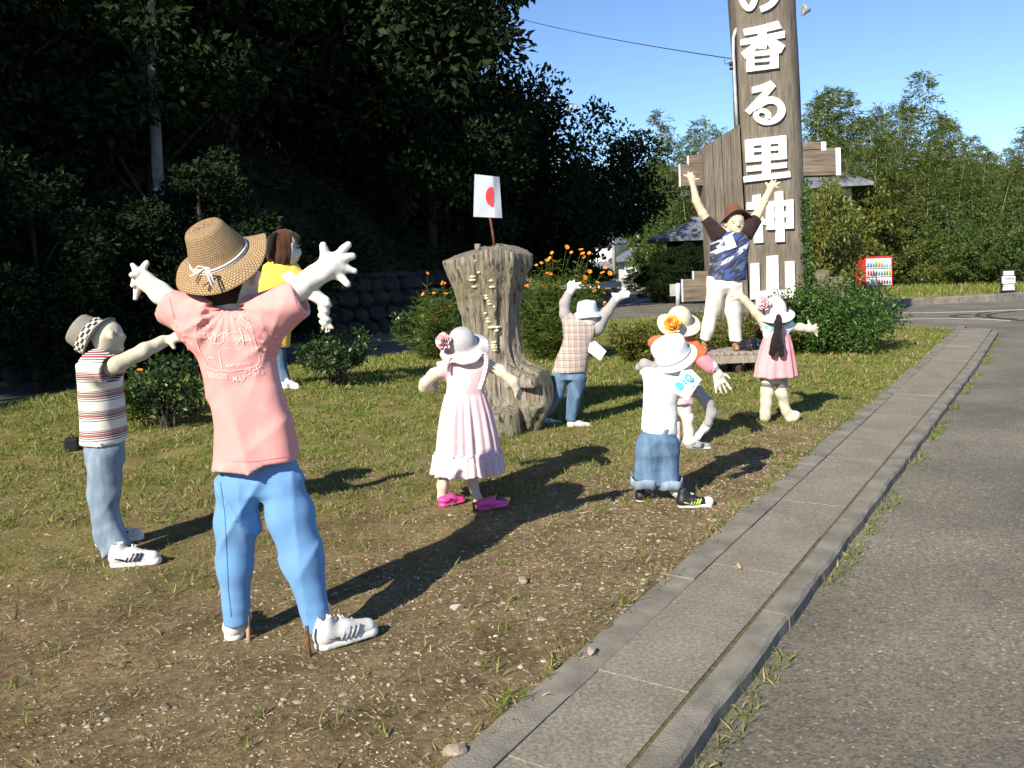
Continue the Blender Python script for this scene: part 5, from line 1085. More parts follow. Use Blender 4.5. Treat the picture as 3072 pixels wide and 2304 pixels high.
def hand_limbs(f, wrist, d, side, L, curl=.1, spread=.2, thick=1., k=.008):
    """stuffed-glove hand: palm, four fingers of different length, thumb from the side of the palm"""
    d = unit(d); side = np.array(side, float); side = unit(side-d*(side@d)); nrm = np.cross(d, side); r = .062*L*thick
    for i in range(4):
        o_ = (i-1.5)*.135*L; f.limb(wrist+side*o_*.55, wrist+d*.46*L+side*o_, r*1.35, r*1.25, .02)
    for i, ln in enumerate((.36, .44, .47, .42)):
        a_ = (1.5-i)*-spread; b0 = wrist+d*.45*L-side*(i-1.5)*-.145*L; dd = unit(d*math.cos(a_)+side*math.sin(a_)); dd2 = unit(dd+nrm*curl*2)
        m_ = b0+dd*ln*L*.5; f.limb(b0, m_, r, r*.98, k); f.limb(m_, m_+dd2*ln*L*.5, r*.98, r*.8, .006)
    b0 = wrist+d*.14*L+side*.2*L; m_ = b0+unit(d*.6+side*.9)*.2*L; f.limb(b0, m_, r*1.25, r*1.1, .012); f.limb(m_, m_+unit(d*1.0+side*.45)*.2*L, r*1.1, r*.9, .006)
def fingers(f, palm, tips, r, k=.008):
    """fingers given by base and tip points"""
    for b0, tp in tips:
        b0 = np.array(b0); tp = np.array(tp); m_ = (b0+tp)/2+np.array([0, 0, .002]); f.limb(palm, b0, r*1.3, r*1.1, .012); f.limb(b0, m_, r*1.1, r*1.0, k); f.limb(m_, tp, r*1.0, r*.86, .005)
def shoe(parent, heel, dirv, L, upper='sneaker', sole='rubber_white', stripe=None, high=.085, lace=True, toe=None, clog=False, tilt=0):
    """low shoe: heel on the ground, pointing along dirv"""
    d = unit([dirv[0], dirv[1], 0]); sd_ = np.array([-d[1], d[0], 0]); h0 = np.array(heel, float); up = unit(np.array([0, 0, 1.])-d*tilt); d = unit(d+np.array([0, 0, tilt]))
    P = lambda a_, b_, c_: h0+d*a_*L+sd_*b_*L+up*c_*L
    h = L/38; f = field_for([P(-.1, -.25, 0), P(1.1, .25, .45), P(-.1, .25, 0), P(1.1, -.25, .45), P(1.1, .25, 0), P(-.1, -.25, .45)], .03, h); w_ = .155*L
    sq = (up, 1.35)
    f.limb(P(.14, 0, .19), P(.42, 0, .19), w_, w_*.98, .02).limb(P(.42, .0, .17), P(.82, -.01, .13), w_*1.0, w_*.85, .03)
    if not clog: f.limb(P(.13, 0, .2), P(.15, 0, high/L*1.0+.06), w_*.95, w_*.85, .03).limb(P(.15, 0, .3), P(.15, 0, .6), w_*.55, w_*.6, 0, cut=True)
    f.plane(P(0, 0, .07), -up); f.plane(P(0, 0, high/L+.12), unit(up-d*.5))
    V, Fc = f.mesh(1); so_ = put('shoe', V, Fc, upper, parent)
    f = field_for([P(-.1, -.25, 0), P(1.1, .25, .2), P(-.1, .25, 0), P(1.1, -.25, .2)], .03, h)
    f.limb(P(.14, 0, .05), P(.45, 0, .05), w_*1.04, w_*1.0, 0).limb(P(.45, 0, .05), P(.84, -.01, .05), w_*1.02, w_*.95, .01); f.plane(P(0, 0, .0), -up); f.plane(P(0, 0, .125), unit(up-d*.06))
    V, Fc = f.mesh(1); put('sole', V, Fc, sole, so_)
    if lace:
        tp = [tube([P(.45+.065*i, -.10, .30-.02*i), P(.45+.065*i, 0, .345-.022*i), P(.45+.065*i, .10, .30-.02*i)], .0035*L/.25+.001, 5) for i in range(4)]
        tp.append(tube([P(.42, .02, .36), P(.40, .09, .39), P(.47, .13, .36), P(.46, .05, .355)], .004*L/.25, 5)); V, Fc = join(tp); put('lace', V, Fc, 'lace', so_)
    if stripe:
        for sgn in (-1, 1):
            for i in range(4):
                a0 = .33+.075*i; tp = tube([P(a0, sgn*.168, .12), P(a0+.05, sgn*.162, .2), P(a0+.09, sgn*.13, .27)], .007*L/.25, 5); put('side_stripe', *tp, stripe, so_)
            put('side_stripe', *tube([P(.02, sgn*.10, .15), P(.15, sgn*.168, .2), P(.3, sgn*.166, .15)], .006*L/.25, 5), stripe, so_)
    if toe: 
        f = field_for([P(.6, -.25, 0), P(1.15, .25, .4), P(.6, .25, 0), P(1.15, -.25, .4)], .02, h); f.limb(P(.8, -.01, .14), P(.88, -.01, .15), w_*.98, w_*.92, .01); f.plane(P(.76, 0, 0), -d); V, Fc = f.mesh(1); put('toe_cap', V, Fc, toe, so_)
    if clog:
        for i in range(4):
            for b_ in (-.09, .03): c_ = P(.62+.09*i, b_, .27-.03*i); put('vent_hole', *tube([c_-up*.006, c_+up*.012*L/.2], .0055, 6), 'paint_black', so_)
        put('heel_strap', *tube([P(.4, .15, .2), P(.1, .15, .22), P(-.03, 0, .24), P(.1, -.15, .22), P(.4, -.15, .2)], .012, 6), upper, so_)
    return so_
def hat(parent, c, axis, R, r, h, mat, front=(0, 1, 0), brim=(), wob=None, band=None, bandw=.02, bandr=0, n=72, top=.82, round_=False, droop=.18, name='hat', oval=1.):
    """brimmed hat: brim ring centre c, axis up, brim radius R, crown radius r, crown height h"""
    ax = unit(axis); x_ = np.array(front, float); x_ = unit(x_-ax*(x_@ax)); y_ = np.cross(ax, x_); M = [x_, y_, ax, np.array(c, float)]
    if round_: prof = [(.001, h)]+[(r*math.sin(a_), h*math.cos(a_)**.8) for a_ in np.linspace(.15, 1.5, 14)]
    else: prof = [(.001, h*.97), (r*top*.3, h*.985), (r*top*.7, h*.98), (r*top*.88, h*.94), (r*top*.97, h*.86), (r*(top*.7+.3), h*.6), (r*.97, h*.3), (r, .008)]
    nb_ = 10
    for i in range(1, nb_+1):
        t_ = i/nb_; prof.append((r+(R-r)*t_, .0-droop*(R-r)*(t_**1.6)*1.0))
    tk = .006; low = [(q[0]-.001, q[1]-tk) for q in prof[::-1] if q[0] > r*.5 and q[1] < h*.8]
    prof = prof+[(R+.002, prof[-1][1]-tk*.5)]+low
    def wf(T, rr, z):
        s_ = np.clip((rr-r)/(R-r), 0, 1); dz = wob(T, s_)*R if wob else 0*T; return 0*T, dz
    V, Fc, uv = lathe(prof, n, M, wf, oval); o = put(name, V, Fc, mat, parent, uv=uv)
    if band:
        pr = [(r*1.03+.002, .006), (r*1.03+.003, .006+bandw), (r*.98+.002, .008+bandw)]; V, Fc, uv = lathe(pr, n, M, None, oval); put('hat_band', V, Fc, band, o, uv=uv)
    return o, M
def rose(parent, c, nrm, R, mat, seed=0, petals=26, name='flower'):
    rg = np.random.default_rng(seed); n_ = unit(nrm); u, v, _ = frame(n_); parts = []
    for k in range(petals):
        f_ = k/petals; th = k*2.4; rr = R*(.15+.75*f_); c0 = np.array(c)+n_*R*(.5-.45*f_)+(u*math.cos(th)+v*math.sin(th))*rr*.45; out = unit(u*math.cos(th)+v*math.sin(th)+n_*(1.1-1.1*f_)+rg.normal(0, .15, 3)); tn = np.cross(n_, out); tn = unit(tn); w_ = R*.34; nn_ = np.cross(out, tn)
        Vp = [c0, c0+out*R*.3+tn*w_*.8, c0+out*R*.55+tn*w_*.6+nn_*R*.08, c0+out*R*.6+nn_*R*.12, c0+out*R*.55-tn*w_*.6+nn_*R*.08, c0+out*R*.3-tn*w_*.8]; parts.append((np.array(Vp), [(0, 1, 2, 3), (0, 3, 4, 5)]))
    V, Fc = join(parts); return put(name, V, Fc, mat, parent, smooth_=False)
def skirt(parent, name, rings, mat, n=140, folds=18, seed=0):
    """rings: (centre, half width, half depth, fold amplitude)"""
    rg = np.random.default_rng(seed); ph = rg.uniform(0, 6.28, 4); th = np.linspace(0, 2*math.pi, n, endpoint=False); V = []
    g = np.sin(folds*th+1.2*np.sin(3*th+ph[0])+ph[1])*.7+np.sin(folds*.6*th+ph[2]+np.sin(2*th))*.4
    g = np.sign(g)*np.abs(g)**.8*(.25+.75*np.abs(np.sin(2.3*th+ph[3])*np.cos(1.4*th+ph[0])*1.4))
    cs = [r_[0] for r_ in rings]; m_ = 26
    zt = np.linspace(0, 1, m_); key = np.linspace(0, 1, len(rings))
    for t_ in zt:
        c = np.array([np.interp(t_, key, [r_[0][i] for r_ in rings]) for i in range(3)]); hw = np.interp(t_, key, [r_[1] for r_ in rings]); hd = np.interp(t_, key, [r_[2] for r_ in rings]); am = np.interp(t_, key, [r_[3] for r_ in rings])
        q = 1+am*g/hw; V.append(np.stack([c[0]+hw*np.cos(th)*q, c[1]+hd*np.sin(th)*q, c[2]+.15*am*np.sin(folds*.5*th)], 1))
    inner = V[-1].copy(); ctr = inner.mean(0); inner = ctr+(inner-ctr)*.97; inner2 = ctr+(V[-1]-ctr)*.9+[0, 0, .12]
    V += [inner, inner2]; V = np.array(V); M_ = len(V); ii = np.arange(M_*n).reshape(M_, n); jj = np.roll(ii, -1, 1)
    Fc = np.stack([ii[:-1], jj[:-1], jj[1:], ii[1:]], -1).reshape(-1, 4); return put(name, V.reshape(-1, 3), Fc[:, ::-1], mat, parent)
def stake(parent, a_, b_, r=.012, mat='rust'): put('stake', *tube([a_, b_], r, 8), mat, parent)
def card(parent, pts, D, mat='paper', name='name_card', off=0):
    return put(name, *prism([np.array(q) for q in pts], (0, .004, 0)), mat, parent, smooth_=False)
def drape(parent, bv, c, L, R, mat, name, off=.0022):
    """thin print that follows the cloth: strokes in picture units, laid on the surface below"""
    n_ = len(L); V = []
    for q in list(L)+list(R):
        h_, _ = hit(bv, c, *q)
        if h_ is None: return None
        V.append(h_+unit(EYEP-h_)*off)
    return V, [(i, i+1, n_+i+1, n_+i) for i in range(n_-1)]
def dense(pts, step=12):
    pts = np.array(pts, float); out = [pts[0]]
    for a_, b_ in zip(pts[:-1], pts[1:]):
        k = max(1, int(np.hypot(*(b_-a_))/step)); out += [a_+(b_-a_)*j/k for j in range(1, k+1)]
    return out

# ------------------------------------------------------------------ A: pink shirt, straw hat, arms thrown up
Y = 3.40; k1 = lambda x, y, d=0: K(1, x, y, Y+d); k2 = lambda x, y, d=0: K(2, x, y, Y+d); r1 = lambda w_: RM(1, w_, Y)
A = Doll('scarecrow', (*K(2, 1380, 1500, Y)[:2], 0), 'scarecrow in pink T-shirt, blue trousers and straw hat with both arms raised')
hc = k1(1165, 520)
f = field_for([k1(520, 270), k1(2060, 850), k1(1200, 900, .1), k1(1200, 200, -.05)], .12, .0058)
axh = unit([-.25, -.55, .80]); hb = k1(1128, 378, .0)
f.limb(k1(1185, 560, .03), k1(1170, 480, .03), r1(160), r1(165), .0).limb(k1(1290, 620, .05), k1(1300, 560, .05), r1(66), r1(76), .05); f.plane(hb+axh*.03, axh)
f.limb(k1(1355, 530, .0), k1(1370, 495, -.0), .018, .02, .012).limb(k1(1190, 620, .02), k1(1195, 770, .02), .055, .038, .03)
f.limb(k1(1195, 785, .01), k1(880, 720), .03, .034, .03).limb(k1(1195, 785, .01), k1(1560, 680), .03, .036, .03); f.chain([k1(860, 705, .0), k1(740, 622, .02), k1(640, 540, .03), k1(605, 512, .03)], [.045, .040, .034, .032], .02)
pm = k1(592, 497, .03); fingers(f, pm, [(k1(572, 470, .02), k1(549, 428, .02)), (k1(612, 462, .04), k1(641, 418, .04)), (k1(572, 495, .0), k1(546, 497, -.01)), (k1(574, 525, .03), k1(549, 566, .02)), (k1(585, 560, .04), k1(566, 655, .04))], .0135)
f.chain([k1(1560, 672, .0), k1(1645, 594, .0), k1(1760, 502, .01), k1(1850, 455, .01)], [.040, .047, .044, .040], .02)
pm = k1(1872, 438, .01); fingers(f, pm, [(k1(1830, 370, .01), k1(1811, 300, .0)), (k1(1895, 372, .01), k1(1980, 296, .02)), (k1(1925, 402, .01), k1(2012, 372, .03)), (k1(1935, 450, .01), k1(2020, 472, .02)), (k1(1915, 500, .01), k1(1972, 556, .0))], .0165)
f.limb(k1(1850, 445, .01), k1(1885, 435, .01), .044, .04, .03)
A.garment('body', f, 'skin_white', amp=.0018, freq=70)
# hair over the back of the head
f = field_for([hc-.16, hc+.16], .02, .007); fd = unit([.86, .50, -.22])
f.limb(k1(1184, 562, .03), k1(1168, 480, .03), r1(160)+.010, r1(165)+.010, 0); f.plane(hb+axh*.03, axh); f.plane(k1(1240, 560, .03), fd); f.plane(k1(1150, 698), (.05, 0, -1)); A.garment('hair', f, 'hair_black', amp=.002, freq=60)
# shirt
def S(y, cx, hw, dep=.6, d=0): return (k1(cx, y, d), r1(hw), r1(hw)*dep)
hemY = 1815
f = field_for([k1(700, 500), k1(1740, 500), k1(1100, 1800), k1(1650, 1830)], .06, .0085)
f.D[:] = .5
f.loft([S(725, 1185, 120, .75), S(765, 1200, 225, .62), S(830, 1205, 285, .56), S(950, 1222, 288, .56), S(1200, 1278, 252, .58), S(1500, 1345, 266, .66), S(hemY+15, 1382, 300, .80)], .0, 0, 2.5)
f.limb(k1(1060, 800), k1(752, 705, .015), .105, .072, .07, flat=True).limb(k1(1370, 800), k1(1674, 640, .0), .11, .082, .07, flat=True)
f.limb(k1(815, 727), k1(690, 690, .02), .040, .047, 0, cut=True, flat=True).limb(k1(1615, 674), k1(1740, 606, 0), .050, .058, 0, cut=True, flat=True)
f.limb(k1(1190, 672), k1(1190, 600), .048, .07, 0, cut=True)
f.plane(k1(1380, 1752), (.10, 0, -1)); cx0 = k1(1250, 1000)[0]; zn = k1(1190, 740)[2]; zh = k1(1190, 1755)[2]
def wrA(x, y, z):
    top = smooth(zn-.30, zn, z)*1.; low = 1-top
    ang = np.arctan2(z-zn-.02, x-cx0+.01)
    l_, r_ = k1(905, 890), k1(1490, 930); fo = 0
    for ap in (l_, r_):
        an = np.arctan2(z-ap[2], x-ap[0]); fo = fo-.013*cr(an*5+.4)*np.exp(-np.hypot(x-ap[0], z-ap[2])/.14)
    fo = fo-.013*cr((x-cx0)*11+(z-zn)*1.2+.35*np.sin(z*7)+.4)*smooth(zn-.12, zh, z)-.006*cr((x-cx0)*7-(z-zn)*9+1)*low
    return fo+.006*top*np.sin(ang*17)*np.clip(1.3-np.hypot(x-cx0, z-zn)/.22, 0, 1)+.0055*low*np.sin((x-cx0)*34+(z-zn)*5+np.sin(z*9))*smooth(zn-.15, zh, z)+.0015*np.sin((x-cx0)*21-(z-zn)*26)+.005
shirt = A.garment('shirt', f, 'pink_cotton', wr=wrA, relax=2); aV, aF = A.last
bvA = BVHTree.FromPolygons([tuple(v) for v in aV], [tuple(int(i) for i in q) for q in aF])
# printed school map on the back
PR = []
def pr(pts, wd=5, sm=True):
    L, R = ribbon(dense(pts), wd); q = drape(shirt, bvA, 1, L, R, 'print_white', 'print', .004)
    if q: PR.append(q)
pr([(968, 818), (960, 900), (985, 985), (1010, 1050), (1040, 1110), (1120, 1135)], 4); pr([(970, 815), (1010, 800), (1060, 850)], 4)
pr([(1120, 1000), (1130, 1060), (1140, 1130), (1200, 1138), (1300, 1120), (1375, 1095), (1390, 1070), (1380, 1010), (1360, 940), (1340, 860), (1310, 790)], 4)
for k in range(9): pr([(985+k*9, 880+(k % 3)*30), (1040+k*6, 890+(k % 4)*24)], 4)
pr([(1075, 870), (1100, 900), (1090, 950), (1130, 960)], 5); pr([(1105, 910), (1150, 880), (1150, 940), (1110, 960)], 4); pr([(1150, 885), (1250, 880)], 3); pr([(1170, 985), (1260, 1000)], 3); pr([(1180, 860), (1172, 880), (1185, 900)], 5)
pr([(1255, 850), (1275, 900), (1285, 960)], 8); pr([(1240, 960), (1280, 900)], 4); pr([(1300, 850), (1330, 930), (1345, 990)], 4); pr([(1290, 940), (1350, 920)], 4)
pr([(1040, 1055), (1060, 1048), (1085, 1052)], 5); pr([(1310, 1165), (1345, 1140), (1398, 1100)], 4)
def text_strokes(txt, c, x, y, h, ang=0, wd=1., skew=0):
    cu = bpy.data.curves.new('t', 'FONT'); cu.body = txt; cu.size = 1; cu.resolution_u = 2; cu.offset = .012; ob = bpy.data.objects.new('t', cu); COL.objects.link(ob)
    dg = bpy.context.evaluated_depsgraph_get(); me = bpy.data.meshes.new_from_object(ob.evaluated_get(dg)); V = np.array([v.co[:] for v in me.vertices]); Fc = [tuple(p_.vertices) for p_ in me.polygons]
    bpy.data.objects.remove(ob); bpy.data.curves.remove(cu); bpy.data.meshes.remove(me)
    X = V[:, 0]*h*wd; Yv = V[:, 1]*h; ca, sa = math.cos(ang), math.sin(ang); return [(x+a_*ca+b_*sa, y+a_*sa-b_*ca) for a_, b_ in zip(X, Yv)], Fc
def pr_text(txt, x, y, h, ang, wd=1.):
    P, Fc = text_strokes(txt, 1, x, y, h, ang, wd); V = []
    for q in P:
        h_, _ = hit(bvA, 1, *q)
        if h_ is None: return
        V.append(h_+unit(EYEP-h_)*.004)
    PR.append((np.array(V), Fc))
pr_text('IO HIGHSCHOOL', 1022, 1180, 48, .07, .42); pr_text('MAP', 1212, 1205, 54, -.03, .8); pr_text('PLAY GROUND', 1172, 1112, 28, -.12, .85); pr_text('CLASS', 1040, 1152, 22, .1, .8); pr_text('3年2く', 1290, 1148, 40, -.25, .9); pr_text('10くみ', 1345, 1170, 34, -.2, .8)
V, Fc = join(PR); put('print', V, Fc, 'print_white', shirt, smooth_=False)
PR = []
pr([(1130, 1712), (1200, 1730), (1300, 1736), (1400, 1728), (1500, 1712), (1600, 1690)], 4); pr([(790, 640), (800, 700), (822, 790)], 4); pr([(1600, 560), (1618, 640), (1640, 720)], 4)
if PR:
    V, Fc = join(PR); put('hem_stitch', V, Fc, 'rose_cotton', shirt, smooth_=False)
# trousers
r2 = lambda w_: RM(2, w_, Y)
f = field_for([k2(930, 200), k2(1800, 200), k2(1000, 1500), k2(1720, 1500)], .1, .0085)
f.loft([(k2(1275, 200), r2(235), r2(95)), (k2(1280, 320), r2(268), r2(125)), (k2(1285, 400), r2(288), r2(150)), (k2(1295, 500), r2(280), r2(130)), (k2(1300, 560), r2(150), r2(70))], 0)
f.chain([k2(1130, 500), k2(1128, 700), k2(1115, 1000), k2(1126, 1240)], [r2(145), r2(150), r2(122), r2(106)], .035); f.limb(k2(1126, 1220), k2(1130, 1385), r2(106), r2(98), .01, flat=True)
f.chain([k2(1440, 500), k2(1480, 640), k2(1575, 960, -.02), k2(1640, 1260, -.04)], [r2(140), r2(165), r2(142), r2(108)], .035); f.limb(k2(1636, 1240, -.04), k2(1668, 1432, -.05), r2(108), r2(93), .01, flat=True)
xm = k2(1280, 500)[0]; zc = k2(1280, 480)[2]
cq = k2(1290, 540)
A.garment('trousers', f, 'blue_jersey', wr=lambda x, y, z: -.020*cr((x-cq[0])*9+(z-cq[2])*6.5+1.0, 6)*smooth(cq[2]+.16, cq[2]+.02, z)*smooth(cq[2]-.45, cq[2]-.1, z)-.018*cr((x-cq[0])*8-(z-cq[2])*5.2+.3, 6)*smooth(cq[2]+.16, cq[2]+.02, z)*smooth(cq[2]-.5, cq[2]+.05, z)-.006*cr((x-cq[0])*15+(z-cq[2])*1.2+.9, 5)-.004*cr((z-cq[2])*13+(x-cq[0])*9, 4)*smooth(cq[2]-.5, cq[2]-.85, z)+0+.0015*np.sin((x-xm)*44-(z-zc)*9)+.0085, relax=1)
bvT = BVHTree.FromPolygons([tuple(v) for v in A.last[0]], [tuple(int(i) for i in q) for q in A.last[1]])
L, R = ribbon(dense([(1018, 430), (1048, 640), (1062, 900), (1072, 1150), (1092, 1330)], 14), 5); q = drape(A.o, bvT, 2, L, R, '', '')
m, t, p = newmat('seam_blue'); p.inputs['Base Color'].default_value = (.06, .15, .31, 1); p.inputs['Roughness'].default_value = .9
if q: put('seam', *q, 'seam_blue', A.o, smooth_=False)
gl = G(2, 1110, 1500); gr_ = G(2, 1650, 1570)
shoe(A.o, (k2(1108, 1480)[0]-.0, gl[1]+.0, gz(gl[0], gl[1])+.0), (-.12, 1), .25, stripe='sneaker_silver')
shoe(A.o, (gr_[0]-.0, gr_[1]+.02, gz(gr_[0], gr_[1])), (.80, .55), .265, stripe='sneaker_silver')
q = G(2, 1212, 1492); stake(A.o, [q[0]-.005, q[1], .12], [q[0], q[1], -.05], .009, 'stake_wood'); q = G(2, 1618, 1600); stake(A.o, [q[0]-.012, q[1]+.01, .12], [q[0], q[1], -.05], .008)
# straw hat
def wobA(T, s_): return s_**1.5*(.10*np.sin(2*T+1.2)+.06*np.sin(3*T+.4)+.02*np.sin(5*T))
hatA, MA = hat(A.o, hb, axh, r1(328), r1(190), r1(250), 'straw_weave', (1, 0, 0), wob=wobA, droop=.34, top=.72)
def band_pts(M, r, z, n=40, w_=lambda t_: 0): return [M[3]+M[0]*r*math.cos(a_)+M[1]*r*math.sin(a_)+M[2]*(z+w_(a_)) for a_ in np.linspace(0, 2*math.pi, n)]
put('cord', *tube(band_pts(MA, r1(194), .014), .0042, 6), 'rubber_white', hatA); put('cord', *tube(band_pts(MA, r1(195), .005), .0036, 6), 'rubber_white', hatA)
bw = k1(1035, 448, -.14)
for pts in ([(1035, 448), (985, 440), (962, 458), (1000, 468), (1035, 450)], [(1035, 448), (1060, 455), (1045, 480), (1030, 455)], [(1035, 450), (980, 485), (930, 507)], [(1038, 450), (1070, 500), (1088, 548)], [(1030, 452), (1055, 520), (1078, 575)], [(1025, 455), (985, 500), (968, 540), (978, 555), (1005, 500)]):
    put('cord', *tube([k1(x, y, -.155-.03*(y-448)/130) for x, y in pts], .0035, 6), 'rubber_white' if pts[-1] != (1005, 500) else 'straw_weave', hatA)
# ------------------------------------------------------------------ B: striped shirt boy, arm out
Y = 4.50; k1 = lambda x, y, d=0: K(1, x, y, Y+d); k2 = lambda x, y, d=0: K(2, x, y, Y+d); r1 = lambda w_: RM(1, w_, Y); r2 = lambda w_: RM(2, w_, Y)
B = Doll('scarecrow', (*G(2, 290, 980)[:2], gz(*G(2, 290, 980)[:2])), 'scarecrow boy in striped polo shirt and pale jeans with one arm outstretched')
f = field_for([k1(150, 760), k1(920, 780), k1(250, 1180), k1(600, 1180)], .14, .0068)
hB = k1(355, 925)
f.limb(k1(350, 960), k1(370, 905), r1(112), r1(112), 0).limb(k1(440, 930), k1(482, 912), .030, .016, .03).limb(k1(455, 985), k1(470, 990), .02, .018, .03).limb(k1(405, 890, -.075), k1(412, 912, -.075), .018, .015, .01)
f.limb(k1(340, 1000), k1(325, 1100), .05, .055, .02)
f.limb(k1(330, 1100), k1(400, 1116, -.15), .04, .036, .02); f.chain([k1(400, 1116, -.15), k1(450, 1092, -.17), k1(620, 1002, -.12), k1(760, 935, -.03)], [.036, .043, .039, .033], .02)
fingers(f, k1(790, 925, -.02), [(k1(825, 898, -.01), k1(888, 872, .02)), (k1(830, 905, -.03), k1(893, 888, .0)), (k1(832, 920, -.04), k1(880, 912, -.02)), (k1(828, 930, -.05), k1(866, 930, -.04)), (k1(800, 945, -.06), k1(822, 980, -.06))], .0135)
B.garment('body', f, 'skin_cream', amp=.0015, freq=60)
f = field_for([hB-.15, hB+.15], .02, .008); f.limb(k1(346, 965), k1(366, 905), r1(112)+.010, r1(112)+.010, 0); f.plane(hB+np.array([-.012, 0, 0]), (.82, -.1, .45)); B.garment('hair', f, 'hair_black')
put('eye', *tube([k1(440, 890, -.082), k1(446, 893, -.080)], .008, 8), 'paint_black', B.o)
f = field_for([k1(180, 1020), k1(520, 1020), k1(200, 1640), k1(520, 1640)], .1, .0085)
f.loft([(k1(318, 1035), r1(75), r1(90)), (k1(312, 1075), r1(115), r1(170)), (k1(325, 1150), r1(128), r1(190)), (k1(342, 1320), r1(142), r1(165)), (k1(352, 1500), r1(144), r1(165)), (k1(357, 1612), r1(146), r1(162))], 0)
f.limb(k1(290, 1090, -.08), k1(418, 1128, -.175), .088, .078, .04, flat=True).limb(k1(385, 1118, -.15), k1(480, 1146, -.22), .058, .066, 0, cut=True, flat=True); f.limb(k1(300, 1120, .08), k1(330, 1200, .14), .07, .06, .05)
B.garment('shirt', f, 'striped_knit', amp=.005, freq=24, relax=2)
f = field_for([k1(210, 1040), k1(400, 1040), k1(300, 1070)], .1, .008); f.limb(k1(265, 1035), k1(330, 1020), .072, .068, 0, flat=True).limb(k1(230, 1040), k1(360, 1015), .06, .056, 0, cut=True, flat=True); B.garment('collar', f, 'striped_knit')
f = field_for([k2(90, 120), k2(500, 120), k2(100, 950), k2(480, 950)], .12, .009)
f.loft([(k2(252, 130), r2(120), r2(130)), (k2(252, 300), r2(118), r2(130))], 0); f.chain([k2(250, 260, -.04), k2(250, 520, -.05), k2(275, 780, -.06)], [r2(112), r2(94), r2(88)], .03); f.limb(k2(275, 740, -.06), k2(345, 895, -.07), r2(86), r2(102), .03, flat=True)
f.chain([k2(262, 260, .06), k2(262, 520, .08), k2(262, 790, .1)], [r2(105), r2(88), r2(80)], .03); B.garment('jeans', f, 'denim_pale', amp=.006, freq=30, relax=1)
put('pocket', *tube([k2(165, 185, -.1), k2(195, 205, -.115), k2(235, 180, -.12)], .003, 5), 'denim_mid', B.o)
g0 = G(2, 320, 985); shoe(B.o, (g0[0]-.02, g0[1], gz(g0[0], g0[1])), (1, .14), .255, stripe='sneaker_navy'); g0 = G(2, 195, 860); shoe(B.o, (g0[0], g0[1], gz(g0[0], g0[1])), (.9, .5), .25, stripe='sneaker_navy')
hatB, MB_ = hat(B.o, k1(308, 922), (-.84, -.08, .53), r1(172), r1(122), r1(165), 'grey_weave', (0, 1, 0), droop=.1, top=.9, band='check_band', bandw=.05, wob=lambda T, s_: s_*.08*np.sin(2*T+.5))
# ------------------------------------------------------------------ C: yellow shirt girl behind
qC = G(1, 1565, 1245); Y = float(qC[1]); k1 = lambda x, y, d=0: K(1, x, y, Y+d); r1 = lambda w_: RM(1, w_, Y); zC = gz(qC[0], qC[1])
print('yellow doll depth', Y, 'height', k1(1540, 200)[2]-zC)
Cd = Doll('scarecrow', (qC[0], Y, zC), 'scarecrow girl in yellow T-shirt with brown ponytail standing behind pink shirt doll')
hC = k1(1565, 310)
f = field_for([k1(1400, 200), k1(1900, 200), k1(1500, 920), k1(1900, 920)], .2, .0095)
f.limb(k1(1560, 350), k1(1560, 290), r1(98), r1(92), 0).limb(k1(1630, 350), k1(1652, 350), r1(28), r1(14), .04).limb(k1(1597, 300, -.1), k1(1600, 330, -.1), r1(20), r1(16), .02).limb(k1(1560, 380), k1(1540, 460), r1(45), r1(50), .03)
f.chain([k1(1690, 590, -.02), k1(1760, 630, -.03), k1(1825, 690, -.04), k1(1815, 755, -.05)], [r1(50), r1(44), r1(40), r1(34)], .03)
f.limb(k1(1815, 760, -.05), k1(1830, 800, -.05), r1(32), r1(34), .02)
fingers(f, k1(1828, 800, -.05), [(k1(1805, 810, -.05), k1(1790, 800, -.06)), (k1(1815, 825, -.05), k1(1812, 855, -.06)), (k1(1832, 830, -.05), k1(1836, 870, -.06)), (k1(1845, 825, -.05), k1(1855, 868, -.05)), (k1(1855, 815, -.05), k1(1872, 850, -.05))], r1(11))
xr = k1(1800, 700)[0]
Cd.garment('body', f, 'skin_white', wr=lambda x, y, z: np.where(x > xr-.12, .007*np.sin(z*80+x*30), 0))
f = field_for([hC-.35, hC+.3], .02, .012); f.limb(k1(1555, 350), k1(1552, 295), r1(106), r1(103), 0).limb(k1(1548, 300), k1(1530, 330), r1(100), r1(95), .02); f.plane(hC+np.array([r1(42), 0, 0]), (1, .2, -.15)); f.chain([k1(1470, 260, -.08), k1(1455, 340, -.1), k1(1450, 400, -.1)], [r1(26), r1(30), r1(12)], .02); Cd.garment('hair', f, 'hair_brown', wr=lambda x, y, z: .004*np.sin(x*90+y*60))
put('ponytail', *tube([k1(1500, 215, -.13), k1(1472, 250, -.17), k1(1462, 320, -.18), k1(1452, 395, -.17)], [.02, .035, .04, .015], 8), 'hair_black', Cd.o)
put('hair_fringe', *tube([k1(1612, 225, -.06), k1(1645, 255, -.07), k1(1652, 300, -.07)], [.03, .04, .012], 8), 'hair_black', Cd.o)
put('eye', *tube([k1(1641, 312, -.09), k1(1649, 314, -.07)], .018, 8), 'paint_black', Cd.o); put('mouth', *tube([k1(1630, 385, -.085), k1(1642, 378, -.07)], .008, 6), 'paint_lip', Cd.o)
f = field_for([k1(1370, 380), k1(1820, 380), k1(1380, 1000), k1(1620, 1000)], .15, .012)
f.loft([(k1(1530, 395), r1(62), r1(55)), (k1(1525, 430), r1(115), r1(75)), (k1(1510, 540), r1(125), r1(90)), (k1(1495, 700), r1(108), r1(85)), (k1(1495, 980), r1(100), r1(80))], 0)
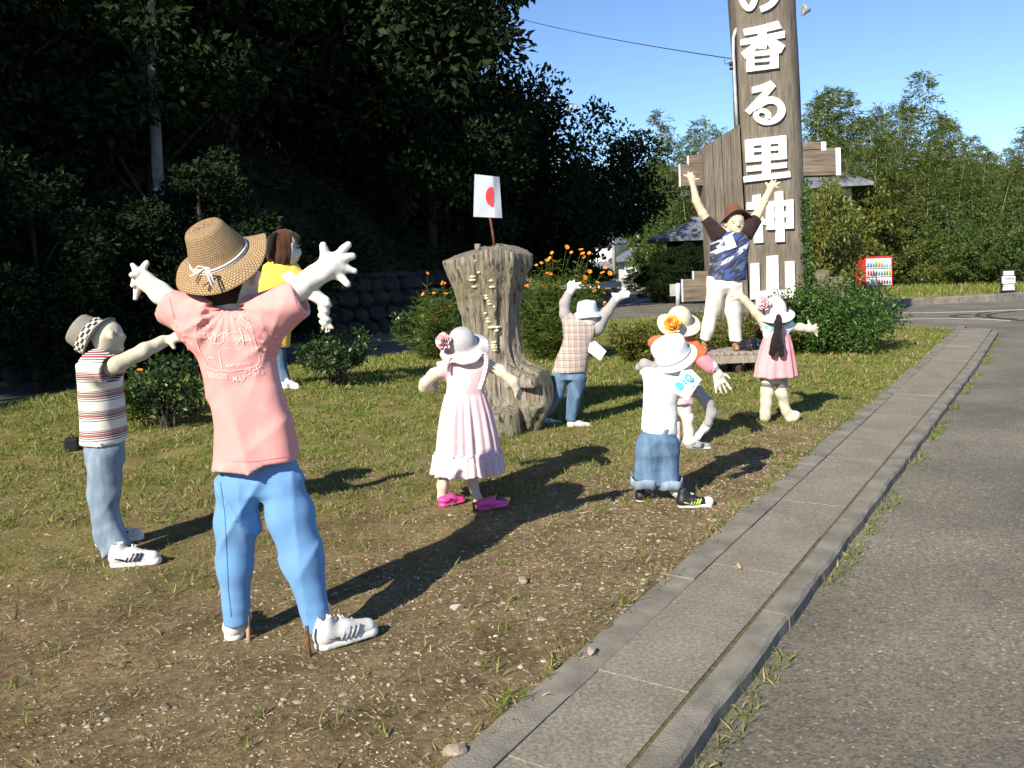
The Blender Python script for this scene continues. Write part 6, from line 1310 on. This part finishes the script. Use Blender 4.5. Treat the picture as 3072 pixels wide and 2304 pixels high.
f.limb(k1(1600, 500), k1(1775, 605, -.02), r1(75), r1(52), .06, flat=True).limb(k1(1720, 575), k1(1840, 640, -.03), r1(42), r1(44), 0, cut=True, flat=True)
Cd.garment('shirt', f, 'yellow_cotton', amp=.005, freq=18)
card(Cd.o, [k1(1530, 500, -.17), k1(1600, 468, -.17), k1(1635, 505, -.17), k1(1570, 545, -.17)], Y)
f = field_for([k1(1400, 950), k1(1620, 950), k1(1500, 1280)], .12, .013); f.limb(k1(1520, 960), k1(1530, 1090), r1(55), r1(42), .02).limb(k1(1530, 1090), k1(1568, 1215), r1(42), r1(34), .02).limb(k1(1470, 960), k1(1480, 1230), r1(55), r1(40), .02); Cd.garment('jeans', f, 'denim_mid', amp=.006, freq=20)
shoe(Cd.o, (qC[0]-.02, Y, zC), (.8, -.5), .24, lace=False); shoe(Cd.o, (k1(1480, 1240)[0], Y, zC), (.8, -.5), .24, lace=False)
# ------------------------------------------------------------------ D: pink dress girl
Y = 5.25; k4 = lambda x, y, d=0: K(4, x, y, Y+d); r4 = lambda w_: RM(4, w_, Y)
Dd = Doll('scarecrow', (*k4(690, 1500)[:2], 0), 'scarecrow girl in pale pink ruffled dress and white sun hat with pink clogs')
f = field_for([k4(300, 100), k4(1170, 100), k4(400, 1620), k4(900, 1620)], .12, .0078)
f.limb(k4(668, 275), k4(668, 215), r4(98), r4(92), 0).limb(k4(672, 300), k4(690, 400), r4(50), r4(60), .02); f.chain([k4(690, 380), k4(680, 640), k4(690, 1150)], [.05, .05, .06], .02); f.limb(k4(690, 1150), k4(510, 1280, .02), .04, .04, .02).limb(k4(690, 1150), k4(735, 1280), .04, .04, .02).limb(k4(690, 420), k4(520, 430), .04, .04, .02).limb(k4(690, 420), k4(850, 400), .04, .04, .02)
f.chain([k4(520, 430), k4(420, 480, -.01), k4(345, 550, -.02), k4(342, 585, .0), k4(390, 590, .06)], [r4(52), r4(50), r4(44), r4(44), r4(38)], .02)
hand_limbs(f, k4(392, 588, .06), (.35, .9, -.05), (0, 0, 1), .12, .1, .15)
f.chain([k4(850, 400), k4(980, 455, -.01), k4(1080, 540, -.02), k4(1105, 590, -.02)], [r4(50), r4(50), r4(44), r4(36)], .02); hand_limbs(f, k4(1105, 590, -.02), k4(1140, 665, .02)-k4(1105, 590, -.02), (-.5, -.8, 0), .11, .12, .1)
f.chain([k4(510, 1280, .02), k4(490, 1400, .02), k4(482, 1520, .02)], [r4(48), r4(44), r4(38)], .02); f.chain([k4(735, 1280), k4(745, 1400), k4(790, 1530, -.02)], [r4(46), r4(42), r4(38)], .02)
f.limb(k4(790, 1540, -.02), k4(850, 1560, .02), r4(40), r4(34), .03)
Dd.garment('body', f, 'skin_cream', amp=.0018, freq=55)
f = field_for([k4(520, 280), k4(900, 280), k4(500, 700), k4(860, 700)], .09, .008)
f.loft([(k4(690, 325), r4(90), r4(70)), (k4(695, 370), r4(160), r4(95)), (k4(690, 450), r4(168), r4(105)), (k4(680, 560), r4(165), r4(110)), (k4(675, 660), r4(165), r4(112))], 0)
f.limb(k4(580, 410), k4(455, 440, 0), r4(70), r4(72), .03, flat=True).limb(k4(500, 432), k4(400, 455), r4(56), r4(62), 0, cut=True, flat=True); f.limb(k4(790, 400), k4(872, 420), r4(72), r4(62), .03, flat=True)
bod = Dd.garment('bodice', f, 'pale_pink', amp=.003, freq=45, relax=2)
skirt(Dd.o, 'skirt', [(k4(675, 635), r4(166), r4(115), .004), (k4(682, 790), r4(205), r4(150), .016), (k4(690, 960), r4(235), r4(180), .022), (k4(697, 1125), r4(258), r4(200), .022)], 'pale_pink', folds=20, seed=4)
skirt(Dd.o, 'skirt_ruffle', [(k4(697, 1105), r4(262), r4(203), .006), (k4(702, 1190), r4(290), r4(222), .022), (k4(705, 1285), r4(308), r4(240), .030)], 'pale_pink', folds=26, seed=5)
# shoulder ruffle: wavy strip from shoulder to waist
for (pa, sgn) in (([(860, 300), (872, 360), (862, 440), (840, 520), (812, 600)], 1), ([(556, 340), (530, 400), (522, 460)], -1)):
    Vr, Fr = [], []; n_ = 40; P_ = np.array(pa, float); tt = np.linspace(0, len(P_)-1, n_)
    for i, t_ in enumerate(tt):
        x = np.interp(t_, range(len(P_)), P_[:, 0]); y = np.interp(t_, range(len(P_)), P_[:, 1]); wv = math.sin(i*1.5)
        for j in range(4): Vr.append(k4(x-sgn*35*(1-j/3), y, -.075-.012*j/3-.016*wv*(j/3)+.045*(abs(x-690) > 160)*0))
    Fr = [(i*4+j, (i+1)*4+j, (i+1)*4+j+1, i*4+j+1) for i in range(n_-1) for j in range(3)]; put('ruffle', Vr, Fr, 'pale_pink', Dd.o)
g0 = G(4, 468, 1580); shoe(Dd.o, (g0[0]-.0, g0[1], gz(g0[0], g0[1])), (.8, .6), .185, 'pink_rubber', 'pink_rubber', lace=False, clog=True); g0 = G(4, 770, 1612); shoe(Dd.o, (g0[0]+.01, g0[1], gz(g0[0], g0[1])), (.95, .28), .195, 'pink_rubber', 'pink_rubber', lace=False, clog=True, tilt=.06)
q = G(4, 512, 1575); stake(Dd.o, [q[0], q[1], .07], [q[0], q[1], -.05], .006); q = G(4, 752, 1610); stake(Dd.o, [q[0], q[1], .06], [q[0], q[1], -.05], .007)
hD, MD = hat(Dd.o, k4(662, 235), (-.16, -.50, .85), r4(208), r4(118), r4(165), 'white_weave', (1, 0, 0), round_=True, droop=.42, wob=lambda T, s_: s_**2*(.075*np.sin(6*T)+.05*np.sin(9*T+1)+.04*np.sin(2*T)))
cloth('flower_pink', (.80, .42, .48), .1, 200, (.78, .6, .62)); rose(hD, k4(512, 205, -.07), (-.6, -.75, .2), r4(82), 'flower_pink', 3, 44)
# ------------------------------------------------------------------ E: plaid shirt boy behind the stump
qE = G(4, 1580, 905); Y = float(qE[1]); k3 = lambda x, y, d=0: K(3, x, y, Y+d); k4 = lambda x, y, d=0: K(4, x, y, Y+d); r3 = lambda w_: RM(3, w_, Y)
E_ = Doll('scarecrow', (qE[0], Y, 0), 'scarecrow boy in plaid shirt and bucket hat raising both arms behind the stump')
f = field_for([k3(1440, 900), k3(2100, 900), k3(1450, 1500), k3(2000, 1500)], .15, .0095)
f.limb(k3(1695, 1270), k3(1690, 1190), r3(85), r3(88), 0).limb(k3(1745, 1275, .02), k3(1760, 1265, .04), r3(30), r3(24), .03).limb(k3(1690, 1300), k3(1640, 1370), r3(45), r3(50), .02)
fingers(f, k3(1565, 1010), [(k3(1550, 985), k3(1548, 952)), (k3(1565, 980), k3(1583, 945)), (k3(1580, 985), k3(1638, 965)), (k3(1585, 1005), k3(1632, 1003)), (k3(1545, 1000), k3(1530, 975))], r3(13))
f.limb(k3(1535, 1060), k3(1565, 1010), r3(30), r3(33), .02); f.chain([k3(1640, 1370), k3(1560, 1330), k3(1505, 1220), k3(1505, 1130), k3(1540, 1050)], [r3(40), r3(36), r3(30), r3(28), r3(28)], .01); f.chain([k3(1640, 1370), k3(1690, 1370), k3(1770, 1335), k3(1850, 1210), k3(1910, 1125)], [r3(40), r3(40), r3(40), r3(30), r3(28)], .01)
fingers(f, k3(1945, 1085), [(k3(1960, 1060), k3(1990, 1025)), (k3(1980, 1065), k3(2030, 1035)), (k3(1985, 1075), k3(2045, 1050)), (k3(1980, 1090), k3(2035, 1075)), (k3(1925, 1065), k3(1898, 1055))], r3(13)); f.limb(k3(1900, 1135), k3(1945, 1085), r3(32), r3(34), .02)
E_.garment('body', f, 'skin_white')
f = field_for([k3(1440, 1000), k3(1700, 1000), k3(1450, 1500)], .1, .01); f.chain([k3(1560, 1330), k3(1505, 1220), k3(1505, 1130), k3(1540, 1050)], [r3(60), r3(46), r3(42), r3(36)], .02); E_.garment('sleeve', f, 'rib_grey', amp=.003, freq=40)
f = field_for([k3(1600, 1000), k3(2000, 1000), k3(1650, 1500)], .1, .01); f.chain([k3(1690, 1370), k3(1770, 1340), k3(1850, 1210), k3(1920, 1110)], [r3(65), r3(62), r3(46), r3(36)], .02)
E_.garment('sleeve', f, 'rib_grey', amp=.003, freq=40)
f = field_for([k3(1380, 1200), k3(1780, 1200), k4(1400, 500), k4(1720, 500)], .1, .011)
f.loft([(k3(1650, 1235), r3(95), r3(70)), (k3(1625, 1300), r3(135), r3(90)), (k3(1615, 1420), r3(128), r3(95)), (k3(1570, 1600), r3(132), r3(95)), (k3(1548, 1690), r3(143), r3(100)), (k4(1548, 462), r3(145), r3(102))], 0)
f.limb(k3(1660, 1340), k3(1740, 1360), r3(70), r3(75), .03, flat=True).limb(k3(1560, 1320), k3(1510, 1240), r3(60), r3(58), .03, flat=True); E_.garment('shirt', f, 'plaid_cotton', amp=.005, freq=24)
f = field_for([k4(1250, 430), k4(1750, 430), k4(1300, 900), k4(1700, 900)], .1, .011)
f.loft([(k4(1545, 420), r3(118), r3(80)), (k4(1540, 520), r3(132), r3(90))], 0); f.chain([k4(1600, 510), k4(1590, 640), k4(1555, 840)], [r3(85), r3(62), r3(46)], .02); f.chain([k4(1470, 510), k4(1440, 640), k4(1360, 800, .05)], [r3(75), r3(58), r3(42)], .02); E_.garment('jeans', f, 'denim_mid', amp=.006, freq=24)
shoe(E_.o, (qE[0]-.05, Y, 0), (1, .12), .22, lace=False); q = G(4, 1335, 875); shoe(E_.o, (q[0]-.05, q[1], 0), (1, .1), .22, lace=False)
hE, _ = hat(E_.o, k3(1692, 1205), (-.05, -.12, 1), r3(120), r3(88), r3(92), 'pale_blue_cloth', (1, 0, 0), droop=.8, top=.9, wob=lambda T, s_: s_*.05*np.sin(3*T))
card(E_.o, [k3(1705, 1465, -.06), k3(1755, 1445, -.06), k3(1850, 1530, -.09), k3(1798, 1608, -.09), k3(1700, 1535, -.06)], Y)
# ------------------------------------------------------------------ F: white shirt child with bucket hat
Y = 5.15; k5 = lambda x, y, d=0: K(5, x, y, Y+d); k6 = lambda x, y, d=0: K(6, x, y, Y+d); r5 = lambda w_: RM(5, w_, Y)
Fd = Doll('scarecrow', (*k6(420, 1450)[:2], 0), 'scarecrow child in white shirt, rolled denim shorts and white bucket hat with card')
f = field_for([k5(180, 650), k5(940, 650), k6(200, 1500), k6(940, 1500)], .1, .0078)
f.limb(k5(590, 900), k5(575, 830), r5(132), r5(125), 0); f.chain([k5(540, 1020), k5(430, 1300), k6(400, 900)], [.05, .06, .06], .02); f.limb(k6(400, 900), k6(290, 1200, .03), .05, .045, .02).limb(k6(400, 900), k6(490, 1200), .05, .045, .02); f.chain([k5(540, 1050), k5(640, 1090), k5(745, 1160), k5(855, 1280), k5(893, 1390), k5(868, 1475, .02)], [.04, .038, .034, .03, .03, .026], .01); f.limb(k5(570, 940), k5(540, 1020), r5(65), r5(75), .03)
f.limb(k5(868, 1475, .02), k5(835, 1540, .02), r5(36), r5(42), .02); hand_limbs(f, k5(842, 1525, .02), k5(745, 1640, -.02)-k5(842, 1525, .02), (.2, 1, .2), .13, .15, .12, 1.1)
f.chain([k6(270, 1200, .04), k6(225, 1330, .04)], [r5(58), r5(50)], .02); f.chain([k6(500, 1180), k6(555, 1320), k6(640, 1420)], [r5(62), r5(55), r5(50)], .02)
Fd.garment('body', f, 'skin_white', amp=.0015, freq=60)
f = field_for([k5(170, 850), k5(400, 850), k5(200, 1100)], .08, .008); f.chain([k5(350, 960), k5(262, 925, -.01), k5(215, 955, .03), k5(245, 1005, .08)], [r5(60), r5(50), r5(36), r5(34)], .02); Fd.garment('sleeve', f, 'rib_grey', amp=.003, freq=50)
f = field_for([k5(500, 950), k5(940, 850), k5(500, 1520), k5(940, 1520)], .08, .008); f.chain([k5(640, 1080), k5(745, 1160), k5(855, 1280), k5(895, 1390), k5(870, 1480)], [r5(70), r5(62), r5(55), r5(50), r5(40)], .025); Fd.garment('sleeve', f, 'rib_grey', amp=.003, freq=50)
f = field_for([k5(200, 880), k5(760, 880), k5(200, 1640), k5(620, 1640)], .08, .0085)
f.loft([(k5(520, 935), r5(110), r5(90)), (k5(490, 975), r5(210), r5(130)), (k5(465, 1060), r5(205), r5(145)), (k5(410, 1300), r5(165), r5(135)), (k5(400, 1500), r5(174), r5(145)), (k5(402, 1650), r5(182), r5(152))], 0)
f.limb(k5(580, 1060), k5(715, 1120), r5(105), r5(95), .05, flat=True).limb(k5(330, 980), k5(255, 945), r5(70), r5(62), .04, flat=True); f.plane(k6(400, 785), (-.19, 0, -1)); Fd.garment('shirt', f, 'white_cotton', amp=.004, freq=26, relax=2)
f = field_for([k6(120, 720), k6(660, 720), k6(120, 1330), k6(660, 1330)], .1, .009)
f.loft([(k6(400, 720), r5(172), r5(140)), (k6(395, 850), r5(180), r5(150)), (k6(385, 980), r5(190), r5(130)), (k6(380, 1060), r5(120), r5(60))], 0); f.limb(k6(300, 860), k6(268, 1245), r5(105), r5(115), .05, flat=True).limb(k6(470, 860), k6(492, 1255), r5(105), r5(115), .05, flat=True); Fd.garment('denim_shorts', f, 'denim_mid', amp=.006, freq=24)
for (x0, x1, y) in ((140, 385, 1250), (380, 625, 1260)):
    cc = k6((x0+x1)/2, y); V, Fc, _ = lathe([(r5(112), -r5(45)), (r5(126), -r5(42)), (r5(128), r5(30)), (r5(122), r5(40)), (r5(110), r5(35))], 40, [(1, 0, 0), (0, 1, 0), (.04, 0, 1), cc], lambda T, r_, z: (.005*np.sin(5*T), .006*np.sin(3*T))); put('rolled_cuff', V, Fc, 'denim_pale', Fd.o)
g0 = G(6, 200, 1445); sL = shoe(Fd.o, (g0[0]+.01, g0[1], 0), (.5, .86), .19, 'black_matte', 'rubber_white', lace=False, stripe='red_orange', high=.09); g0 = G(6, 590, 1505); shoe(Fd.o, (g0[0]+.0, g0[1]+.03, 0), (1, .0), .21, 'black_matte', 'rubber_white', stripe='lime', toe='white_cotton', tilt=.0)
hF, _ = hat(Fd.o, k5(535, 850), (-.42, -.30, .86), r5(228), r5(172), r5(178), 'white_cotton', (1, 0, 0), droop=.5, top=1.0, band='rib_grey', bandw=.006, wob=lambda T, s_: s_*(.06*np.sin(2*T+.8)))
cd = card(Fd.o, [k5(535, 1185, -.20), k5(615, 985, -.19), k5(715, 975, -.18), k5(805, 1068, -.18), k5(672, 1268, -.20)], Y)
for P in ([(548, 1130), (570, 1090), (630, 1105), (632, 1150), (600, 1178)], [(600, 1068), (640, 1070), (670, 1105), (655, 1112)], [(640, 1035), (665, 1012), (720, 1040), (725, 1075), (700, 1090), (650, 1070)], [(705, 1130), (725, 1140), (760, 1105), (745, 1120)]):
    put('print', [k5(x, y, -.203) for x, y in P], [tuple(range(len(P)))], 'print_cyan', cd, smooth_=False)
put('print', [k5(680+12*math.cos(a_), 1055+12*math.sin(a_), -.206) for a_ in np.linspace(0, 6.28, 9)[:-1]], [tuple(range(8))], 'paper', cd, smooth_=False)
# ------------------------------------------------------------------ G: orange shirt, cream hat, behind F
qG = G(6, 700, 945); Y = float(qG[1]); k5 = lambda x, y, d=0: K(5, x, y, Y+d); k6 = lambda x, y, d=0: K(6, x, y, Y+d); r5 = lambda w_: RM(5, w_, Y)
Gd = Doll('scarecrow', (qG[0], Y, 0), 'scarecrow in orange top and pink shorts with cream hat bearing an orange flower')
f = field_for([k5(280, 480), k5(1130, 480), k6(400, 950), k5(1130, 1250)], .1, .009)
f.chain([k5(595, 720), k5(580, 1000), k5(585, 1300)], [.06, .06, .06], .02); f.limb(k5(585, 1300), k5(675, 1430), .05, .05, .02).limb(k5(585, 1300), k5(570, 1380, .1), .05, .05, .02); f.chain([k5(590, 760), k5(700, 770), k5(800, 850), k5(900, 950)], [.05, .05, .05, .05], .02); f.limb(k5(600, 610), k5(600, 560), r5(105), r5(100), 0).limb(k5(600, 640), k5(595, 720), r5(55), r5(60), .02); f.limb(k5(900, 950), k5(955, 1020), r5(50), r5(44), .02); hand_limbs(f, k5(950, 1005), k5(1010, 1180)-k5(950, 1005), (1, .1, .15), .185, .05, .16, 1.0)
f.chain([k5(675, 1430), k5(685, 1560), k5(690, 1650)], [r5(52), r5(50), r5(52)], .02); f.limb(k5(570, 1380, .1), k5(560, 1650, .1), r5(50), r5(48), .02); f.limb(k6(680, 860), k6(740, 880, .02), r5(48), r5(38), .03)
Gd.garment('body', f, 'skin_white', amp=.0015, freq=60)
f = field_for([k5(270, 600), k5(840, 600), k5(380, 1250)], .12, .011)
f.loft([(k5(595, 650), r5(85), r5(70)), (k5(570, 690), r5(190), r5(105)), (k5(560, 780), r5(195), r5(115)), (k5(570, 1000), r5(150), r5(115)), (k5(580, 1240), r5(150), r5(120))], 0); f.limb(k5(700, 760), k5(800, 850), r5(88), r5(80), .04, flat=True).limb(k5(420, 720), k5(350, 720, .08), r5(75), r5(60), .05); Gd.garment('shirt', f, 'orange_cotton', amp=.004, freq=24)
f = field_for([k5(700, 750), k5(1000, 750), k5(800, 1050)], .06, .009); f.limb(k5(780, 845), k5(920, 985), r5(80), r5(68), 0, flat=True).limb(k5(890, 955), k5(990, 1050), r5(54), r5(58), 0, cut=True, flat=True); Gd.garment('sleeve', f, 'rose_cotton', amp=.003, freq=30)
f = field_for([k5(420, 1200), k5(740, 1200), k5(420, 1420), k5(740, 1420)], .08, .01); f.loft([(k5(585, 1210), r5(140), r5(115)), (k5(588, 1300), r5(140), r5(115))], 0); f.limb(k5(655, 1270), k5(662, 1392), r5(66), r5(62), .02, flat=True).limb(k5(530, 1270), k5(525, 1392, .05), r5(66), r5(62), .02, flat=True); Gd.garment('shorts', f, 'pale_pink', amp=.004, freq=24)
put('wooden_leg', *tube([k5(640, 1380), k5(645, 1740)], r5(18), 8), 'stake_wood', Gd.o)
shoe(Gd.o, (qG[0]-.03, Y, 0), (1, .15), .2, 'sneaker_silver', 'rubber_white', stripe='sneaker_navy'); stake(Gd.o, k6(650, 860)-[0, .0, 0], [k6(650, 970)[0], Y, -.04], .012, 'stake_wood'); q = k6(520, 900, .1); shoe(Gd.o, (q[0], Y+.12, 0), (1, .15), .2, 'sneaker_silver', 'rubber_white')
hG, _ = hat(Gd.o, k5(592, 520), (.02, -.52, .86), r5(202), r5(118), r5(160), 'cream_weave', (1, 0, 0), round_=True, droop=.35, wob=lambda T, s_: s_**2*(.07*np.sin(3*T)+.05*np.sin(2*T+2)))
m, t, p = newmat('orange_ribbon'); p.inputs['Base Color'].default_value = (.85, .38, .05, 1); rose(hG, k5(530, 548, -.15), (-.2, -.9, .3), r5(92), 'orange_ribbon', 8, 34)
# ------------------------------------------------------------------ H: pinafore girl with ponytail
qH = G(5, 1560, 1460); Y = float(qH[1]); k5 = lambda x, y, d=0: K(5, x, y, Y+d); r5 = lambda w_: RM(5, w_, Y)
H_ = Doll('scarecrow', (qH[0], Y, 0), 'scarecrow girl in pink pinafore and white hat with long dark ponytail waving')
f = field_for([k5(1050, 180), k5(1950, 180), k5(1300, 1500), k5(1780, 1500)], .12, .0095)
f.chain([k5(1530, 560), k5(1520, 700), k5(1500, 1000)], [.05, .06, .07], .02); f.limb(k5(1500, 1000), k5(1430, 1080), .06, .06, .02).limb(k5(1500, 1000), k5(1555, 1080), .06, .06, .02).limb(k5(1530, 590), k5(1420, 560), .05, .05, .02).limb(k5(1530, 590), k5(1630, 570), .05, .045, .02); f.limb(k5(1530, 490), k5(1520, 430), r5(92), r5(88), 0).limb(k5(1540, 500), k5(1530, 560), r5(45), r5(50), .02)
f.chain([k5(1420, 560), k5(1320, 430), k5(1215, 320)], [r5(50), r5(46), r5(38)], .02); fingers(f, k5(1165, 275), [(k5(1140, 240), k5(1098, 212)), (k5(1130, 255), k5(1080, 240)), (k5(1128, 275), k5(1072, 278)), (k5(1140, 300), k5(1095, 318)), (k5(1180, 245), k5(1182, 205))], r5(15)); f.limb(k5(1205, 310), k5(1165, 275), r5(38), r5(38), .02)
f.chain([k5(1630, 570), k5(1740, 575), k5(1820, 590)], [r5(46), r5(40), r5(34)], .02); fingers(f, k5(1852, 590), [(k5(1835, 565), k5(1815, 512)), (k5(1870, 575), k5(1893, 545)), (k5(1875, 588), k5(1910, 578)), (k5(1878, 605), k5(1908, 618)), (k5(1872, 615), k5(1902, 658))], r5(13)); f.limb(k5(1820, 590), k5(1855, 592), r5(34), r5(32), .02)
f.chain([k5(1430, 1060), k5(1424, 1200), k5(1408, 1430)], [r5(62), r5(60), r5(52)], .02); f.chain([k5(1555, 1060), k5(1565, 1200), k5(1605, 1370), k5(1650, 1445)], [r5(55), r5(54), r5(44), r5(38)], .02); f.limb(k5(1650, 1445), k5(1695, 1415, -.02), r5(36), r5(48), .03)
H_.garment('body', f, 'skin_cream', wr=lambda x, y, z: .003*np.sin(z*60+x*20)*(z < .5))
for x in (1432, 1556):
    put('short_legging', *tube([k5(x, 1000), k5(x-1, 1132)], [r5(68), r5(66)], 20), 'rib_grey', H_.o)
f = field_for([k5(1340, 470), k5(1720, 470), k5(1350, 700)], .08, .0095); f.loft([(k5(1535, 500), r5(75), r5(60)), (k5(1530, 530), r5(120), r5(80)), (k5(1525, 600), r5(120), r5(88)), (k5(1522, 690), r5(118), r5(92))], 0); f.limb(k5(1440, 560), k5(1385, 545), r5(58), r5(66), .03, flat=True).limb(k5(1440, 600), k5(1430, 640), r5(55), r5(45), .03).limb(k5(1610, 565), k5(1672, 572), r5(50), r5(52), .03, flat=True); H_.garment('blouse', f, 'floral', amp=.004, freq=40)
f = field_for([k5(1400, 480), k5(1650, 480), k5(1400, 680)], .05, .0095); f.loft([(k5(1535, 505), r5(62), r5(66)), (k5(1525, 560), r5(70), r5(94)), (k5(1520, 660), r5(112), r5(98))], 0); H_.garment('pinafore_bib', f, 'pinafore_pink', amp=.002, freq=40)
skirt(H_.o, 'pinafore_skirt', [(k5(1520, 635), r5(116), r5(96), .002), (k5(1515, 760), r5(152), r5(125), .009), (k5(1510, 900), r5(180), r5(150), .014), (k5(1508, 1040), r5(204), r5(165), .018)], 'pinafore_pink', folds=11, seed=7)
f = field_for([k5(1420, 470, -.2), k5(1620, 470), k5(1430, 870)], .08, .009); f.chain([k5(1535, 480, -.12), k5(1532, 540, -.15), k5(1515, 680, -.17)], [r5(30), r5(34), r5(38)], .02); f.chain([k5(1515, 650, -.17), k5(1490, 760, -.18), k5(1470, 820, -.18)], [r5(36), r5(36), r5(32)], .015); f.chain([k5(1525, 650, -.17), k5(1550, 760, -.18), k5(1560, 835, -.18)], [r5(34), r5(32), r5(26)], .015); H_.garment('ponytail', f, 'hair_black', wr=lambda x, y, z: .003*np.sin(x*120+z*10))
f = field_for([k5(1400, 380), k5(1660, 380), k5(1400, 520)], .1, .01); f.limb(k5(1530, 482), k5(1515, 400), r5(100), r5(100), 0); f.plane(k5(1560, 470, .03), (.5, .8, 0)); H_.garment('hair', f, 'hair_black')
hH, _ = hat(H_.o, k5(1508, 440), (-.16, -.25, .95), r5(172), r5(108), r5(165), 'white_cotton', (1, 0, 0), round_=True, droop=.45, wob=lambda T, s_: s_*(.06*np.sin(2*T+1)))
rose(hH, k5(1398, 345, -.07), (-.6, -.75, .25), r5(82), 'flower_pink', 12, 36); shoe(H_.o, (k5(1395, 1440)[0], Y+.02, 0), (.2, 1), .15, 'skin_cream', 'skin_cream', lace=False)
# ------------------------------------------------------------------ I: man standing on the bench, facing the road
Y = BY+.3; k8 = lambda x, y, d=0: K(8, x, y, Y+d); k5 = lambda x, y, d=0: K(5, x, y, Y+d); r8 = lambda w_: RM(8, w_, Y)
I_ = Doll('scarecrow', (*k5(990, 740)[:2], zt if False else fa[2]), 'scarecrow man in blue patterned shirt and brown hat standing on the bench')
I_.o.location.z = float(fa[2]); I_.base[2] = fa[2]
f = field_for([k8(300, 350), k8(1250, 350), k8(400, 960), k8(1000, 960)], .15, .0105)
f.limb(k8(812, 880), k8(806, 830), r8(86), r8(86), 0); f.limb(k8(815, 985), k8(560, 850), .04, .04, .02).limb(k8(815, 985), k8(960, 850), .04, .04, .02); f.limb(k8(832, 850, -.12), k8(835, 870, -.14), r8(14), r8(17), .03).limb(k8(820, 935), k8(810, 990), r8(45), r8(50), .03).limb(k8(825, 915, -.07), k8(830, 925, -.08), r8(40), r8(36), .03)
f.chain([k8(560, 850), k8(500, 760), k8(440, 640), k8(405, 480)], [r8(44), r8(42), r8(38), r8(27)], .02); fingers(f, k8(392, 435), [(k8(365, 415), k8(322, 395)), (k8(375, 400), k8(362, 372)), (k8(395, 400), k8(400, 374)), (k8(410, 415), k8(428, 408)), (k8(425, 440), k8(468, 434))], r8(13)); f.limb(k8(402, 475), k8(392, 435), r8(28), r8(30), .02)
f.chain([k8(960, 850), k8(1020, 770), k8(1080, 650), k8(1130, 550)], [r8(46), r8(44), r8(40), r8(30)], .02); fingers(f, k8(1150, 510), [(k8(1120, 500), k8(1098, 470)), (k8(1150, 480), k8(1158, 442)), (k8(1165, 485), k8(1192, 445)), (k8(1180, 495), k8(1228, 468)), (k8(1180, 515), k8(1218, 515))], r8(13)); f.limb(k8(1130, 550), k8(1150, 510), r8(30), r8(34), .02)
I_.garment('body', f, 'skin_tan', amp=.002, freq=40)
for x in (785, 868): put('eye', *tube([k8(x-10, 836, -.135), k8(x+10, 836, -.135)], .005, 8), 'paint_black', I_.o); pass
put('mouth', *tube([k8(806, 908, -.17), k8(828, 909, -.185), k8(848, 908, -.175)], .004, 5), 'paint_lip', I_.o); put('ear', *tube([k8(722, 850, -.01), k8(715, 885, -.01)], [.02, .015], 8), 'skin_tan', I_.o)
f = field_for([k8(480, 760), k8(1070, 760), k8(530, 1420), k8(960, 1420)], .1, .011)
f.loft([(k8(800, 925), r8(85), r8(70)), (k8(775, 960), r8(190), r8(95)), (k8(762, 1040), r8(190), r8(105)), (k8(748, 1200), r8(175), r8(105)), (k8(728, 1395), r8(182), r8(110))], 0); bodyS = I_.garment('shirt', f, 'aloha', amp=.005, freq=22)
f = field_for([k8(470, 740), k8(740, 740), k8(560, 1050)], .1, .011); f.limb(k8(660, 980), k8(520, 805), r8(90), r8(52), .03, flat=True); I_.garment('sleeve', f, 'dark_maroon', amp=.004, freq=26)
f = field_for([k8(840, 740), k8(1090, 740), k8(850, 1050)], .1, .011); f.limb(k8(890, 960), k8(1020, 800), r8(92), r8(56), .03, flat=True); I_.garment('sleeve', f, 'dark_maroon', amp=.004, freq=26)
card(I_.o, [k8(690, 985, -.16), k8(775, 945, -.16), k8(822, 1075, -.16), k8(735, 1110, -.16)], Y)
f = field_for([k5(700, 100), k5(1250, 100), k5(700, 720), k5(1250, 720)], .1, .0115)
f.loft([(k5(1010, 90), r8(150), r8(92)), (k5(1020, 200), r8(165), r8(100)), (k5(1020, 260), r8(110), r8(60))], 0); f.chain([k5(945, 180), k5(905, 420), k5(845, 660)], [r8(92), r8(72), r8(52)], .025); f.limb(k5(860, 600), k5(835, 700), r8(54), r8(56), .02, flat=True); f.chain([k5(1105, 180), k5(1110, 420), k5(1128, 640)], [r8(90), r8(78), r8(62)], .025); f.limb(k5(1126, 600), k5(1134, 705), r8(62), r8(62), .02, flat=True)
I_.garment('trousers', f, 'off_white_trousers', wr=lambda x, y, z: .006*np.sin(x*45+z*4)+.003*np.sin(z*20+x*10))
for x, yy in ((835, 0), (1130, 0)):
    q = k5(x, 700); shoe(I_.o, (q[0], Y+.06, fa[2]+.004), (-.15 if x < 900 else -.1, -1), .23, 'leather_tan', 'leather_tan', lace=False)
hI, _ = hat(I_.o, k8(806, 788, .03), (-.08, .30, 1), r8(152), r8(98), r8(120), 'brown_felt', (1, 0, 0), droop=.35, top=.66, wob=lambda T, s_: s_*(-.2*np.cos(2*T)+.04*np.sin(3*T)))
